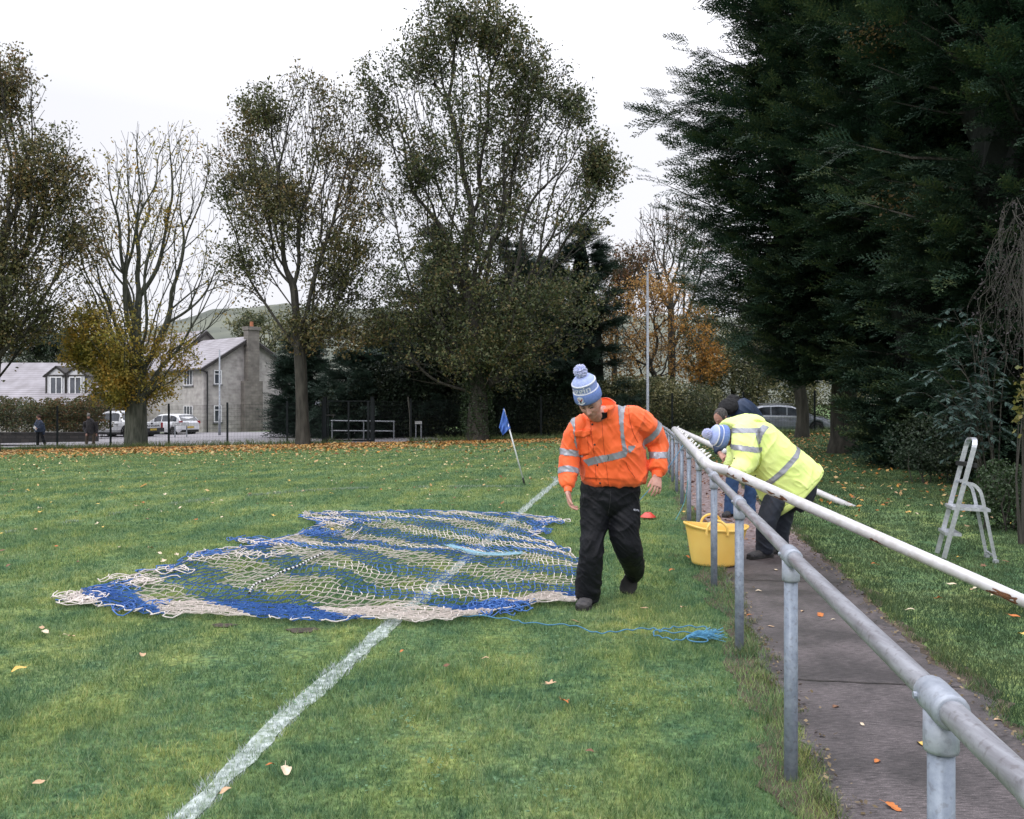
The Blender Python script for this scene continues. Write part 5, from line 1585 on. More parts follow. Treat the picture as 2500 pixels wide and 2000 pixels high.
def vehicle(name, label, pos, yaw, paint, L, Wd, prof, wheels, rw, cabin, texts=None, pickup=False, cat='car', tow=False):
    """prof: list of (x, z_sill, z_belt, z_top, halfwidth factor) from the tail (x=0) to the nose (x=L), car points along +x"""
    root = thing(name, pos, label, cat)
    ca, sa = math.cos(yaw), math.sin(yaw); px0, py0, pz0 = pos
    def T(V):
        V = np.asarray(V, float).reshape(-1, 3); x = V[:, 0] - L / 2; y = V[:, 1]
        return np.stack([px0 + x * ca - y * sa, py0 + x * sa + y * ca, pz0 + V[:, 2]], -1)
    xs_ = np.unique(np.concatenate([np.linspace(0, L, 37)] + [np.linspace(w - rw * 1.12, w + rw * 1.12, 13) for w in wheels]))
    pr = np.array(prof)
    f = lambda k: np.interp(xs_, pr[:, 0], pr[:, k])
    zs, zb, zt, hf = f(1), f(2), f(3), f(4)
    for w in wheels:
        dx = np.abs(xs_ - w); k = dx < rw * 1.13
        zs = np.where(k, np.maximum(zs, rw + np.sqrt(np.maximum((rw * 1.13) ** 2 - dx ** 2, 0))), zs)
    hw = Wd / 2 * hf
    rows = []
    for i, x in enumerate(xs_):
        cab = zt[i] - zb[i]
        tw = hw[i] * (1 - min(.26, .30 * cab / .5 * .5 + .02))
        zsl = min(zs[i], zb[i] - .05)
        half = [(hw[i] * .93, zsl), (hw[i], zsl + (zb[i] - zsl) * .25), (hw[i] * 1.0, zsl + (zb[i] - zsl) * .6), (hw[i] * .965, zb[i] - .01), (hw[i] * .93, zb[i] + .015 + cab * .03),
                (tw + (hw[i] * .93 - tw) * .18, zb[i] + cab * .84), (tw * .86, zb[i] + cab * .97), (tw * .45, zt[i]), (0, zt[i] + .005)]
        rows.append([(x, y, z) for y, z in half] + [(x, -y, z) for y, z in half[:-1][::-1]])
    V = np.array(rows); n, k = V.shape[:2]
    i = np.arange(n - 1)[:, None] * k; j = np.arange(k - 1)[None]
    F = np.stack([i + j, i + j + 1, i + k + j + 1, i + k + j], -1).reshape(-1, 4)
    caps = [[c * k + 0, c * k + q, c * k + q + 1] for c in (0, n - 1) for q in range(1, k - 1)]
    mesh_np('body', T(V), [np.array(caps), F], paint, root, smooth=False)
    # underbody
    u = MB(); u.box((0, 0, 0), (L * .96, Wd * .86, .3)); uv = np.concatenate(u.V); uv[:, 0] += L / 2; uv[:, 2] += .42
    mesh_np('underbody', T(uv), np.array(u.F4), M_TRIM, root)
    # glass: side windows, windscreen, rear window, each a shell 6 mm proud of the body
    def glass(nm, xa, xb, side, z0=.12, z1=.80):
        q = np.linspace(xa, xb, 9); P1 = []
        for x in q:
            b_, t_, h_ = np.interp(x, pr[:, 0], pr[:, 2]), np.interp(x, pr[:, 0], pr[:, 3]), np.interp(x, pr[:, 0], pr[:, 4]) * Wd / 2
            c = t_ - b_; tw = h_ * (1 - min(.26, .15 * c / .5 + .02))
            if c < .12: continue
            def yy(tt): return (tw + (h_ * .93 - tw) * .18) * (tt) / .84 + h_ * .93 * (1 - tt / .84)
            P1.append([(x, side * (yy(z0) + .008), b_ + c * z0), (x, side * (yy(z1) + .008), b_ + c * z1)])
        P1 = np.array(P1)
        if len(P1) < 2: return
        m = len(P1); ii = np.arange(m - 1)[:, None] * 2
        mesh_np(nm, T(P1), ii + np.array([[0, 1, 3, 2]]), M_CGLASS, root)
    for a, b in cabin['side']:
        for s in (-1, 1): glass('side_window', a, b, s)
    for nm, (xa, za, xb, zb_) in cabin['screens']:
        w0 = Wd / 2 * .80; w1 = Wd / 2 * .68
        dx, dz = xb - xa, zb_ - za; l = math.hypot(dx, dz); nx, nz = (dz / l, -dx / l) if nm == 'windscreen' else (-dz / l, dx / l)
        if nz < 0: nx, nz = -nx, -nz
        o_ = .02
        pts = [(xa + nx * o_, -w0, za + nz * o_), (xa + nx * o_, w0, za + nz * o_), (xb + nx * o_, w1, zb_ + nz * o_), (xb + nx * o_, -w1, zb_ + nz * o_)]
        mesh_np(nm, T(pts), np.array([[0, 1, 2, 3]]), M_CGLASS, root)
    for w in wheels:
        for s in (-1, 1):
            yv = s * (Wd / 2 - .13)
            m = MB(); m.lathe([(rw * .62, -.12), (rw * .95, -.12), (rw, -.08), (rw, .08), (rw * .95, .12), (rw * .62, .12)], (w, yv, rw), 24, (0, 1, 0))
            wh = mesh_np('wheel', T(np.concatenate(m.V)), np.array(m.F4), M_TYRE, root, smooth=True)
            r = MB(); r.lathe([(rw * .62, -.1), (rw * .62, s * .05), (rw * .5, s * .08), (rw * .16, s * .07), (.001, s * .09)], (w, yv, rw), 24, (0, 1, 0))
            mesh_np('rim', T(np.concatenate(r.V)), np.array(r.F4), M_RIM, wh, smooth=False)
            sp = MB()
            for q in range(5):
                a = q * 2 * math.pi / 5 + .3
                sp.box((w + math.cos(a) * rw * .33, yv + s * .1, rw + math.sin(a) * rw * .33), (rw * .42, .02, .05), Matrix.Rotation(-a, 3, 'Y'))
            mesh_np('spokes', T(np.concatenate(sp.V)), np.array(sp.F4), M_TRIM, wh)
    def addbox(nm, c, size, m, par=root, rot=None):
        b = MB(); b.box(c, size, rot); return mesh_np(nm, T(np.concatenate(b.V)), np.array(b.F4), m, par)
    return root, T, addbox

M_WPAINT = carpaint('white_car_paint', (0.72, 0.73, 0.75), (0.66, 0.67, 0.70))
M_GPAINT = carpaint('grey_car_paint', (0.26, 0.28, 0.32), (0.20, 0.22, 0.26))

def pickup():
    b = GD(296, 55.5); L = 5.3; Wd = 1.86
    prof = [(0, .62, 1.02, 1.06, .96), (.05, .55, 1.05, 1.09, .98), (1.5, .5, 1.05, 1.09, 1), (1.72, .42, 1.06, 1.30, 1), (1.95, .42, 1.06, 1.76, 1), (2.3, .42, 1.05, 1.82, 1), (3.2, .42, 1.03, 1.80, 1),
            (3.55, .42, 1.02, 1.68, 1), (4.1, .42, 1.05, 1.14, 1), (4.9, .45, .98, 1.04, .98), (5.2, .48, .8, .92, .93), (5.3, .5, .7, .8, .86)]
    root, T, ab = vehicle('pickup_truck', 'white double cab pickup with RANGER on its tailgate, partly hidden by the pollard trunk', tuple(b), R(156), M_WPAINT, L, Wd, prof, (1.1, 4.4), .41,
                          {'side': [(1.9, 2.62), (2.7, 3.6)], 'screens': [('windscreen', (4.05, 1.17, 3.5, 1.72)), ('rear_window', (1.62, 1.16, 1.95, 1.70))]}, cat='pickup truck')
    ab('rear_bumper', (-.07, 0, .58), (.2, 1.8, .26), M_TRIM)
    ab('number_plate', (-.18, .0, .62), (.02, .52, .12), M_YPLATE)
    tg = ab('tailgate', (-.015, 0, .88), (.04, 1.45, .36), M_WPAINT)
    for s in (-1, 1): ab('taillight', (.0, s * .83, .86), (.08, .16, .38), M_RED)
    for s in (-1, 1):
        ab('door_handle', (2.0, s * .945, .93), (.2, .04, .035), M_TRIM); ab('door_handle', (2.85, s * .945, .93), (.2, .04, .035), M_TRIM)
        ab('wing_mirror', (3.75, s * 1.03, 1.13), (.14, .22, .2), M_TRIM)
        ab('side_step', (2.7, s * .9, .36), (2.3, .16, .06), M_TRIM)
        ab('roof_rail', (2.7, s * .6, 1.86), (1.3, .04, .05), M_TRIM)
        for w in (1.1, 4.4):
            a = MB(); a.tube([(w + math.cos(t) * .49, s * .94, .41 + math.sin(t) * .49) for t in np.linspace(-.1, math.pi + .1, 13)], .045, 6)
            mesh_np('wheel_arch', T(np.concatenate(a.V)), [np.array(a.F3), np.array(a.F4)], M_TRIM, root)
    V, F = text_mesh('RANGER', .26, .006)
    V = V[:, :2]; V = V / np.array([V[:, 0].max() - V[:, 0].min(), 1]) * np.array([1.28, .62])
    q = np.stack([np.full(len(V), -.042), -V[:, 0], .84 + V[:, 1]], -1)
    mesh_np('lettering', T(q), F, M_BLACK, tg)
    e = MB(); e.lathe([(.0, 0), (.07, 0), (.07, .02), (0, .02)], (-.035, 0, 1.0), 16, (-1, 0, 0)); mesh_np('badge', T(np.concatenate(e.V) * 1), np.array(e.F4), M_BLACK, tg)
pickup()

def white_car():
    b = GD(416, 58.8); L = 4.1; Wd = 1.75
    prof = [(0, .45, .78, .92, .84), (.08, .32, .88, 1.05, .93), (.35, .28, .95, 1.32, .98), (.75, .28, .95, 1.5, 1), (1.6, .26, .93, 1.54, 1), (2.4, .26, .92, 1.46, 1),
            (3.1, .26, .93, 1.0, 1), (3.8, .3, .80, .88, .96), (4.05, .34, .6, .72, .88), (4.1, .38, .5, .6, .8)]
    root, T, ab = vehicle('hatchback_car', 'white hatchback parked behind the street name sign, showing its red tail lamp', tuple(b), R(150), M_WPAINT, L, Wd, prof, (.8, 3.3), .31,
                          {'side': [(.45, 1.1), (1.18, 1.9), (1.98, 2.7)], 'screens': [('windscreen', (3.05, 1.02, 2.45, 1.44)), ('rear_window', (.1, 1.06, .5, 1.42))]})
    for s in (-1, 1): ab('taillight', (.08, s * .72, .95), (.14, .2, .2), M_RED)
    ab('number_plate', (-.02, 0, .62), (.03, .52, .12), M_YPLATE)
    for s in (-1, 1): ab('door_handle', (1.9, s * .88, .86), (.16, .03, .03), M_WPAINT); ab('wing_mirror', (2.75, s * .96, .98), (.12, .2, .14), M_WPAINT)
white_car()

def grey_car():
    d = 44.6; b = GD(1921, d); L = 4.35; Wd = 1.83; b.z -= .1
    prof = [(0, .5, .75, .98, .84), (.1, .32, .88, 1.1, .93), (.4, .28, .95, 1.38, .98), (.9, .26, .95, 1.52, 1), (1.7, .26, .93, 1.56, 1), (2.3, .26, .92, 1.49, 1), (2.9, .26, .92, 1.22, 1),
            (3.35, .26, .92, 1.0, 1), (3.9, .3, .82, .90, .97), (4.2, .34, .66, .78, .9), (4.35, .38, .55, .64, .8)]
    root, T, ab = vehicle('hatchback_car', 'metallic grey hatchback seen side on through the fence behind the stooping men', tuple(b), R(-8), M_GPAINT, L, Wd, prof, (.85, 3.5), .33,
                          {'side': [(.5, 1.2), (1.28, 2.0), (2.08, 2.95)], 'screens': [('windscreen', (3.3, 1.02, 2.4, 1.47)), ('rear_window', (.1, 1.1, .5, 1.42))]})
    for s in (-1, 1):
        ab('door_handle', (1.55, s * .92, .83), (.18, .03, .03), M_RIM); ab('door_handle', (2.2, s * .92, .83), (.18, .03, .03), M_RIM)
        ab('wing_mirror', (2.95, s * 1.02, .98), (.16, .22, .15), M_TRIM)
        ab('headlight', (4.12, s * .72, .72), (.2, .26, .11), M_HEAD)
        ab('roof_rail', (1.6, s * .62, 1.585), (1.5, .04, .05), M_RIM)
        a = MB(); a.box((2.0, s * .885, .915), (2.4, .02, .06)); mesh_np('chrome_strip', T(np.concatenate(a.V)), np.array(a.F4), M_HEAD, root)
    ab('number_plate', (4.33, 0, .42), (.03, .52, .11), M_WHITEP)
grey_car()
# ------------------------------------------------------------------ galvanised railing
def galv_mat(name, c1, c2, rust=0.0, spots=0.5, stretch=None):
    m, nt, b = new_mat(name)
    tc = nt.nodes.new('ShaderNodeTexCoord')
    n = nt.nodes.new('ShaderNodeTexNoise'); n.inputs['Scale'].default_value = 26; n.inputs['Detail'].default_value = 8; n.inputs['Roughness'].default_value = .65
    mp = nt.nodes.new('ShaderNodeMapping'); mp.inputs['Scale'].default_value = stretch or (1, 1, 1); mp.inputs['Rotation'].default_value = (0, 0, R(8.5) if stretch else 0)
    nt.links.new(tc.outputs['Object'], mp.inputs[0]); nt.links.new(mp.outputs[0], n.inputs[0])
    r = nt.nodes.new('ShaderNodeValToRGB'); el = r.color_ramp.elements
    el[0].position = .3; el[0].color = (*c1, 1); el[1].position = .66; el[1].color = (*c2, 1)
    nt.links.new(n.outputs['Fac'], r.inputs[0])
    n2 = nt.nodes.new('ShaderNodeTexNoise'); n2.inputs['Scale'].default_value = 55; n2.inputs['Detail'].default_value = 6
    nt.links.new(tc.outputs['Object'], n2.inputs[0])
    r2 = nt.nodes.new('ShaderNodeValToRGB'); r2.color_ramp.elements[0].position = .34; r2.color_ramp.elements[0].color = (.55, .5, .47, 1)
    r2.color_ramp.elements[1].position = .44; r2.color_ramp.elements[1].color = (1, 1, 1, 1)
    nt.links.new(n2.outputs['Fac'], r2.inputs[0])
    mx = nt.nodes.new('ShaderNodeMix'); mx.data_type = 'RGBA'; mx.blend_type = 'MULTIPLY'; mx.inputs[0].default_value = spots
    nt.links.new(r.outputs[0], mx.inputs[6]); nt.links.new(r2.outputs[0], mx.inputs[7])
    out = mx.outputs[2]
    if rust:
        n3 = nt.nodes.new('ShaderNodeTexNoise'); n3.inputs['Scale'].default_value = 7; n3.inputs['Detail'].default_value = 10; n3.inputs['Roughness'].default_value = .7
        nt.links.new(tc.outputs['Object'], n3.inputs[0])
        mr = nt.nodes.new('ShaderNodeMapRange'); mr.inputs[1].default_value = rust; mr.inputs[2].default_value = rust + .03
        nt.links.new(n3.outputs['Fac'], mr.inputs[0])
        mx2 = nt.nodes.new('ShaderNodeMix'); mx2.data_type = 'RGBA'; mx2.inputs[7].default_value = (.16, .07, .035, 1)
        nt.links.new(mr.outputs[0], mx2.inputs[0]); nt.links.new(out, mx2.inputs[6]); out = mx2.outputs[2]
    nt.links.new(out, b.inputs['Base Color'])
    b.inputs['Roughness'].default_value = .42; b.inputs['Metallic'].default_value = .35
    rr = nt.nodes.new('ShaderNodeMapRange'); rr.inputs[3].default_value = .35; rr.inputs[4].default_value = .62
    nt.links.new(n.outputs['Fac'], rr.inputs[0]); nt.links.new(rr.outputs[0], b.inputs['Roughness'])
    bp = nt.nodes.new('ShaderNodeBump'); bp.inputs['Strength'].default_value = .25; bp.inputs['Distance'].default_value = .002
    nt.links.new(n2.outputs['Fac'], bp.inputs['Height']); nt.links.new(bp.outputs[0], b.inputs['Normal'])
    return m
M_GALV = galv_mat('galvanised_pipe', (.15, .18, .235), (.27, .31, .37), 0, .5)
M_GRAIL = galv_mat('galvanised_rail', (.19, .185, .205), (.35, .36, .395), .68, .5, (1.6, .10, 1.6))
M_GFIT = galv_mat('galvanised_fitting', (.25, .28, .335), (.38, .41, .47), 0, .4)

def railing():
    root = thing('railing', (rail_x(5), 5, 0), 'galvanised pipe railing running along the left edge of the concrete path', 'railing')
    RZ = .955
    ds = [0.1, 1.87] + [3.62 + 1.875 * k for k in range(0, 17)]
    def rp(d): x = rail_x(d); return Vector((x, d, float(gz(x, d)) + RZ))
    m = MB(); m.tube([rp(d) for d in np.concatenate([np.arange(-1.5, 14, 1.2), np.arange(14.4, 34.6, 1.5)])], .0285, 20)
    m.build('rail', M_GRAIL, root, True)
    ax = Vector((RAILK, 1, 0)).normalized()
    for i, d in enumerate(ds):
        p = rp(d); n = 18 if d < 12 else 10
        q = MB(); q.tube([Vector((p.x, p.y, p.z - RZ - .25)), Vector((p.x, p.y, p.z - .03))], .0285, n); q.build('post', M_GALV, root, True)
        f = MB()
        f.tube([p - ax * .072, p - ax * .070, p - ax * .062, p + ax * .062, p + ax * .070, p + ax * .072], [.031, .0375, .0395, .0395, .0375, .031], n)
        f.tube([p - Vector((0, 0, .02)), p - Vector((0, 0, .098)), p - Vector((0, 0, .106)), p - Vector((0, 0, .108))], [.037, .037, .0355, .03], n)
        ft = f.build('tee_fitting', M_GFIT, root, True)
        if d < 10:
            g = MB(); s = Vector((-ax.y, ax.x, 0)); g.tube([p - s * .036 + Vector((0, 0, -.06)) - ax * .0, p - s * .045 + Vector((0, 0, -.06))], .008, 8)
            g.tube([p + s * .036 + ax * .04, p + s * .046 + ax * .04], .008, 8)
            g.build('grub_screw', M_GFIT, ft)
    c = rp(1.42); g = MB(); g.tube([c - ax * .02, c - ax * .018, c + ax * .018, c + ax * .02], [.029, .0315, .0315, .029], 20); g.build('joint_collar', M_GRAIL, root, True)
railing()

# ------------------------------------------------------------------ goal frame lying against the railing
def rusty_white(name, th, scale=4):
    m, nt, b = new_mat(name)
    tc = nt.nodes.new('ShaderNodeTexCoord')
    n = nt.nodes.new('ShaderNodeTexNoise'); n.inputs['Scale'].default_value = scale; n.inputs['Detail'].default_value = 10; n.inputs['Roughness'].default_value = .62
    nt.links.new(tc.outputs['Object'], n.inputs[0])
    r = nt.nodes.new('ShaderNodeValToRGB'); el = r.color_ramp.elements
    while len(el) < 4: el.new(.5)
    for e, (p, c) in zip(el, [(th - .06, (.56, .55, .56)), (th, (.48, .44, .42)), (th + .012, (.22, .10, .05)), (th + .05, (.06, .035, .025))]): e.position = p; e.color = (*c, 1)
    nt.links.new(n.outputs['Fac'], r.inputs[0])
    n2 = nt.nodes.new('ShaderNodeTexNoise'); n2.inputs['Scale'].default_value = 18; n2.inputs['Detail'].default_value = 5
    nt.links.new(tc.outputs['Object'], n2.inputs[0])
    r2 = nt.nodes.new('ShaderNodeValToRGB'); r2.color_ramp.elements[0].position = .3; r2.color_ramp.elements[0].color = (.86, .84, .82, 1)
    r2.color_ramp.elements[1].position = .6; r2.color_ramp.elements[1].color = (1.08, 1.08, 1.1, 1)
    nt.links.new(n2.outputs['Fac'], r2.inputs[0])
    mx = nt.nodes.new('ShaderNodeMix'); mx.data_type = 'RGBA'; mx.blend_type = 'MULTIPLY'; mx.inputs[0].default_value = 1
    nt.links.new(r.outputs[0], mx.inputs[6]); nt.links.new(r2.outputs[0], mx.inputs[7])
    nt.links.new(mx.outputs[2], b.inputs['Base Color']); b.inputs['Roughness'].default_value = .38
    bp = nt.nodes.new('ShaderNodeBump'); bp.inputs['Strength'].default_value = .35; bp.inputs['Distance'].default_value = .004
    nt.links.new(n.outputs['Fac'], bp.inputs['Height']); nt.links.new(bp.outputs[0], b.inputs['Normal'])
    return m
M_GOAL = rusty_white('goal_paint', .675, 3.2)
M_RUST = mat('rust', (.10, .045, .025), (.22, .10, .05), 30, .95, bump=.6, bscale=80)
M_CLIP = mat('clip_white', (.78, .78, .76), (.7, .7, .68), 10, .4)

def goal():
    A = P(1724, 1131, 8.05); B = P(1646, 1048, 15.4); E = P(2590, 1508, 6.25); G = P(2090, 1243, 12.9)
    root = thing('football_goal', tuple(A), 'white tubular football goal frame, flaking and rusty, tipped onto the railing', 'goal')
    r = .0485
    cb = MB(); cb.tube([A + (B - A) * t for t in np.linspace(.012, .99, 8)], r, 20); cb.build('crossbar', M_GOAL, root, True)
    # swept corner and its joint
    J = P(1777, 1150, 7.95)
    c = MB(); pts = catmull(np.array([A + (B - A) * .03, A + (B - A) * .004, P(1735, 1138.5, 7.98), P(1752, 1144, 7.95), J]), 6)
    c.tube([Vector(p) for p in pts], r + .0015, 20); c.build('corner_bend', M_GOAL, root, True)
    dn = (E - J).normalized()
    cr = MB(); cr.tube([J - dn * .006, J - dn * .004, J + dn * .012, J + dn * .014], [r, r + .0035, r + .0035, r], 20); cr.build('joint_ring', M_RUST, root, True)
    u = MB(); u.tube([J + (E - J) * t for t in np.linspace(0, 1, 8)], r, 20); u.build('upright', M_GOAL, root, True)
    J2 = P(1668, 1056, 15.2)
    c = MB(); pts = catmull(np.array([B - (B - A) * .03, B - (B - A) * .008, P(1652, 1049, 15.45), J2]), 5); c.tube([Vector(p) for p in pts], r + .0015, 16); c.build('corner_bend', M_GOAL, root, True)
    u = MB(); u.tube([J2 + (G - J2) * t for t in np.linspace(0, 1, 8)], r, 18); u.build('upright', M_GOAL, root, True)
    gd = (G - J2).normalized(); s = MB(); s.tube([G, G + gd * .02], .043, 12); s.tube([G + gd * .02, G + gd * .32], .016, 8); s.build('ground_spike', M_RUST, root)
    # rust scabs along the underside of the near upright
    rs = random.Random(4)
    for px in (1785, 1796, 1800, 1824, 1838, 1888, 1905, 1912, 1918, 2138, 2150, 2420, 2430, 2440, 2448, 2456, 2466, 2474, 2480):
        t = (px - 1777) / (2590 - 1777)
        # perspective correct place along the pole
        lo, hi = 0.0, 1.0
        for _ in range(30):
            mid = (lo + hi) / 2; q = J + (E - J) * mid
            if 1250 + FPX * q.x / q.y < px: lo = mid
            else: hi = mid
        q = J + (E - J) * lo
        vc = (Vector((0, 0, CAM_H)) - q); vc = (vc - dn * vc.dot(dn)).normalized(); dv = Vector((0, 0, -1)); dv = (dv - dn * dv.dot(dn)); dv = (dv - vc * dv.dot(vc)).normalized()
        V = []; F = []; base_a = rs.uniform(.35, 1.15) if px < 2200 else rs.uniform(.2, 1.0)
        n = 14; ra = rs.uniform(.14, .36); rl = rs.uniform(.014, .045) * (1.5 if px > 2400 else 1)
        for ring in (0, .6, 1):
            for k in range(n):
                an = 2 * math.pi * k / n; w = ring * (1 + .35 * math.sin(3 * an + px) + rs.uniform(-.2, .2))
                a = base_a + math.sin(an) * ra * w; l = math.cos(an) * rl * w
                V.append(q + dn * l + (vc * math.cos(a) + dv * math.sin(a)) * (r + .0018 - .001 * ring))
        for ring in (0, 1):
            for k in range(n): F.append((ring * n + k, ring * n + (k + 1) % n, (ring + 1) * n + (k + 1) % n, (ring + 1) * n + k))
        mb = MB(); mb.add([tuple(v) for v in V], F); mb.build('rust_patch', M_RUST, root)
    # net clips along the crossbar
    ax = (B - A).normalized(); sd_ = ax.cross(Vector((0, 0, 1))).normalized(); upv = sd_.cross(ax)
    L = (B - A).length
    for k in range(24):
        t = .055 + .90 * (k + rs.uniform(-.3, .3)) / 23
        o_ = A + (B - A) * t; a0 = R(40) + rs.uniform(-.3, .3)
        n_ = sd_ * math.cos(a0) + upv * math.sin(a0); tg_ = ax
        c = MB(); w = .038; h = .040 * rs.uniform(.6, 1.25)
        p0 = o_ + n_ * (r - .004)
        if k % 3 == 0:
            c.tube([p0 - tg_ * w, p0 - tg_ * w * .9 + n_ * h * .8, p0 + n_ * h * 1.05, p0 + tg_ * w * .9 + n_ * h * .75, p0 + tg_ * w * .95 + n_ * h * .2], .0075, 8)
        elif k % 3 == 1:
            c.tube([p0 - tg_ * w * .6, p0 - tg_ * w * .2 + n_ * h * 1.1, p0 + tg_ * w * .7 + n_ * h * .7, p0 + tg_ * w * 1.0 + n_ * h * .1], .0085, 8)
        else:
            c.tube([p0 - tg_ * w * .5 + n_ * h * .1, p0 - tg_ * w * .8 + n_ * h, p0 + tg_ * w * .3 + n_ * h * 1.0], .009, 8)
        c.box(p0, (.03, .03, .012)); c.build('net_clip', M_CLIP, root)
goal()

# ------------------------------------------------------------------ net spread on the pitch
M_NB = mat('net_blue', (.035, .105, .33), (.05, .15, .42), 6, .65)
M_NW = mat('net_cream', (.66, .60, .56), (.55, .49, .45), 6, .7)
M_ROPEW = mat('rope_white', (.60, .56, .52), (.5, .46, .42), 6, .7)
def net():
    q = lambda x, y: (x / 1.597 + 100, y / 1.5975 + 1200)
    Bot = [q(95, 450), q(250, 466), q(372, 488), q(450, 502), q(570, 506), q(700, 508), q(880, 512), q(1000, 528), q(1130, 527), q(1290, 520), q(1450, 530), q(1600, 518), q(1780, 488), q(1930, 458), q(2075, 456)]
    Top = [q(1030, 100), q(1130, 96), q(1260, 96), q(1390, 90), q(1600, 92), q(1760, 98), q(1900, 105), q(2020, 122)]
    Lf = [q(95, 450), q(180, 410), q(270, 385), q(370, 340), q(470, 318), q(540, 300), q(600, 268), q(640, 250), q(760, 236), q(860, 224), q(770, 205), q(900, 206), q(1010, 178), q(1080, 150), q(1100, 128), q(1030, 118), q(1030, 100)]
    Rt = [q(2075, 456), q(2085, 420), q(2092, 370), q(2094, 320), q(2095, 282), q(2060, 250), q(2000, 222), q(1940, 196), q(1925, 175), q(1950, 150), q(2020, 122)]
    def curve(pts, n=400):
        G = np.array([[*GP(*p)[:2], 0] for p in pts]); c = catmull(G, 12)
        s = np.concatenate([[0], np.cumsum(np.linalg.norm(np.diff(c, axis=0), axis=1))]); s /= s[-1]
        t = np.linspace(0, 1, n); return np.stack([np.interp(t, s, c[:, k]) for k in range(2)], -1)
    cB, cT, cL, cR = curve(Bot), curve(Top), curve(Lf), curve(Rt)
    def at(c, t): x = np.clip(t, 0, 1) * (len(c) - 1); i = np.minimum(x.astype(int), len(c) - 2); f = (x - i)[:, None]; return c[i] * (1 - f) + c[i + 1] * f
    def coons(u, v):
        u = np.asarray(u, float); v = np.asarray(v, float)
        b, t, l, r_ = at(cB, u), at(cT, u), at(cL, v), at(cR, v)
        U, V_ = u[:, None], v[:, None]
        return (1 - V_) * b + V_ * t + (1 - U) * l + U * r_ - ((1 - U) * (1 - V_) * cB[0] + U * (1 - V_) * cB[-1] + (1 - U) * V_ * cT[0] + U * V_ * cT[-1])
    rs = np.random.default_rng(17)
    NU, NV = 62, 60
    def crowd(t, lo, hi, a, b):   # bunches lines near the ends
        return t
    iu = np.linspace(0, 1, NU + 1)
    # rows: dense gathered rows in front, open mesh behind
    v1 = np.linspace(0, .066, 26)[:-1]; v2 = np.linspace(.066, .97, NV - 17); v3 = np.linspace(.97, 1, 5)[1:]
    jv = np.concatenate([v1, v2, v3]); NV2 = len(jv)
    iu = iu ** 1.0
    U, V = np.meshgrid(iu, jv)
    # gather towards the left edge too
    g = .5 * (vnoise(np.stack([U.ravel() * 5, V.ravel() * 9, 0 * U.ravel()], -1), 1, 3)).reshape(U.shape)
    U2 = U - .035 * np.sin(math.pi * U) * g * 2
    U2 = np.where(U2 < .12, U2 * (.55 + 3.75 * np.clip(U2, 0, .12)), U2)
    V2 = V + .022 * np.sin(math.pi * V) * vnoise(np.stack([U.ravel() * 7, V.ravel() * 5, 5 + 0 * U.ravel()], -1), 1, 6).reshape(U.shape) * 2
    V2 = np.where((V > .055), V2, V)
    XY = coons(U2.ravel(), V2.ravel()).reshape(NV2, NU + 1, 2)
    n3 = np.stack([XY[..., 0].ravel(), XY[..., 1].ravel(), 0 * XY[..., 0].ravel()], -1)
    jit = np.stack([vnoise(n3, 2.6, 1), vnoise(n3, 2.6, 2)], -1).reshape(NV2, NU + 1, 2) * .035
    jit += np.stack([vnoise(n3, 9, 3), vnoise(n3, 9, 4)], -1).reshape(NV2, NU + 1, 2) * .010
    edge = (np.minimum(np.minimum(U, 1 - U) / .05, np.minimum(V, 1 - V) / .05)).clip(0, 1)
    XY = XY + jit * (.35 + .65 * edge)[..., None]
    pile = np.exp(-V / .035) * .035 + np.exp(-U / .03) * .03 + np.exp(-(1 - V) / .02) * .03
    Z = .036 + .012 * vnoise(n3, 3.2, 8).reshape(U.shape) + .008 * rs.normal(size=U.shape).clip(-1, 1) + pile * rs.uniform(.1, 1, U.shape)
    Z += gz(XY[..., 0], XY[..., 1])
    PT = np.concatenate([XY, Z[..., None]], -1)
    s = U + 2 * V
    wig = .02 * vnoise(np.stack([U.ravel() * 20, V.ravel() * 20, 0 * U.ravel()], -1), 1, 9).reshape(U.shape)
    s = s + wig
    bounds = np.array([.07, .235, .395, .60, .80, .93, 1.08] + [1.08 + .155 * k for k in range(1, 14)])
    blue = (np.searchsorted(bounds, s) % 2) == 1
    # segments
    segs = {True: [], False: []}
    def addseg(a, b, c, isb, sag=0):
        segs[bool(isb)].append((a, b, c))
    keep = rs.random((NV2, NU + 1, 2))
    for j in range(NV2):
        for i in range(NU + 1):
            if i < NU:
                a, b = PT[j, i], PT[j, i + 1]; m = (a + b) / 2 + np.array([*(rs.normal(0, .006, 2)), rs.uniform(-.004, .007)]); addseg(a, m, b, blue[j, i])
            if j < NV2 - 1:
                a, b = PT[j, i], PT[j + 1, i]; m = (a + b) / 2 + np.array([*(rs.normal(0, .010, 2)), rs.uniform(-.004, .010)]); addseg(a, m, b, blue[j, i])
    root = thing('goal_net', (-1.3, 8.5, 0), 'blue and cream banded goal net spread out flat across the turf', 'net')
    for isb, nm, m in ((True, 'blue_netting', M_NB), (False, 'cream_netting', M_NW)):
        S = np.array(segs[isb]); n = len(S)
        d = S[:, 2] - S[:, 0]; d /= np.linalg.norm(d, axis=1)[:, None] + 1e-9
        side = np.stack([-d[:, 1], d[:, 0], 0 * d[:, 0]], -1); side /= np.linalg.norm(side, axis=1)[:, None] + 1e-9
        up = np.cross(side, d)
        r_ = .0044 if isb else .0042
        ring = [side, -side * .5 + up * .87, -side * .5 - up * .87]
        V = np.stack([S[:, k] + ring[c] * r_ for k in range(3) for c in range(3)], 1).reshape(-1, 3)
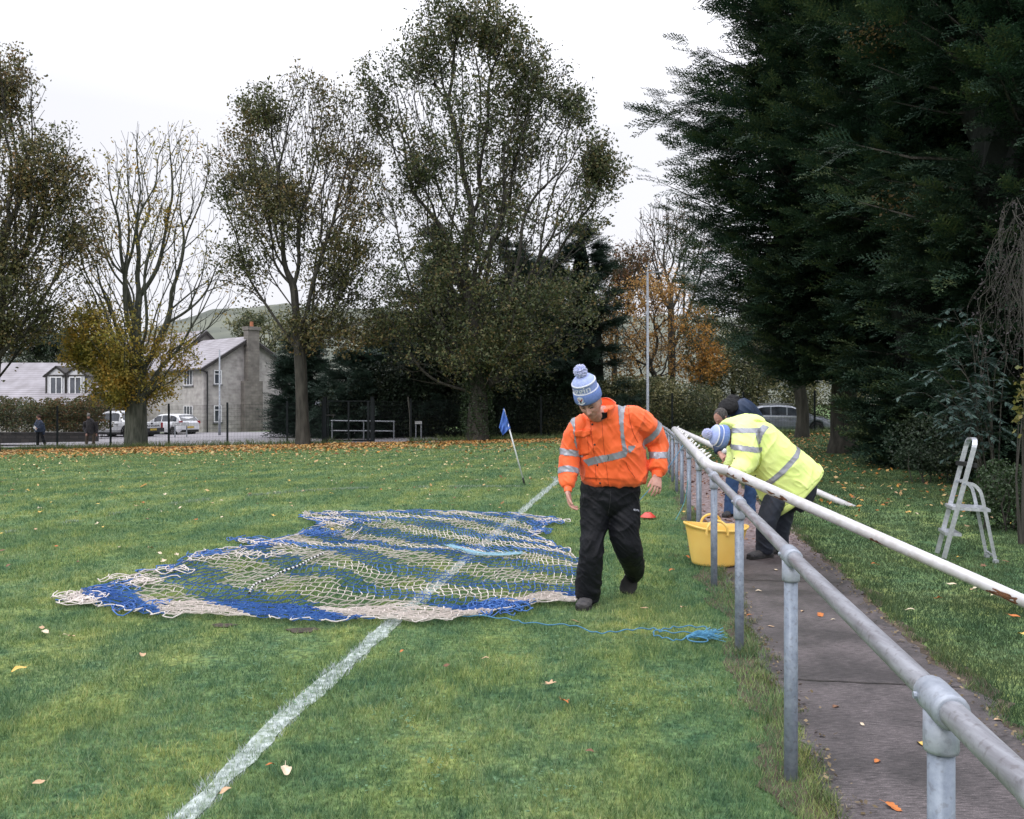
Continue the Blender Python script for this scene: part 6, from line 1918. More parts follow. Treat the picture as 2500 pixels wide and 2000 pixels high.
        F = np.concatenate([np.arange(n)[:, None] * 9 + np.array([[k * 3 + c, k * 3 + (c + 1) % 3, (k + 1) * 3 + (c + 1) % 3, (k + 1) * 3 + c]]) for k in range(2) for c in range(3)])
        mesh_np(nm, V, F, m, root)
    # border rope, wandering along the edges, with slack loops at the left corner
    def rope(path, rad, nm, m, amp=.03, seed=1, loops=0):
        G = np.array([[*GP(*p)[:2], .05] for p in path]); c = catmull(G, 10)
        nn = np.stack([np.arange(len(c)) * .6, 0 * c[:, 0], 0 * c[:, 0] + seed], -1)
        c[:, 0] += amp * vnoise(nn, 1, 1); c[:, 1] += amp * 1.6 * vnoise(nn, 1, 2); c[:, 2] += .012 * vnoise(nn, 1, 3) + gz(c[:, 0], c[:, 1])
        mb = MB(); mb.tube([Vector(p) for p in c], rad, 6); return mb.build(nm, m, root, True)
    rope(Lf, .0055, 'edge_rope', M_ROPEW, .05, 1); rope(Lf, .006, 'edge_rope', M_NB, .10, 2)
    rope(Bot[:5], .005, 'edge_rope', M_ROPEW, .05, 3); rope(Bot[6:], .005, 'edge_rope', M_ROPEW, .04, 4); rope(Top, .005, 'edge_rope', M_ROPEW, .07, 5); rope(Top, .006, 'edge_rope', M_NB, .09, 6)
    rope(Rt[5:], .006, 'edge_rope', M_NB, .07, 7); rope(Rt[5:], .0065, 'edge_rope', M_ROPEW, .09, 8)
    rs2 = random.Random(8)
    for (cx, cy, n, mm) in ((150, 432, 9, M_NW), (200, 440, 6, M_NW), (330, 355, 5, M_NW), (400, 372, 7, M_NW), (500, 330, 5, M_NW), (300, 400, 5, M_NB), (380, 470, 7, M_NB), (640, 260, 5, M_NB), (640, 275, 4, M_NW), (860, 212, 6, M_NW), (920, 216, 6, M_NB), (800, 206, 5, M_NB),
                            (1060, 172, 9, M_NB), (1110, 180, 7, M_NB), (1160, 142, 7, M_NW), (1120, 118, 6, M_NW), (1250, 126, 7, M_NB), (1130, 98, 6, M_NW), (1960, 135, 8, M_NB), (1985, 128, 6, M_NW), (1940, 170, 7, M_NB), (1800, 470, 7, M_NB), (1850, 462, 6, M_NB), (1770, 482, 5, M_NB), (780, 255, 5, M_NW), (900, 262, 5, M_NW)):
        g0 = GP(*q(cx, cy)); mb = MB()
        for k in range(n):
            ctr = g0 + Vector((rs2.uniform(-.16, .16), rs2.uniform(-.12, .12), .05)); ra, rb, th = rs2.uniform(.05, .17), rs2.uniform(.03, .09), rs2.uniform(0, 3)
            pts = []
            for t in np.linspace(0, 2 * math.pi * rs2.uniform(.6, 1.1), 12):
                a, b = math.cos(t) * ra, math.sin(t) * rb
                pts.append(ctr + Vector((a * math.cos(th) - b * math.sin(th), a * math.sin(th) + b * math.cos(th), .014 * math.sin(3 * t + k))))
            mb.tube(pts, .0048, 5)
        mb.build('bunched_cord', mm, root, True)
    # twisted black and white cord lying over the mesh
    M_CK = [mat('cord_black', (.02, .02, .02), None, 5, .8), mat('cord_white', (.7, .7, .7), None, 5, .7)]
    for path in ([(812, 428), (835, 392), (900, 365), (930, 345), (1000, 318), (1050, 290), (1100, 266)], [(1208, 214), (1222, 190), (1244, 172), (1252, 160)], [(1330, 150), (1346, 136), (1344, 116)]):
        c = catmull(np.array([[*GP(*q(*p))[:2], .065] for p in path]), 9); mb = MB()
        for i in range(len(c) - 1): mb.tube([Vector(c[i]), Vector(c[i + 1])], .0095, 7, m=i % 2)
        mb.build('twisted_cord', M_CK, root, False)
net()

# ------------------------------------------------------------------ blue ropes
M_BROPE = mat('rope_blue', (.06, .21, .34), (.04, .15, .27), 40, .6)
M_TEAL = mat('rope_teal', (.05, .22, .25), (.07, .30, .34), 40, .6)
def blue_rope():
    z = lambda x, y: (x / 2.156 + 1500, y / 2.156 + 1200)
    path = [(1102, 1520), (1160, 1519), (1227, 1525), (1260, 1531), (1290, 1537), (1359, 1541), (1402, 1544), (1450, 1560), (1478, 1561), z(40, 768), z(120, 760), z(200, 757), z(235, 765), z(250, 772), z(340, 778), z(430, 775), z(485, 765), z(480, 752), z(410, 745), z(320, 748),
            z(275, 758), z(225, 768), z(203, 780), z(222, 797), z(270, 808), z(320, 820), z(365, 812), z(395, 805)]
    root = thing('blue_rope', tuple(GP(1650, 1560)), 'thin bright blue rope on the grass, looped and ending in a frayed tuft', 'rope')
    c = catmull(np.array([[*GP(*p)[:2], .046] for p in path]), 7)
    k = np.arange(len(c)); c[:, 2] += .006 * np.sin(k * .9); c[:, 0] += .006 * np.sin(k * .7)
    mb = MB(); mb.tube([Vector(p) for p in c], .0042, 7); mb.build('rope', M_BROPE, root, True)
    loop = [z(395, 805), z(384, 815), z(400, 828), z(445, 835), z(485, 832), z(488, 820), z(450, 808), z(400, 800), z(430, 788), z(470, 795)]
    c = catmull(np.array([[*GP(*p)[:2], .052] for p in loop]), 7); mb = MB(); mb.tube([Vector(p) for p in c], .0045, 7); mb.build('loop', M_BROPE, root, True)
    rs = random.Random(3); mb = MB(); a = GP(*z(388, 800)); b = GP(*z(470, 793)); e = GP(*z(560, 785))
    for i in range(42):
        o1 = Vector((rs.gauss(0, .008), rs.gauss(0, .012), rs.uniform(.035, .075))); o2 = Vector((rs.gauss(0, .02), rs.gauss(0, .035), rs.uniform(.04, .07))); o3 = Vector((rs.gauss(0, .035), rs.gauss(0, .05), rs.uniform(.03, .08)))
        mb.tube([a + Vector((rs.gauss(0, .01), rs.gauss(0, .01), .045)), a.lerp(b, .5) + o1, b + o2, b.lerp(e, rs.uniform(.35, 1.0)) + o3], .0022, 4, False)
    mb.build('frayed_tuft', mat('rope_fray', (.10, .30, .46), (.07, .24, .40), 30, .6), root)
    # light blue strands lying on the net near its right side
    mb = MB()
    for i in range(16):
        ps = [q_ for q_ in [(1595, 232), (1700, 262), (1800, 268), (1870, 262)]]
        c = [GP(x / 1.597 + 100 + rs.gauss(0, 6), y / 1.5975 + 1200 + rs.gauss(0, 2.5)) + Vector((0, 0, .06)) for x, y in ps]
        mb.tube([Vector(p) for p in catmull(np.array(c), 4)], .0028, 4, False)
    tag(mb.build('light_cord', mat('cord_pale', (.22, .42, .55), (.3, .5, .6), 20, .6)), 'pale blue frayed cord strands lying across the net', 'cord')
    def hang(a, mid, b, rad, label, m):
        c = catmull(np.array([a, mid, b]), 8); mb = MB(); mb.tube([Vector(p) for p in c], rad, 6); tag(mb.build('thin_cord', m, None, True), label, 'cord')
    hang(P(1667, 1088, 10.6), P(1628, 1146, 10.4), P(1545, 1240, 10.2), .0045, 'thin blue cord slanting from the goal crossbar down behind the orange sleeve', M_BROPE)
    hang(P(1680, 1172, 9.6), P(1671, 1225, 9.6), P(1649, 1270, 9.45), .004, 'slack teal cord trailing down past the railing posts', M_TEAL)
blue_rope()

# ------------------------------------------------------------------ yellow tub
M_TUB = mat('tub_yellow', (.90, .62, .17), (.84, .53, .12), 3, .38, spec=.5, bump=.1, bscale=3)
M_TUB.node_tree.nodes['Principled BSDF'].inputs['Subsurface Weight'].default_value = .15
M_TUB.node_tree.nodes['Principled BSDF'].inputs['Subsurface Radius'].default_value = (.05, .03, .01)
def tub():
    c0 = Vector((PX(1748, 8.3), 8.3, .02)); H = .385
    root = thing('tub', tuple(c0), 'flexible yellow plastic tub with two handles standing under the railing', 'tub')
    n = 64
    def ring(t, inset=0):
        rx = .216 + .070 * t ** .8 + .012 * t ** 6; ry = .20 + .055 * t
        pts = []
        for k in range(n):
            a = 2 * math.pi * k / n
            dz = (.022 * math.cos(2 * a) - .03 * max(0, math.cos(a)) * 1) * t ** 2
            pull = 1 + .03 * math.cos(2 * a + .6) * t
            pts.append(c0 + Vector((math.cos(a) * (rx - inset) * pull - .012 * (1 - t), math.sin(a) * (ry - inset) * pull, t * H + dz * 1)))
        return pts
    V = []; F = []
    prof = [(0, .03, 0), (0.0, .012, .008), (.03, 0, 0)] + [(t, 0, 0) for t in np.linspace(.08, .93, 12)] + [(.945, -.010, 0), (.985, -.012, 0), (1.0, -.006, 0), (1.0, .003, 0), (.98, .006, 0)] + [(t, .006, 0) for t in np.linspace(.9, .06, 9)] + [(.03, .02, 0)]
    for t, ins, dz in prof: V += [tuple(v + Vector((0, 0, dz * 0))) for v in ring(t, ins)]
    m_ = len(prof)
    for i in range(m_ - 1):
        for k in range(n): F.append((i * n + k, i * n + (k + 1) % n, (i + 1) * n + (k + 1) % n, (i + 1) * n + k))
    b0 = len(V); V.append(tuple(c0 + Vector((0, 0, .002)))); V.append(tuple(c0 + Vector((0, 0, .03))))
    for k in range(n): F.append((k, b0, (k + 1) % n)); F.append(((m_ - 1) * n + k, (m_ - 1) * n + (k + 1) % n, b0 + 1))
    mb = MB(); mb.add(V, F); mb.build('bucket', M_TUB, root, True)
    for s in (-1, 1):
        y = c0.y + s * .245; xo = -.02 + .03 * s; h = MB()
        pts = [Vector((c0.x + xo + x, y + s * .012 + (.0 if abs(x) > .08 else -s * .02), c0.z + H - .055 + zz)) for x, zz in ((-.098, -.02), (-.1, .01), (-.085, .07), (-.045, .108), (0, .118), (.045, .108), (.085, .07), (.1, .01), (.098, -.02))]
        h.tube([Vector(p) for p in catmull(np.array(pts), 4)], .0125, 10); h.build('handle', M_TUB, root, True)
tub()

def cone():
    c = GP(1582, 1268) + Vector((0, 0, .03)); m = MB()
    m.lathe([(.105, 0), (.107, .004), (.098, .012), (.045, .062), (.030, .066), (.028, .063), (.09, .010), (.1, .001)], c, 40)
    tag(m.build('marker_cone', mat('cone_red', (.62, .07, .05), (.55, .06, .04), 8, .35), None, True), 'flat red training marker disc on the grass behind the man in orange', 'marker cone')
cone()

def corner_flag():
    b = GP(1281, 1184); d = b.y; t = P(1230, 999, d)
    root = thing('corner_flag', tuple(b), 'leaning white corner pole with a limp blue flag and black foot', 'corner flag')
    dn = (t - b).normalized()
    m = MB(); m.tube([b + dn * .09, t], .0145, 12); m.build('pole', M_WHITEP, root, True)
    m = MB(); m.tube([b - dn * .06, b + dn * .09, b + dn * .135, b + dn * .14], [.019, .019, .018, .0146], 12); m.build('rubber_base', M_BLACK, root, True)
    mbf = None
    # hanging cloth: folds round the pole, longest edge on the left
    U = np.linspace(0, 1, 25); Vv = np.linspace(0, 1, 19); pts = []
    A_, R_, B_, L_ = t + Vector((0, 0, .02)), t + Vector((.125, 0, -.36)), t + Vector((-.02, 0, -.50)), t + Vector((-.09, 0, -.35))
    for v in Vv:
        for u in U:
            p = A_ * ((1 - u) * (1 - v)) + R_ * (u * (1 - v)) + B_ * (u * v) + L_ * ((1 - u) * v)
            p = p + Vector((0, -.028 + .030 * math.sin((u - v) * 9 + 1) * (u + v) * .5 - .012 * math.sin(u * 14), 0))
            pts.append(tuple(p))
    i = np.arange(18)[:, None] * 25 + np.arange(24)[None]; F = np.stack([i, i + 1, i + 26, i + 25], -1).reshape(-1, 4)
    o = mesh_np('flag', pts, F, mat('flag_blue', (.05, .12, .42), (.07, .16, .50), 6, .75), root, True)
    sm = o.modifiers.new('thick', 'SOLIDIFY'); sm.thickness = .003
corner_flag()

M_ALU = mat('aluminium', (.42, .44, .48), (.56, .58, .62), 30, .4, metal=.6, bump=.1)
def ladder():
    n0 = Vector((4.37, 8.62, .01)); sdv = Vector((.40, -.22, 0)); w = Vector((.085, .31, 0)); Z = Vector((0, 0, 1))
    top = Vector((4.605, 8.46, 1.20))
    root = thing('stepladder', tuple(n0), 'small folding aluminium stepladder standing open on the verge by the dark bushes', 'stepladder')
    ax = (top - n0).normalized()
    for s in (0, 1):
        m = MB(); m.beam(n0 + w * s, top + w * s - ax * .06, .022, .045, sdv); m.build('stile', M_ALU, root)
    m = MB(); T0 = top - ax * .07
    arc = [T0 + w * 0, T0 + ax * .05 + w * .04, T0 + ax * .085 + w * .2, T0 + ax * .095 + w * .5, T0 + ax * .085 + w * .8, T0 + ax * .05 + w * .96, T0 + w]
    cc = [Vector(p) for p in catmull(np.array(arc), 3)]
    for i in range(len(cc) - 1): m.beam(cc[i], cc[i + 1] + (cc[i + 1] - cc[i]) * .1, .045, .02, (cc[i + 1] - cc[i]).cross(sdv))
    m.build('top_hoop', M_ALU, root)
    m = MB(); c = n0 + (top - n0) * .80; m.box(c + w * .5 + sdv * .02, (.03, .36, .045)); m.build('plastic_tie', M_BLACK, root)
    hz = .77
    h0 = n0 + (top - n0) * (hz / 1.2); foot = n0 + sdv * 1.0; foot.z = .01
    for s in (0, 1):
        m = MB(); pts = [h0 + Vector((.0, 0, 0)), h0 + sdv * .10 + Z * .0, h0 + sdv * .22 - Z * .05, h0 + sdv * .30 - Z * .16, foot * 1.0]
        pts = [Vector(p) + w * s + sdv * .06 for p in pts[:4]] + [foot + w * s]
        c = [Vector(p) for p in catmull(np.array(pts), 4)]
        for i in range(len(c) - 1): m.beam(c[i], c[i + 1] + (c[i + 1] - c[i]) * .04, .02, .032, sdv)
        m.box(foot + w * s + Z * .012, (.04, .04, .035)); m.build('rear_leg', M_ALU, root)
    m = MB(); m.beam(foot + Z * .05, foot + w + Z * .05, .02, .02); m.build('rear_brace', M_ALU, root)
    for z, dep, nm in ((.50, .30, 'platform'), (.235, .11, 'step')):
        a = n0 + (top - n0) * (z / 1.2); u = sdv.normalized(); mb = MB()
        a0 = a - u * .045
        mb.prism([a0 + Z * 0, a0 + u * (dep + .04), a0 + u * (dep + .04) + w, a0 + w], Z * .03)
        o = mb.build(nm, M_ALU, root)
        g = MB()
        for k in range(6): g.prism([a0 + u * (.01 + k * (dep / 6)) + Z * .0302, a0 + u * (.022 + k * (dep / 6)) + Z * .0302, a0 + u * (.022 + k * (dep / 6)) + w + Z * .0302, a0 + u * (.01 + k * (dep / 6)) + w + Z * .0302], Z * .003)
        g.build('grip_ribs', M_ALU, o)
    for s in (0, 1):
        m = MB(); r0 = h0 + w * s; m.tube([r0 - w.normalized() * .02, r0 + w.normalized() * .02], .012, 8); m.build('rivet', M_GFIT, root)
ladder()
# ------------------------------------------------------------------ people
from mathutils.bvhtree import BVHTree

def rpx(px, d): return px * d / FPX

def ell_tube(mb, pts, a, b, side=None, fwd=None, n=20, sub=4, power=2.0):
    """closed tube with elliptical sections: half width a along 'side', half depth b across it"""
    pts = np.array([list(p) for p in pts], float); N = len(pts)
    a = np.broadcast_to(np.array(a, float), (N,)); b = np.broadcast_to(np.array(b, float), (N,))
    t0 = np.linspace(0, 1, N); c = catmull(pts, sub); t1 = np.linspace(0, 1, len(c))
    a = np.interp(t1, t0, a); b = np.interp(t1, t0, b)
    V = []
    prev = None
    for i, p in enumerate(c):
        t = c[min(i + 1, len(c) - 1)] - c[max(i - 1, 0)]; t = t / (np.linalg.norm(t) + 1e-9)
        if side is not None:
            s = np.array(side, float)
            if s.ndim == 2: s = np.array([np.interp(t1[i], np.linspace(0, 1, len(s)), s[:, k]) for k in range(3)])
            s = s - t * s.dot(t)
            if fwd is not None: s = np.array(side, float)
        else:
            s = prev if prev is not None else np.array(Vector(t).orthogonal()[:])
            s = s - t * s.dot(t)
        s = s / (np.linalg.norm(s) + 1e-9); prev = s
        f = np.cross(t, s) if fwd is None else np.array(fwd, float)
        for k in range(n):
            an = 2 * math.pi * k / n; cc, ss = math.cos(an), math.sin(an)
            if power != 2: cc = math.copysign(abs(cc) ** (2 / power), cc); ss = math.copysign(abs(ss) ** (2 / power), ss)
            V.append(p + s * cc * a[i] + f * ss * b[i])
    M_ = len(c)
    F = [(i * n + k, i * n + (k + 1) % n, (i + 1) * n + (k + 1) % n, (i + 1) * n + k) for i in range(M_ - 1) for k in range(n)]
    F += [tuple(range(n - 1, -1, -1)), tuple((M_ - 1) * n + k for k in range(n))]
    mb.add(V, F)

def ball(mb, c, r, axes=None, n=16):
    r = (r, r, r) if not hasattr(r, '__len__') else r
    axes = axes or (Vector((1, 0, 0)), Vector((0, 1, 0)), Vector((0, 0, 1)))
    V = []; F = []; c = Vector(c)
    for i in range(n // 2 + 1):
        th = math.pi * i / (n // 2)
        for k in range(n):
            ph = 2 * math.pi * k / n
            V.append(tuple(c + axes[0] * (math.sin(th) * math.cos(ph) * r[0]) + axes[1] * (math.sin(th) * math.sin(ph) * r[1]) + axes[2] * (math.cos(th) * r[2])))
    for i in range(n // 2):
        for k in range(n): F.append((i * n + k, i * n + (k + 1) % n, (i + 1) * n + (k + 1) % n, (i + 1) * n + k))
    mb.add(V, F)

def remesh(mb, voxel, smooth=4):
    o = mb.build('tmp', [])
    m = o.modifiers.new('r', 'REMESH'); m.mode = 'VOXEL'; m.voxel_size = voxel
    if smooth: s = o.modifiers.new('s', 'SMOOTH'); s.factor = .5; s.iterations = smooth
    bpy.context.view_layer.update()
    dg = bpy.context.evaluated_depsgraph_get()
    me = bpy.data.meshes.new_from_object(o.evaluated_get(dg))
    V = np.zeros(len(me.vertices) * 3); me.vertices.foreach_get('co', V); V = V.reshape(-1, 3)
    lt = np.zeros(len(me.polygons), int); me.polygons.foreach_get('loop_total', lt)
    lv = np.zeros(len(me.loops), int); me.loops.foreach_get('vertex_index', lv)
    assert (lt == 4).all() or len(lt) == 0, 'remesh not quads'
    F = lv.reshape(-1, 4)
    old = o.data; bpy.data.objects.remove(o); bpy.data.meshes.remove(old); bpy.data.meshes.remove(me)
    return V, F

def normals(V, F):
    n = np.cross(V[F[:, 2]] - V[F[:, 0]], V[F[:, 3]] - V[F[:, 1]])
    N = np.zeros_like(V)
    for k in range(4): np.add.at(N, F[:, k], n)
    return N / (np.linalg.norm(N, axis=1)[:, None] + 1e-12), n / (np.linalg.norm(n, axis=1)[:, None] + 1e-12)

def wrinkle(V, F, amp, scale=9, seed=1, stretch=(1, 1, 1), amp2=.3):
    N, _ = normals(V, F)
    q = V * np.array(stretch)
    w = np.stack([vnoise(q, scale * .5, seed + 7), vnoise(q, scale * .5, seed + 8), vnoise(q, scale * .5, seed + 9)], -1) * .07
    e = q + w
    x, y, zz = e[:, 0], e[:, 1], e[:, 2]
    def ridge(p, s, k): return (1 - np.abs(vnoise(p, s, k))) ** 3 * 2 - .8
    d1 = np.stack([(x + zz) * 1.25, y, (x - zz) * .42], -1); d2 = np.stack([(x - zz * .8) * 1.25, y, (x * .8 + zz) * .42], -1)
    g1 = .5 + .5 * vnoise(q, 3.2, seed + 20)
    f = g1 * ridge(d1, scale, seed) + (1 - g1) * ridge(d2, scale, seed + 3) + .35 * ridge(d1, scale * 2.3, seed + 5) + .6 * vnoise(q, 4, seed + 6)
    return V + N * (amp * f)[:, None]

def proj(V):
    return np.stack([1250 + FPX * V[:, 0] / V[:, 1], HZ + FPX * (CAM_H - V[:, 2]) / V[:, 1]], -1)

def inpoly(p, poly):
    poly = np.array(poly, float); x, y = p[:, 0], p[:, 1]; ins = np.zeros(len(p), bool); n = len(poly)
    for i in range(n):
        x0, y0 = poly[i]; x1, y1 = poly[(i + 1) % n]
        c = ((y0 > y) != (y1 > y)) & (x < (x1 - x0) * (y - y0) / (y1 - y0 + 1e-12) + x0)
        ins ^= c
    return ins

def slab(C, n, h, r):
    C = np.array(C[:]); n = np.array(Vector(n).normalized()[:])
    return lambda c, nn: (np.abs((c - C) @ n) < h) & (np.linalg.norm(c - C, axis=1) < r)

def front(poly):
    return lambda c, nn: inpoly(proj(c), poly) & (nn[:, 1] < .15)

class Garment:
    def __init__(s, name, mb, voxel, mat_, root, amp=.006, scale=9, smooth=4, seed=1, stretch=(1, 1, 1), bands=(), band_mat=None, band_name='reflective_strip', cut=None, off=.003):
        V, F = remesh(mb, voxel, smooth)
        V = wrinkle(V, F, amp, scale, seed, stretch)
        N, nf = normals(V, F)
        C = V[F].mean(1)
        if cut is not None:
            k = ~cut(C, nf); F = F[k]; C = C[k]; nf = nf[k]
        s.V, s.F, s.N = V, F, N
        s.obj = mesh_np(name, V, F, mat_, root, smooth=True)
        s.bvh = BVHTree.FromPolygons([tuple(v) for v in V], [tuple(f) for f in F])
        for bd in bands:
            k = bd(C, nf)
            if not k.any(): continue
            f = F[k]; u, inv = np.unique(f, return_inverse=True)
            v = V[u] + N[u] * off
            mesh_np(band_name, v, inv.reshape(-1, 4), band_mat, s.obj, smooth=True)
    def hit(s, px, py):
        o = Vector((0, 0, CAM_H)); d = (P(px, py, 5) - o).normalized()
        h, n, i, dist = s.bvh.ray_cast(o, d)
        return h, n
    def line(s, pts, r, name, m, n=14, off=.001, sides=5, closed=False):
        c = catmull(np.array(pts, float), n) if len(pts) > 2 else np.linspace(pts[0], pts[1], n)
        out = []
        for p in c:
            h, nn = s.hit(*p)
            if h is not None: out.append(h + nn * off)
        if len(out) > 1:
            mb = MB(); mb.tube(out, r, sides); return mb.build(name, m, s.obj, True)

def hand(mb, wrist, fdir, pdir, thumb, curl=(.5, .5, .55, .6), L=.185, tcurl=.3, spread=.12, tangle=.7):
    """palm and five fingers. fdir: towards the knuckles, pdir: where the palm faces, thumb: side the thumb is on"""
    f = Vector(fdir).normalized(); p = Vector(pdir); p = (p - f * p.dot(f)).normalized(); t = Vector(thumb); t = (t - f * t.dot(f) - p * t.dot(p)).normalized()
    w = Vector(wrist); pl = L * .53; hw = L * .225
    ell_tube(mb, [w - f * .03, w, w + f * pl * .4, w + f * pl * .8, w + f * pl * 1.02], [.026, .027, hw * .93, hw, hw * .9], [.019, .018, .017, .015, .011], side=tuple(t), n=16, sub=3, power=2.4)
    lens = (.43, .48, .45, .35)
    for k in range(4):
        s = (1.5 - k) / 1.5; base = w + f * pl * (.93 - .05 * abs(s)) + t * (hw * .80 * s); c = curl[k]
        dr = (f + t * spread * s).normalized(); pts = [base - dr * .02, base]; a = 0; q = base; ln = L * lens[k]
        for j, (fr, bend) in enumerate(((.45, .9), (.30, 1.1), (.25, .8))):
            a += c * bend
            dd = (dr * math.cos(a) + p * math.sin(a)).normalized(); q = q + dd * ln * fr; pts.append(q)
        mb.tube([Vector(x) for x in catmull(np.array([list(x) for x in pts]), 3)], list(np.interp(np.linspace(0, 1, 13), [0, .3, .8, 1], [.0095, .0095, .0078, .0055])), 10)
    b = w + f * pl * .28 + t * hw * .7; d1 = (f * math.cos(tangle) + t * math.sin(tangle) + p * .25).normalized()
    d2 = (d1 + f * .35 + p * tcurl).normalized(); d3 = (d2 + p * tcurl + f * .2).normalized()
    pts = [b - d1 * .02, b, b + d1 * .042, b + d1 * .042 + d2 * .034, b + d1 * .042 + d2 * .034 + d3 * .026]
    mb.tube([Vector(x) for x in catmull(np.array([list(x) for x in pts]), 3)], list(np.interp(np.linspace(0, 1, 13), [0, .4, .8, 1], [.015, .0115, .0095, .006])), 10)

def head_shape(mb, c, up, face, s=1.0, ears=True):
    up = Vector(up).normalized(); face = Vector(face); face = (face - up * face.dot(up)).normalized(); rt = up.cross(face)
    n, m_ = 96, 72
    th = np.linspace(0.001, math.pi - .001, m_)[:, None]; ph = np.linspace(0, 2 * math.pi, n, endpoint=False)[None]
    x = (np.sin(th) * np.sin(ph)); y = (np.sin(th) * np.cos(ph)); z = np.cos(th) * np.ones_like(ph)
    g = lambda v, c0, w: np.exp(-((v - c0) / w) ** 2)
    fr = np.clip(y, 0, 1)
    X = x * .076; Y = y * .096; Z = z * .118
    dn = np.clip(-z, 0, 1)
    X = X * (1 - .30 * dn ** 1.5) * (1 + .03 * g(z, .1, .4))
    Y = np.where(y < 0, Y * (1 - .45 * dn), Y * (1 - .10 * dn))
    Y = np.where(y > 0, Y * .95, Y)
    front_ = g(x, 0, .9) * (y > 0)
    # nose, brow, sockets, cheeks, lips, chin, jaw
    nz = g(x, 0, .10 + .05 * g(z, -.28, .12)) * (np.clip((.16 - z) / .42, 0, 1) * (z > -.36)) * (y > 0)
    Y = Y + .031 * nz ** 1.0 * np.where(z > -.30, 1, np.clip(1 - (-.30 - z) / .06, 0, 1))
    X = X + np.sign(x) * .003 * g(z, -.27, .06) * g(np.abs(x), .17, .07) * (y > 0)
    Y = Y + .005 * g(z, -.27, .06) * g(np.abs(x), .16, .07) * (y > 0)
    Y = Y + .009 * g(z, .17, .08) * g(np.abs(x), .32, .28) * (y > 0)
    Y = Y - .015 * g(z, .03, .09) * g(np.abs(x), .38, .17) * (y > 0)
    Y = Y + .005 * g(z, -.20, .13) * g(np.abs(x), .50, .18) * (y > 0)
    Y = Y - .008 * g(z, -.42, .12) * g(np.abs(x), .50, .12) * (y > 0)
    Y = Y + .006 * (g(z, -.46, .035) + g(z, -.56, .04)) * g(x, 0, .24) * (y > 0) - .005 * g(z, -.51, .018) * g(x, 0, .28) * (y > 0)
    Y = Y - .003 * g(z, -.66, .04) * g(x, 0, .3) * (y > 0)
    Y = Y + .011 * g(z, -.84, .14) * g(x, 0, .32) * (y > 0)
    P3 = np.stack([X, Y, Z], -1).reshape(-1, 3) * s
    A = np.array([list(rt), list(face), list(up)])
    V = P3 @ A + np.array(list(c))
    i = np.arange(m_ - 1)[:, None] * n; k = np.arange(n)[None]
    F = np.stack([i + k, i + (k + 1) % n, i + n + (k + 1) % n, i + n + k], -1).reshape(-1, 4)
    mb.add(V, F.tolist() + [list(range(n - 1, -1, -1)), [(m_ - 1) * n + q for q in range(n)]])
    if ears:
        for sg in (-1, 1):
            ec = Vector(c) + rt * (sg * .076 * s) + face * (-.004) + up * (.002)
            ball(mb, ec, (.010, .018, .031), (rt, (face * .95 + up * .3).normalized(), up), 14)
            ball(mb, ec + up * .018 + rt * sg * .006 - face * .006, (.006, .014, .012), (rt, face, up), 10)
    return rt, face, up

M_SKIN = mat('skin', (.54, .31, .25), (.42, .21, .165), 28, .55, bump=.15, bscale=90, spec=.4)
M_SKIN.node_tree.nodes['Principled BSDF'].inputs['Subsurface Weight'].default_value = .12
M_SKIN.node_tree.nodes['Principled BSDF'].inputs['Subsurface Radius'].default_value = (.02, .008, .004)
M_HAIR = mat('hair_grey', (.03, .027, .026), (.09, .083, .08), 60, .8, bump=.5, bscale=120)
M_BROW = mat('brow', (.16, .11, .09), (.10, .07, .06), 60, .8)
M_EYE = mat('eye_dark', (.03, .022, .02), (.05, .035, .03), 60, .3)
M_LIP = mat('lip', (.30, .12, .10), (.24, .09, .08), 60, .5)
M_ORG = mat('hi_vis_orange', (1.0, .16, .035), (.88, .12, .022), 5, .62, sheen=.15, bump=.12, bscale=160)
M_YLW = mat('hi_vis_yellow', (.84, .96, .34), (.78, .93, .27), 5, .6, sheen=.15, bump=.12, bscale=160)
M_REFL = mat('reflective_tape', (.32, .33, .37), (.26, .27, .31), 9, .32, metal=.25, bump=.1, bscale=60)
M_TRS = mat('black_waterproof', (.0045, .005, .008), (.008, .009, .013), 7, .6, bump=.15, bscale=60, spec=.25)
M_JEAN = mat('denim', (.035, .085, .20), (.022, .055, .14), 18, .85, bump=.2, bscale=200)
M_NAVY = mat('navy_coat', (.016, .035, .085), (.010, .022, .055), 8, .6)
M_FLEECE = mat('black_fleece', (.004, .004, .005), (.010, .010, .012), 30, .95, bump=.5, bscale=90)
M_SHOE = mat('worn_boot', (.026, .026, .030), (.07, .065, .066), 22, .75, bump=.3, bscale=80)
M_SOLE = mat('sole', (.012, .012, .012), (.025, .024, .022), 20, .9)
M_KNB = mat('knit_blue', (.17, .25, .56), (.13, .21, .48), 40, .9, bump=.5, bscale=160)
M_KNL = mat('knit_pale_blue', (.42, .50, .80), (.36, .44, .76), 40, .9, bump=.5, bscale=160)
M_KNW = mat('knit_white', (.74, .76, .86), (.66, .69, .82), 40, .9, bump=.5, bscale=160)
M_STUD = mat('snap_stud', (.02, .02, .022), (.03, .03, .032), 20, .4)

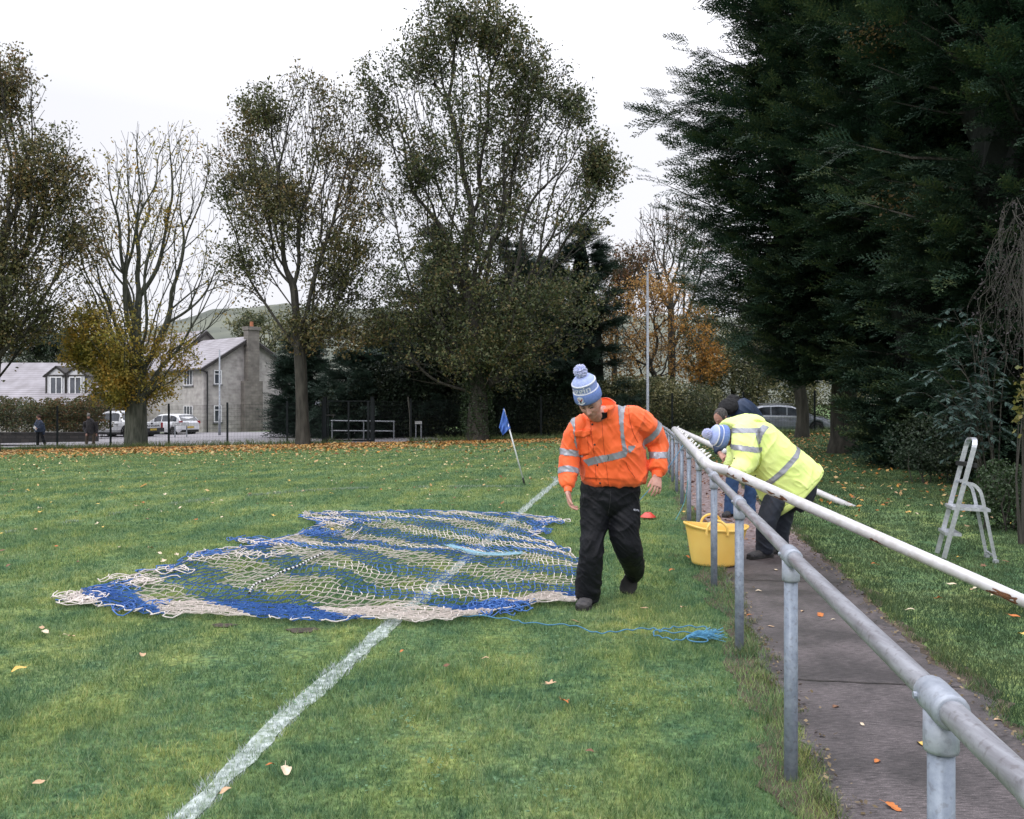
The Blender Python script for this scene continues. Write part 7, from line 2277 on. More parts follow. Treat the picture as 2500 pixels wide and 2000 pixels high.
def beanie(root, c, rt, face, up, seed=1, text=True, R0=.101, tall=1.0, z0=.030):
    c = Vector(c)
    def ring(R, z, n=48, ph=0):
        return [c + up * z + (rt * math.sin(2 * math.pi * k / n) * R + face * math.cos(2 * math.pi * k / n) * R * 1.12) for k in range(n)]
    def surf(prof, name, m, par):
        V = []; n = 48
        for R_, z in prof: V += [tuple(v) for v in ring(R_, z)]
        F = [(i * n + k, i * n + (k + 1) % n, (i + 1) * n + (k + 1) % n, (i + 1) * n + k) for i in range(len(prof) - 1) for k in range(n)]
        mb = MB(); mb.add(V, F); return mb.build(name, m, par, True)
    T = tall
    zc = z0 + .082 * T
    hat = surf([(R0 - .010, z0 + .006), (R0 - .003, z0 - .002), (R0 + .001, z0 + .006), (R0 + .0015, z0 + .04 * T), (R0 - .003, zc - .004), (R0 - .007, zc + .001), (R0 - .014, zc - .002)], 'beanie_cuff', M_KNB, root)
    surf([(R0 - .009, zc - .001), (R0 - .005, zc + .003), (R0 - .008, zc + .008), (R0 - .012, zc + .009)], 'knit_stripe', M_KNW, hat)
    zt = zc + .066 * T
    surf([(R0 - .013, zc + .004), (R0 - .012, zc + .03 * T), (R0 - .014, zt)], 'text_band', M_KNB if not text else mat('knit_mid', (.30, .38, .70), (.24, .32, .64), 40, .9, bump=.5, bscale=160), hat)
    surf([(R0 - .016, zt - .003), (R0 - .010, zt), (R0 - .012, zt + .009), (R0 - .018, zt + .011)], 'knit_stripe', M_KNW, hat)
    surf([(R0 - .016, zt + .008), (R0 - .022, zt + .022), (R0 - .040, zt + .040), (R0 - .066, zt + .050), (.008, zt + .056)], 'crown_knit', M_KNL, hat)
    # pompom of many yarn ends
    pc = c + up * (zt + .090) - face * .0; rs = random.Random(seed); mb = MB()
    ball(mb, pc, .034, n=14)
    for k in range(420):
        v = Vector((rs.gauss(0, 1), rs.gauss(0, 1), rs.gauss(0, 1))).normalized(); w = (v + Vector((rs.gauss(0, .3), rs.gauss(0, .3), rs.gauss(0, .3)))).normalized()
        mb.tube([pc + v * .026, pc + v * .038 + w * .004, pc + v * .042 + w * rs.uniform(.006, .014)], [.0042, .0042, .0026], 4, True)
    mb.build('pompom', mat('yarn', (.50, .56, .84), (.72, .72, .88), 70, .95), hat)
    def wrap(V2, a0, z, Rr, off):
        ang = a0 + V2[:, 0] / Rr
        return np.array([list(c + up * (z + y) + (rt * math.sin(a) + face * math.cos(a) * 1.12) * (Rr + off)) for a, y in zip(ang, V2[:, 1])])
    if text:
        V, F = text_mesh('noggin', .082, .0012)
        V = V[:, :2] * np.array([1.0, .86])
        mesh_np('lettering', wrap(V, -.42, zc + .040 * T, R0 - .012, .0025), F, M_KNW, hat)
        bc = -.26; bz = z0 + .046
        def blob(pts, m, off, nm):
            V = np.array([(0, 0)] + pts, float); V[0] = V[1:].mean(0); n = len(pts)
            F = np.array([[0, 1 + k, 1 + (k + 1) % n] for k in range(n)])
            mesh_np(nm, wrap(V, bc, bz, R0 + .001, off), F, m, hat)
        sh = [(-.024, .022), (0, .030), (.024, .022), (.026, .0), (.018, -.018), (0, -.028), (-.018, -.018), (-.026, 0)]
        blob(sh, M_KNW, .0015, 'badge_shield')
        red = mat('badge_red', (.42, .04, .05), (.36, .03, .04), 20, .8)
        blob([(0, -.004), (-.010, .004), (-.022, .018), (-.018, .006), (-.012, -.006), (-.002, -.012)], red, .0025, 'badge_wing')
        blob([(0, -.004), (.002, -.012), (.012, -.006), (.018, .006), (.022, .020), (.010, .006)], red, .0025, 'badge_wing')
        blob([(-.004, 0), (.004, 0), (.006, -.014), (.002, -.024), (-.003, -.024), (-.006, -.014)], M_BLACK, .0030, 'badge_body')
        blob([(-.032, -.022), (-.026, -.029), (0, -.040), (.026, -.030), (.036, -.018), (.028, -.021), (0, -.031), (-.026, -.023)], M_KNW, .0022, 'badge_scroll')
    return hat

def boot(root, heel, toe, ankle, m, r=.047, sole=True, name='boot', wide=1.0):
    heel, toe, ankle = Vector(heel), Vector(toe), Vector(ankle); d = (toe - heel); L = d.length; d.normalize()
    up = (ankle - heel); up = (up - d * up.dot(d)).normalized(); sd_ = d.cross(up)
    mb = MB(); k = wide
    ell_tube(mb, [heel + d * .005 + up * .045, heel + d * .05 + up * .046, heel + d * L * .45 + up * .044, heel + d * L * .72 + up * .036, heel + d * L * .92 + up * .031, toe - d * .005 + up * .028],
             [.034 * k, .040 * k, .044 * k, .050 * k, .043 * k, .022 * k], [.040, .044, .042, .034, .028, .020], side=tuple(sd_), n=20, sub=3, power=2.3)
    ell_tube(mb, [heel + d * .055 + up * .03, heel + d * .05 + up * .09, ankle], [.040, .039, .042], [.05, .044, .046], side=tuple(sd_), n=18, sub=3)
    V, F = remesh(mb, .006, 5); V = wrinkle(V, F, .0022, 24, 3)
    b = mesh_np(name, V, F, m, root, smooth=True)
    s = MB(); 
    outl = []
    for t, w in ((0, .026), (.06, .036), (.3, .037), (.5, .038), (.72, .050), (.9, .043), (1.0, .020)): outl.append((t, w * k * 1.06))
    poly = [heel + d * (t * L) + sd_ * w for t, w in outl] + [heel + d * (t * L) - sd_ * w for t, w in outl[::-1]]
    s.prism([p + up * .0 for p in poly], up * .022); s.build('sole', M_SOLE, b)
    return b

# ---------------------------------------------------------------- man in orange
def orange_man():
    base = Vector((PX(1475, 6.72), 6.72, 0))
    root = thing('person', tuple(base), 'man in orange hi-vis jacket and bobble hat walking with head bowed past the net', 'person')
    X, Yf = (1, 0, 0), (0, -1, 0)
    up = Vector((-.30, -.40, .86)).normalized(); face = Vector((-.34, -1, -.52))
    hc = P(1441, 985, 6.36)
    # --- body
    b = MB(); rt, face, up = head_shape(b, hc, up, face, 1.05)
    neckb = P(1472, 1012, 6.53)
    ell_tube(b, [hc - up * .05 - face * .02, hc - up * .11 - face * .03, neckb], [.054, .056, .07], [.058, .06, .07], n=18)
    ell_tube(b, [P(1476, 1015, 6.56), P(1480, 1060, 6.6), P(1492, 1130, 6.7), P(1490, 1200, 6.72), P(1489, 1240, 6.72)], [.14, .17, .17, .18, .14], [.10, .12, .12, .12, .10], side=X, n=20)
    aL = [P(1405, 1036, 6.56), P(1391, 1108, 6.6), P(1387, 1188, 6.47)]; aR = [P(1545, 1022, 6.56), P(1609, 1082, 6.68), P(1604, 1160, 6.60)]
    for arm in (aL, aR):
        b.tube([Vector(p) for p in catmull(np.array([list(x) for x in arm]), 6)], list(np.interp(np.linspace(0, 1, 13), [0, .5, 1], [.055, .042, .027])), 14)
    for leg in ([P(1452, 1215, 6.72), P(1445, 1345, 6.62), P(1436, 1462, 6.72)], [P(1525, 1215, 6.74), P(1536, 1335, 6.76), P(1545, 1402, 7.22)]):
        b.tube([Vector(p) for p in catmull(np.array([list(x) for x in leg]), 6)], list(np.interp(np.linspace(0, 1, 13), [0, .5, 1], [.085, .058, .04])), 14)
    w1 = P(1386.5, 1200, 6.45)
    hand(b, w1, P(1391, 1228, 6.42) - w1, (1, -.35, 0.1), (.0, -1, -.1), curl=(.34, .42, .50, .58), L=.188, tangle=.30, tcurl=.25)
    w2 = P(1605, 1160, 6.59)
    hand(b, w2, P(1603, 1190, 6.53) - w2, (-.35, 1, -.1), (-1, -.35, 0), curl=(.28, .34, .42, .50), L=.195, tangle=.42, tcurl=.05, spread=.16)
    V, F = remesh(b, .0042, 2)
    body = mesh_np('body', V, F, M_SKIN, root, smooth=True)
    bb = BVHTree.FromPolygons([tuple(v) for v in V], [tuple(f) for f in F])
    def skin_pt(lx, lz, off=.001):
        o = hc + rt * lx + up * lz + face * .2
        h, n, i, dd = bb.ray_cast(o, -face); return (h + n * off) if h is not None else o
    for s in (-1, 1):
        m = MB(); m.tube([skin_pt(s * (.030 + dx), .0225 + dz, .002) for dx, dz in ((-.018, 0), (-.008, .004), (.004, .005), (.016, .0))], [.003, .0052, .005, .003], 8); m.build('eyebrow', M_BROW, body, True)
        m = MB(); m.tube([skin_pt(s * (.030 + dx), .0035 + dz, .0005) for dx, dz in ((-.013, 0), (-.005, .001), (.005, .001), (.013, -.001))], [.0018, .0042, .0042, .0018], 8); m.build('eye', M_EYE, body, True)
    m = MB(); m.tube([skin_pt(dx, -.0595 + dz, .0006) for dx, dz in ((-.022, -.001), (-.01, .001), (0, 0), (.01, .001), (.022, -.001))], [.0012, .0026, .0028, .0026, .0012], 8); m.build('mouth', M_LIP, body, True)
    beanie(root, hc, rt, face, up, 3, True, .103, .93, .046)
    # --- trousers
    t = MB()
    ell_tube(t, [P(1492, 1160, 6.72), P(1490, 1195, 6.72), P(1488, 1225, 6.72), P(1487, 1248, 6.72), P(1486, 1262, 6.72)], [rpx(66, 6.72), rpx(74, 6.72), rpx(68, 6.72), rpx(45, 6.72), rpx(15, 6.72)], [.15, .16, .15, .11, .05], side=X, n=28, power=2.2)
    def leg(mb, pts, rs_, dep=1.0):
        ell_tube(mb, [P(*p) for p in pts], [rpx(r, p[2]) for r, p in zip(rs_, pts)], [rpx(r, p[2]) * dep for r, p in zip(rs_, pts)], side=X, n=24, sub=5)
    leg(t, [(1453, 1210, 6.72), (1453, 1255, 6.70), (1448, 1300, 6.66), (1444, 1345, 6.62), (1440, 1385, 6.65), (1437, 1420, 6.68), (1436, 1448, 6.71), (1436, 1466, 6.72)], [38, 38, 31, 29.5, 31, 32, 30, 26], 1.05)
    leg(t, [(1523, 1210, 6.74), (1525, 1255, 6.72), (1523, 1300, 6.70), (1534, 1340, 6.74), (1545, 1372, 6.92), (1548, 1395, 7.08), (1545, 1407, 7.2)], [40, 39, 37, 34, 27, 24, 20], 1.0)
    g = Garment('trousers', t, .0075, M_TRS, root, amp=.0075, scale=8, smooth=12, seed=5, stretch=(1, 1, 1.25))
    # folds stacked over the boots are part of the cloth; stitched pocket line and fly
    M_SEAM = mat('seam_dark', (.03, .03, .036), (.04, .04, .045), 20, .6)
    g.line([(1425, 1205), (1424, 1225), (1418, 1240)], .0022, 'pocket_seam', M_SEAM); g.line([(1491, 1200), (1489, 1230), (1484, 1258)], .002, 'fly_seam', M_SEAM); g.line([(1556, 1190), (1560, 1230), (1561, 1262)], .0022, 'side_seam', M_SEAM)
    h, n = g.hit(1552.5, 1246)
    V, F = text_mesh('REGATTA', .021, .0004)
    r_ = Vector((1, 0, 0)); r_ = (r_ - n * r_.dot(n)).normalized(); u_ = n.cross(r_)
    if u_.z < 0: u_ = -u_
    V3 = np.array([list(h + n * .003 + r_ * (v[0] * .62) + u_ * v[1]) for v in V])
    V3 = np.array([list((lambda hh: (hh[0] + hh[1] * .002) if hh[0] is not None else Vector(p))(g.hit(*proj(np.array([p]))[0]))) for p in V3])
    mesh_np('lettering', V3, F, M_KNW, g.obj)
    # --- boots
    boot(root, (PX(1441, 6.76), 6.77, .004), (PX(1419, 6.52), 6.50, .004), P(1437, 1452, 6.74), M_SHOE, name='boot', wide=1.2)
    tt = Vector((PX(1536, 7.08), 7.07, .012)); hl = tt + Vector((.115, .13, .20)).normalized() * .285; tt = tt + Vector((-.03, 0, 0)); hl = hl + Vector((-.03, 0, 0))
    boot(root, hl, tt, P(1547, 1398, 7.2), M_SHOE, name='boot', wide=1.35)
    # --- jacket
    j = MB()
    sec = [(1498, 1186, 6.70, 64, .155), (1498, 1176, 6.70, 77, .185), (1499, 1160, 6.70, 82, .205), (1497, 1130, 6.69, 83, .20), (1492, 1100, 6.66, 83, .19), (1485, 1070, 6.63, 80, .185), (1479, 1042, 6.60, 77, .172), (1475, 1020, 6.57, 64, .15), (1472, 1004, 6.54, 42, .12), (1470, 992, 6.53, 27, .095)]
    ell_tube(j, [P(a, b_, c) for a, b_, c, *_ in sec], [rpx(s[3], s[2]) for s in sec], [s[4] for s in sec], side=X, n=36, sub=4, power=2.35)
    def sleeve(pts, rs_):
        c = catmull(np.array([list(P(*p)) for p in pts]), 5); rr = np.interp(np.linspace(0, 1, len(c)), np.linspace(0, 1, len(rs_)), [rpx(r, p[2]) for r, p in zip(rs_, pts)])
        j.tube([Vector(x) for x in c], list(rr), 22)
    sleeve([(1428, 1030, 6.57), (1410, 1044, 6.56), (1398, 1070, 6.58), (1391, 1100, 6.60), (1390, 1130, 6.57), (1388, 1158, 6.53), (1386, 1180, 6.49), (1386, 1190, 6.475)], [22, 25, 26, 24.5, 24, 22, 19.5, 13])
    sleeve([(1520, 1018, 6.57), (1545, 1022, 6.56), (1570, 1036, 6.60), (1590, 1056, 6.65), (1603, 1080, 6.68), (1606, 1105, 6.66), (1607, 1130, 6.63), (1606, 1148, 6.61), (1605, 1153, 6.60)], [28, 31, 31, 31, 27, 23, 22, 21.5, 15])
    z = lambda x, y: (x / 4.7925 + 1300, y / 4.7925 + 860)
    W1 = [z(*p) for p in ((560, 1225), (596, 1262), (720, 1222), (900, 1195), (1040, 1158), (1055, 1150), (1118, 1160), (1090, 1225), (1000, 1250), (800, 1295), (655, 1330))]
    bands = [front([z(*p) for p in ((470, 705), (500, 728), (500, 900), (508, 1020), (524, 1150), (492, 1060), (478, 880), (440, 812))]),
             front([z(*p) for p in ((1000, 592), (1108, 598), (1078, 680), (1062, 800), (1068, 950), (1084, 1060), (1116, 1160), (1054, 1162), (1034, 1000), (1012, 800), (996, 640))]),
             front(W1), front([z(*p) for p in ((1118, 1100), (1205, 1088), (1190, 1130), (1135, 1185), (1118, 1160))]),
             slab(P(1390, 1104, 6.59), P(1389, 1112, 6.59) - P(1391, 1096, 6.59), .024, .115), slab(P(1387.5, 1153, 6.54), P(1387, 1160, 6.53) - P(1388, 1146, 6.55), .024, .115),
             slab(P(1585, 1062, 6.64), (.77, .2, -.64), .025, .135), slab(P(1608, 1110, 6.66), (.02, 0, -1), .025, .11)]
    g = Garment('jacket', j, .0062, M_ORG, root, amp=.0105, scale=6.5, smooth=3, seed=11, stretch=(1.15, 1, .9), bands=bands, band_mat=M_REFL)
    jk = g.obj
    M_SE = mat('orange_seam', (.40, .05, .012), (.34, .04, .01), 20, .8)
    # placket, pockets, seams
    g.line([z(680, 800), z(690, 950), z(712, 1130), z(735, 1330), z(745, 1510)], .0022, 'placket_edge', M_SE, 8)
    g.line([z(812, 800), z(825, 1000), z(845, 1200), z(872, 1400), z(890, 1560)], .0016, 'placket_edge', M_SE, 8)
    def patch(nm, tl, tr, bl, br, off, nx=14, ny=12, par=jk):
        tl, tr, bl, br = (np.array(v, float) for v in (tl, tr, bl, br)); G = []
        for i in range(ny):
            for k in range(nx):
                u, v = k / (nx - 1), i / (ny - 1)
                h, n = g.hit(*((1 - v) * ((1 - u) * tl + u * tr) + v * ((1 - u) * bl + u * br)))
                G.append(list(h + Vector((0, -1, .1)).normalized() * off + n * off * .3) if h is not None else [np.nan] * 3)
        G = np.array(G).reshape(ny, nx, 3)
        for _ in range(3): G[1:-1, 1:-1] = .5 * G[1:-1, 1:-1] + .125 * (G[:-2, 1:-1] + G[2:, 1:-1] + G[1:-1, :-2] + G[1:-1, 2:])
        i = np.arange(ny - 1)[:, None] * nx + np.arange(nx - 1)[None]; F = np.stack([i, i + nx, i + nx + 1, i + 1], -1).reshape(-1, 4)
        if np.isnan(G).any(): return
        po = mesh_np(nm, G.reshape(-1, 3), F, M_ORG, par, smooth=True); so = po.modifiers.new('thick', 'SOLIDIFY'); so.thickness = off * 1.2; so.offset = -1
    patch('pocket', z(520, 965), z(630, 955), z(546, 1212), z(660, 1188), .007)
    patch('pocket_flap', z(494, 925), z(580, 920), z(494, 985), z(600, 998), .013, 10, 6)
    patch('pocket_flap', z(580, 920), z(672, 915), z(600, 998), z(668, 962), .013, 10, 6)
    pk = g.line([z(490, 985), z(545, 985), z(600, 995), z(630, 955), z(665, 965)], .0030, 'pocket_flap', M_SE, 6)
    g.line([z(548, 1212), z(600, 1212), z(660, 1190)], .0026, 'pocket_edge', M_SE, 6); g.line([z(628, 965), z(640, 1080), z(660, 1190)], .0018, 'pocket_edge', M_SE, 6)
    g.line([z(1095, 1290), z(1120, 1360), z(1165, 1420), z(1200, 1470)], .0022, 'pocket_opening', M_SE, 6)
    g.line([z(880, 1200), z(890, 1230), z(880, 1262)], .0022, 'tape_mark', M_STUD, 5, off=.004)
    g.line([z(1120, 610), z(1140, 800), z(1180, 950), z(1235, 1060)], .0022, 'armhole_seam', M_SE, 8)
    for p in ((700, 845), (728, 1082), (761, 1321), (791, 1530)):
        h, n = g.hit(*z(*p))
        if h is not None:
            m = MB(); m.lathe([(0, .006), (.0065, .0055), (.0078, .003), (.0078, -.001)], h, 14, n); m.build('snap_stud', M_STUD, jk, True)
    # knitted hem and cuffs
    m = MB(); ell_tube(m, [P(1605, 1149, 6.605), P(1604.5, 1157, 6.60), P(1604, 1165, 6.595)], [.046, .043, .040], [.042, .040, .037], side=X, n=20)
    m.build('knit_cuff', M_ORG, jk, True)
    m = MB(); ell_tube(m, [P(1386, 1186, 6.475), P(1386.5, 1194, 6.46), P(1386.5, 1201, 6.45)], [.034, .031, .030], [.032, .030, .029], side=X, n=20)
    m.build('knit_cuff', M_ORG, jk, True)
    # stand-up collar: open at the front over a dark inner collar
    def collar(name, m_, cen, axis, R_, h0, a_gap, th, flare, lean=(0, 0, 0), hb=None):
        axis = Vector(axis).normalized(); sx = Vector((1, 0, 0)); sx = (sx - axis * sx.dot(axis)).normalized(); fy_ = axis.cross(sx)   # fy points away from camera
        V = []; F = []; n = 40; rows = 7
        for layer in (0, 1):
            for i in range(rows):
                t = i / (rows - 1)
                for k in range(n + 1):
                    a = -math.pi / 2 + a_gap + (2 * math.pi - 2 * a_gap) * k / n
                    hh = h0 if hb is None else h0 + (hb - h0) * (.5 + .5 * math.sin(a))
                    r = (R_ * (1 + flare * t * t) - layer * th); q = cen + (sx * math.cos(a) * 1.05 + fy_ * math.sin(a)) * r + axis * hh * t + Vector(lean) * t
                    q += Vector((0, 0, .004 * math.sin(a * 5 + t * 3)))
                    V.append(tuple(q))
        w = n + 1; o2 = rows * w
        for layer in (0, 1):
            for i in range(rows - 1):
                for k in range(n): a_ = layer * o2 + i * w + k; F.append((a_, a_ + 1, a_ + w + 1, a_ + w))
        for k in range(n): a_ = (rows - 1) * w + k; F.append((a_, a_ + 1, o2 + a_ + 1, o2 + a_))
        for k in (0, n):
            for i in range(rows - 1): a_ = i * w + k; F.append((a_, a_ + w, o2 + a_ + w, o2 + a_))
        mb = MB(); mb.add(V, F); return mb.build(name, m_, jk, True)
    cc = P(1466, 1016, 6.50)
    collar('collar', M_ORG, cc + Vector((0.005, .0, -.01)), (-.10, -.26, 1), .098, .088, .42, .007, .16, hb=.125)
    collar('inner_collar', M_TRS, cc + Vector((-.008, -.015, 0)), (-.10, -.30, 1), .080, .050, .05, .006, .05)
orange_man()

# ---------------------------------------------------------------- stooping man in yellow
def yellow_man():
    z = lambda x, y: (x / 3.449 + 1600, y / 3.449 + 900)
    base = Vector((PX(1880, 8.7), 8.7, 0.02))
    root = thing('person', tuple(base), 'man in yellow hi-vis coat and bobble hat bent double over the white pole', 'person')
    D = 8.7
    b = MB()
    hc = P(1768, 1067, 8.55); up = Vector((-.90, -.22, .18)).normalized(); face = Vector((-.25, -.15, -.95))
    rt, face, up = head_shape(b, hc, up, face, 1.0)
    ell_tube(b, [hc - up * .06, hc - up * .15, P(1812, 1062, 8.65)], [.055, .06, .08], [.055, .06, .08], n=16)
    ell_tube(b, [P(1820, 1062, 8.68), P(1870, 1110, D), P(1918, 1165, D + .05), P(1925, 1205, D + .05)], [.13, .16, .16, .14], [.15, .17, .16, .14], n=18)
    ah = [P(1815, 1060, 8.48), P(1824, 1128, 8.38), P(1786, 1150, 8.15), P(1768, 1146, 8.0)]; ah2 = [P(1808, 1055, 8.9), P(1800, 1120, 8.95), P(1775, 1150, 8.7)]
    for arm in (ah[:3], ah2): b.tube([Vector(p) for p in catmull(np.array([list(x) for x in arm]), 5)], list(np.linspace(.05, .03, 11)), 12)
    hand(b, ah[2], ah[3] - ah[2], (0, .3, -1), (.2, -1, 0), curl=(.8, .85, .9, .95), L=.18)
    hand(b, ah2[2], Vector((-.6, -.5, .1)), (0, .1, -1), (.2, -1, 0), curl=(.7, .8, .85, .9), L=.18)
    for lg in ([P(1912, 1200, 8.62), P(1873, 1275, 8.58), P(1868, 1345, 8.66)], [P(1928, 1205, 8.88), P(1915, 1275, 8.86), P(1908, 1340, 8.92)]):
        b.tube([Vector(p) for p in catmull(np.array([list(x) for x in lg]), 5)], list(np.linspace(.08, .04, 11)), 12)
    V, F = remesh(b, .0055, 2); body = mesh_np('body', V, F, M_SKIN, root, smooth=True)
    m = MB(); ball(m, hc - up * .01 - face * .015, (.079, .088, .090), (rt, face, up), 20); V, F = remesh(m, .008, 0)
    k = ((V[F].mean(1) - np.array(hc[:])) @ np.array(face[:])) < .02
    mesh_np('hair', V, F[k], M_HAIR, root, smooth=True)
    beanie(root, hc - up * .01, rt, face, up, 9, False, .107, .72, .002)
    t = MB(); Xs = (1, 0, 0)
    ell_tube(t, [P(1915, 1140, D + .05), P(1940, 1172, D + .05), P(1938, 1205, D + .05), P(1922, 1230, D + .05)], [.17, .22, .21, .16], [.17, .20, .18, .15], side=Xs, n=24)
    def leg(pts, rs_):
        ell_tube(t, [P(*p) for p in pts], [rpx(r, p[2]) for r, p in zip(rs_, pts)], [rpx(r, p[2]) * 1.05 for r, p in zip(rs_, pts)], side=Xs, n=20)
    leg([(1908, 1190, 8.62), (1888, 1230, 8.6), (1873, 1270, 8.58), (1868, 1308, 8.62), (1866, 1338, 8.66), (1865, 1348, 8.67)], [28, 27, 23, 20, 22, 19])
    leg([(1922, 1195, 8.88), (1914, 1235, 8.88), (1909, 1275, 8.86), (1904, 1312, 8.9), (1902, 1342, 8.92)], [28, 27, 24, 21, 20])
    Garment('trousers', t, .009, mat('dark_trousers', (.014, .018, .030), (.020, .026, .042), 8, .75), root, amp=.007, scale=7, seed=3)
    boot(root, (PX(1886, 8.68), 8.70, .014), (PX(1824, 8.58), 8.55, .014), P(1870, 1340, 8.67), M_SHOE)
    boot(root, (PX(1916, 8.9), 8.93, .014), (PX(1868, 8.85), 8.84, .014), P(1906, 1335, 8.92), M_SHOE)
    # coat
    j = MB(); ax = Vector((.70, .05, -.70)).normalized(); sd_ = Vector((.70, 0, .70))
    sec = [(1790, 1046, 8.66, 28, .12), (1806, 1052, 8.67, 40, .19), (1832, 1067, 8.68, 53, .245), (1862, 1098, 8.69, 60, .25), (1890, 1132, 8.70, 68, .25), (1918, 1168, 8.72, 78, .25), (1938, 1193, 8.73, 85, .25), (1943, 1199, 8.73, 84, .24)]
    ell_tube(j, [P(a, b_, c) for a, b_, c, *_ in sec], [rpx(s[3], s[2]) for s in sec], [s[4] for s in sec], side=tuple(sd_), n=36, sub=4, power=2.2)
    def sl(pts, rs_):
        c = catmull(np.array([list(P(*p)) for p in pts]), 5); rr = np.interp(np.linspace(0, 1, len(c)), np.linspace(0, 1, len(rs_)), [rpx(r, p[2]) for r, p in zip(rs_, pts)])
        j.tube([Vector(x) for x in c], list(rr), 22)
    sl([(1822, 1050, 8.6), (1818, 1062, 8.5), (1820, 1090, 8.42), (1822, 1118, 8.38), (1812, 1140, 8.33), (1795, 1150, 8.22), (1786, 1150, 8.15)], [33, 34, 33, 31, 26, 19, 14])
    sl([(1812, 1052, 8.85), (1806, 1080, 8.9), (1800, 1115, 8.92), (1785, 1140, 8.8), (1778, 1148, 8.72)], [32, 31, 27, 22, 15])
    N3 = lambda p: [z(*q) for q in p]
    bands = [slab(P(1901, 1133, 8.7), ax, .027, .45), slab(P(1817, 1051, 8.45), (0, 0, 1), .024, .17) , slab(P(1822, 1095, 8.42), (.12, 0, 1), .026, .165),
             front(N3([(905, 472), (957, 492), (905, 560), (880, 640), (866, 640), (840, 552), (868, 505)]))]
    g = Garment('coat', j, .0075, M_YLW, root, amp=.009, scale=5.5, smooth=3, seed=21, bands=bands, band_mat=M_REFL)
    jk = g.obj
    # dark lining seen inside the hem, and the dropped front skirt
    c = P(1941, 1197, 8.73); m = MB()
    ell_tube(m, [c, c + ax * .03], [rpx(80, 8.7), rpx(76, 8.7)], [.225, .21], side=tuple(sd_), n=30); m.build('lining', M_TRS, jk, True)
    m = MB(); hem = []
    n = 40
    for k in range(n + 1):
        a = 2 * math.pi * k / n; hem.append((c + sd_.normalized() * math.cos(a) * rpx(85, 8.7) + ax.cross(sd_.normalized()) * math.sin(a) * .245, a))
    V = []; F = []
    for r_ in range(4):
        for p, a in hem:
            V.append(tuple(p + ax * (-.03 + .022 * r_) + (p - c).normalized() * (.003 + .006 * math.sin(6 * a + r_))))
    for r_ in range(3):
        for k in range(n): F.append((r_ * (n + 1) + k, r_ * (n + 1) + k + 1, (r_ + 1) * (n + 1) + k + 1, (r_ + 1) * (n + 1) + k))
    m.add(V, F); sk = m.build('skirt_hem', M_YLW, jk, True); so = sk.modifiers.new('thick', 'SOLIDIFY'); so.thickness = .004
    # storm collar and rolled hood
    m = MB(); ell_tube(m, [P(1782, 1056, 8.60), P(1800, 1048, 8.64), P(1822, 1044, 8.68), P(1842, 1042, 8.7)], [.11, .125, .105, .08], [.17, .19, .18, .12], side=(.25, 0, 1), n=26, power=2.6)
    Garment('collar', m, .008, M_YLW, jk, amp=.008, scale=7, seed=8)
    m = MB(); ell_tube(m, [P(1806, 1032, 8.62), P(1824, 1025, 8.66), P(1844, 1029, 8.7), P(1858, 1038, 8.72)], [.03, .065, .06, .03], [.12, .16, .16, .10], side=(0, 0, 1), n=24)
    Garment('hood', m, .008, M_YLW, jk, amp=.007, scale=8, seed=14)
    for p in ((555, 616), (610, 634), (666, 757), (843, 902), (872, 1136)):
        h, n = g.hit(*z(*p))
        if h is not None: q = MB(); q.lathe([(0, .006), (.008, .005), (.009, -.002)], h, 12, n); q.build('snap_stud', M_STUD, jk, True)
    g.line([z(617, 548), z(628, 600), z(635, 660)], .006, 'zip', M_STUD, 6, off=.003)
    g.line([z(872, 640), z(892, 720), z(885, 800), z(850, 850)], .003, 'armhole_seam', mat('yellow_seam_fold_shade', (.38, .46, .06), (.3, .38, .05), 20, .8), 7)
    g.line([z(730, 870), z(790, 885), z(850, 850)], .004, 'fold_shade_line', bpy.data.materials['yellow_seam_fold_shade'], 7)  # darker line along the sleeve, the shade of a fold put in as colour
yellow_man()

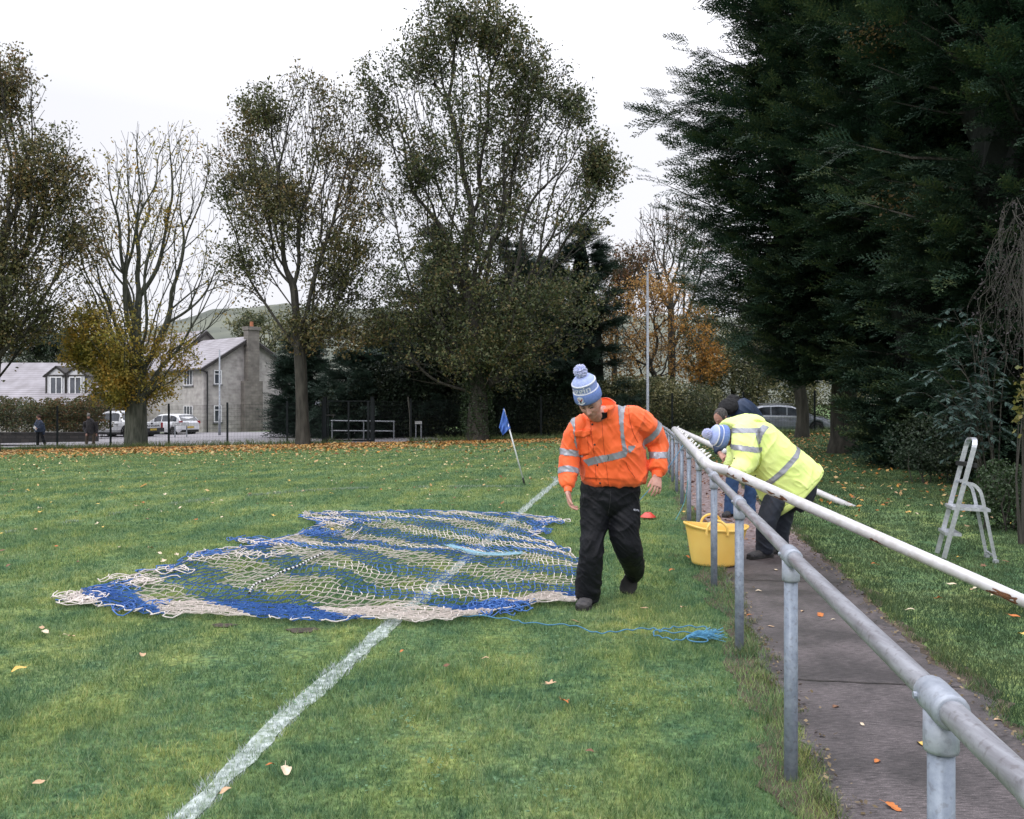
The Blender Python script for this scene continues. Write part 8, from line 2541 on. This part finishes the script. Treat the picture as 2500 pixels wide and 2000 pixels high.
# ---------------------------------------------------------------- man in navy coat and jeans
def navy_man():
    D = 11.6
    base = Vector((PX(1800, D), D, .02)); Xs = (1, 0, 0)
    root = thing('person', tuple(base), 'grey haired man in navy hooded coat and jeans stooping beyond the yellow coat', 'person')
    hc = P(1759, 1018, 11.25); up = Vector((-.35, -.55, .70)).normalized(); face = Vector((-.55, -.35, -.75))
    b = MB(); rt, face, up = head_shape(b, hc, up, face, 1.03)
    ell_tube(b, [hc - up * .05, hc - up * .13, P(1785, 1030, 11.5)], [.055, .06, .08], [.055, .06, .08], n=16)
    ell_tube(b, [P(1795, 1030, 11.55), P(1822, 1070, 11.75), P(1830, 1105, 11.8)], [.15, .16, .15], [.12, .12, .12], side=Xs, n=18)
    arm = [P(1768, 1040, 11.35), P(1752, 1080, 11.2), P(1758, 1108, 11.0)]
    b.tube([Vector(p) for p in catmull(np.array([list(x) for x in arm]), 5)], list(np.linspace(.05, .03, 11)), 12)
    hand(b, arm[2], P(1770, 1122, 10.95) - arm[2], (.2, .6, -1), (.8, -.5, .4), curl=(.4, .45, .5, .5), L=.19)
    arm2 = [P(1815, 1035, 11.4), P(1808, 1075, 11.1), P(1790, 1110, 10.9)]
    b.tube([Vector(p) for p in catmull(np.array([list(x) for x in arm2]), 5)], list(np.linspace(.05, .03, 11)), 12)
    hand(b, arm2[2], Vector((-.5, -.3, -.5)), (-.2, .6, -1), (-.8, -.5, .4), curl=(.5, .55, .6, .6), L=.19)
    for lg in ([P(1797, 1110, 11.8), P(1786, 1180, 11.65), P(1783, 1245, 11.7)], [P(1842, 1110, 11.8), P(1836, 1180, 11.7), P(1830, 1250, 11.75)]):
        b.tube([Vector(p) for p in catmull(np.array([list(x) for x in lg]), 5)], list(np.linspace(.08, .04, 11)), 12)
    V, F = remesh(b, .0075, 2); mesh_np('body', V, F, M_SKIN, root, smooth=True)
    m = MB(); ball(m, hc + up * .012 - face * .010, (.084, .104, .112), (rt, face, up), 24); V, F = remesh(m, .008, 0); V = wrinkle(V, F, .002, 60, 2)
    C = V[F].mean(1) - np.array(hc[:]); fz = C @ np.array(face[:]); uz = C @ np.array(up[:]); k = (fz < .052) & ~((uz < -.03) & (fz > -.02)) & (uz > -.075)
    mesh_np('hair', V, F[k], M_HAIR, root, smooth=True)
    t = MB()
    ell_tube(t, [P(1822, 1075, 11.8), P(1820, 1105, 11.8), P(1819, 1130, 11.8)], [.19, .2, .17], [.14, .15, .13], side=Xs, n=24)
    for pts, rs_ in (([(1800, 1110, 11.8), (1792, 1150, 11.7), (1787, 1185, 11.66), (1784, 1220, 11.68), (1783, 1252, 11.7)], [19, 18, 15.5, 15, 15.5]), ([(1842, 1110, 11.8), (1838, 1150, 11.75), (1834, 1190, 11.72), (1830, 1225, 11.74), (1829, 1255, 11.75)], [19, 18, 15.5, 15, 16])):
        ell_tube(t, [P(*p) for p in pts], [rpx(r, p[2]) for r, p in zip(rs_, pts)], [rpx(r, p[2]) for r, p in zip(rs_, pts)], side=Xs, n=18)
    Garment('jeans', t, .011, M_JEAN, root, amp=.006, scale=8, seed=31)
    for px, d in ((1783, 11.7), (1829, 11.75)): boot(root, (PX(px + 6, d), d + .03, .016), (PX(px - 22, d), d - .14, .016), P(px, 1247, d), M_SHOE)
    j = MB()
    ell_tube(j, [P(1786, 1006, 11.45), P(1804, 1010, 11.55), P(1818, 1036, 11.65), P(1826, 1075, 11.75), P(1830, 1105, 11.8), P(1830, 1112, 11.8)], [.15, .24, .27, .26, .25, .22], [.13, .19, .20, .18, .17, .15], side=(1, .1, .35), n=28)
    def sl(pts, rs_):
        c = catmull(np.array([list(P(*p)) for p in pts]), 5); rr = np.interp(np.linspace(0, 1, len(c)), np.linspace(0, 1, len(rs_)), [rpx(r, p[2]) for r, p in zip(rs_, pts)])
        j.tube([Vector(x) for x in c], list(rr), 18)
    sl([(1780, 1030, 11.4), (1764, 1045, 11.3), (1752, 1075, 11.2), (1755, 1098, 11.05), (1757, 1104, 11.02)], [17, 17, 15, 12, 9]); sl([(1825, 1030, 11.5), (1820, 1055, 11.3), (1806, 1085, 11.05), (1793, 1105, 10.92)], [17, 16, 14, 9])
    g = Garment('coat', j, .01, M_NAVY, root, amp=.010, scale=6, seed=41)
    m = MB(); ell_tube(m, [P(1768, 1004, 11.38), P(1778, 994, 11.45), P(1790, 990, 11.55), P(1802, 1004, 11.6)], [.05, .10, .12, .10], [.10, .14, .15, .12], side=(0, 0, 1), n=24)
    ell_tube(m, [P(1780, 982, 11.5), P(1790, 974, 11.55), P(1800, 981, 11.6)], [.04, .065, .05], [.07, .10, .07], side=(0, 0, 1), n=18)
    Garment('hood', m, .01, M_FLEECE, g.obj, amp=.008, scale=14, seed=42)
    m = MB(); ell_tube(m, [P(1765, 1100, 11.06), P(1768, 1106, 11.0)], [.045, .045], [.04, .04], n=16); m.build('cuff', M_WHITEP, g.obj, True)
navy_man()

# ---------------------------------------------------------------- two far walkers
def walker(label, px, d, head_px, mj, mt, mh, shw, hem_py, legs, face, seed, paper=False):
    base = GD(px, d); Xs = (1, 0, 0)
    root = thing('person', tuple(base), label, 'person')
    hc = P(*head_px, d - .05); up = Vector((face[0] * .25, face[1] * .25, 1)).normalized()
    b = MB(); rt, fc, up = head_shape(b, hc, up, face, 1.0)
    sh = head_px[1] + 10
    ell_tube(b, [hc - up * .05, hc - up * .16], [.055, .06], [.055, .06], n=12)
    ell_tube(b, [P(px, sh + 4, d), P(px, hem_py, d)], [.15, .15], [.1, .1], side=Xs, n=14)
    for (a, k, f) in legs: b.tube([P(*a, d), P(*k, d), P(*f, d)], [.07, .05, .04], 10)
    arms = [[P(px - shw, sh + 5, d), P(px - shw - 3, sh + 20, d), P(px - shw + (-1 if paper else 2), sh + (19 if paper else 34), d - .3)], [P(px + shw, sh + 5, d), P(px + shw + 3, sh + 20, d), P(px + shw + 2, sh + 34, d)]]
    for a in arms: b.tube(a, [.05, .04, .03], 10); hand(b, a[2], a[2] - a[1], (0, 1, 0), (-1, 0, 0), L=.18)
    V, F = remesh(b, .011, 1); mesh_np('body', V, F, M_SKIN, root, smooth=True)
    m = MB(); ball(m, hc + up * .02 - fc * .015, (.088, .10, .105), (rt, fc, up), 18); V, F = remesh(m, .012, 0)
    C = V[F].mean(1) - np.array(hc[:]); k = (C @ np.array(fc[:]) < .05) & (C @ np.array(up[:]) > -.06)
    mesh_np('hair', V, F[k], mh, root, smooth=True)
    t = MB(); ell_tube(t, [P(px, hem_py - 14, d), P(px, hem_py + 2, d)], [.17, .17], [.13, .12], side=Xs, n=18)
    for (a, k_, f) in legs: t.tube([P(*a, d), P(*k_, d), P(f[0], f[1] - 2, d)], [.10, .085, .075], 14)
    Garment('trousers', t, .016, mt, root, amp=.008, scale=7, seed=seed)
    for (a, k_, f) in legs: boot(root, (PX(f[0] + 2, d), d + .02, float(gz(PX(f[0], d), d)) + .0 + max(0, 0)), (PX(f[0] - 8, d), d - .12, float(gz(PX(f[0], d), d))), P(f[0], f[1] - 5, d), M_SHOE, name='shoe')
    j = MB(); c0 = (px + head_px[0]) / 2
    ell_tube(j, [P(head_px[0] + 1, sh - 3, d), P(c0, sh + 2, d), P(px, sh + 12, d), P(px, sh + 26, d), P(px, hem_py, d)], [.08, .19, .24, .25, .24], [.08, .13, .17, .18, .17], side=Xs, n=24)
    for a in arms: j.tube([a[0], a[1], a[2]], [.085, .075, .05], 14)
    g = Garment('coat', j, .014, mj, root, amp=.012, scale=5, seed=seed + 1)
    if paper:
        m = MB(); q = arms[0][2] + Vector((-.1, -.05, .06)); m.prism([q, q + Vector((.16, 0, -.16)), q + Vector((.22, 0, -.05)), q + Vector((.05, 0, .12))], (0, .004, 0)); tag(m.build('paper', M_WHITEP), 'white sheet of paper held up by the far left walker', 'paper')
walker('distant walker in dark clothes holding a sheet of white paper near the left edge', 96, 45.4, (94, 1018), M_NAVY, M_TRS, mat('hair_brown', (.06, .03, .02), (.04, .02, .015), 20, .8), 8, 1054,
       [((92, 1050), (92, 1070), (92, 1089)), ((101, 1050), (104, 1068), (110, 1086))], (-1, -.2, -.2), 51, True)
walker('distant walker with grey hair in a bulky dark jacket and khaki trousers beside the pickup', 221, 45.4, (216, 1015), mat('brown_grey_jacket', (.030, .028, .034), (.045, .040, .045), 8, .8), mat('khaki', (.11, .085, .06), (.08, .06, .045), 8, .85), mat('hair_silver', (.3, .29, .28), (.22, .21, .2), 20, .8), 13, 1060,
       [((213, 1056), (212, 1072), (211, 1089)), ((229, 1056), (229, 1072), (228, 1089))], (-.7, .7, -.2), 61)
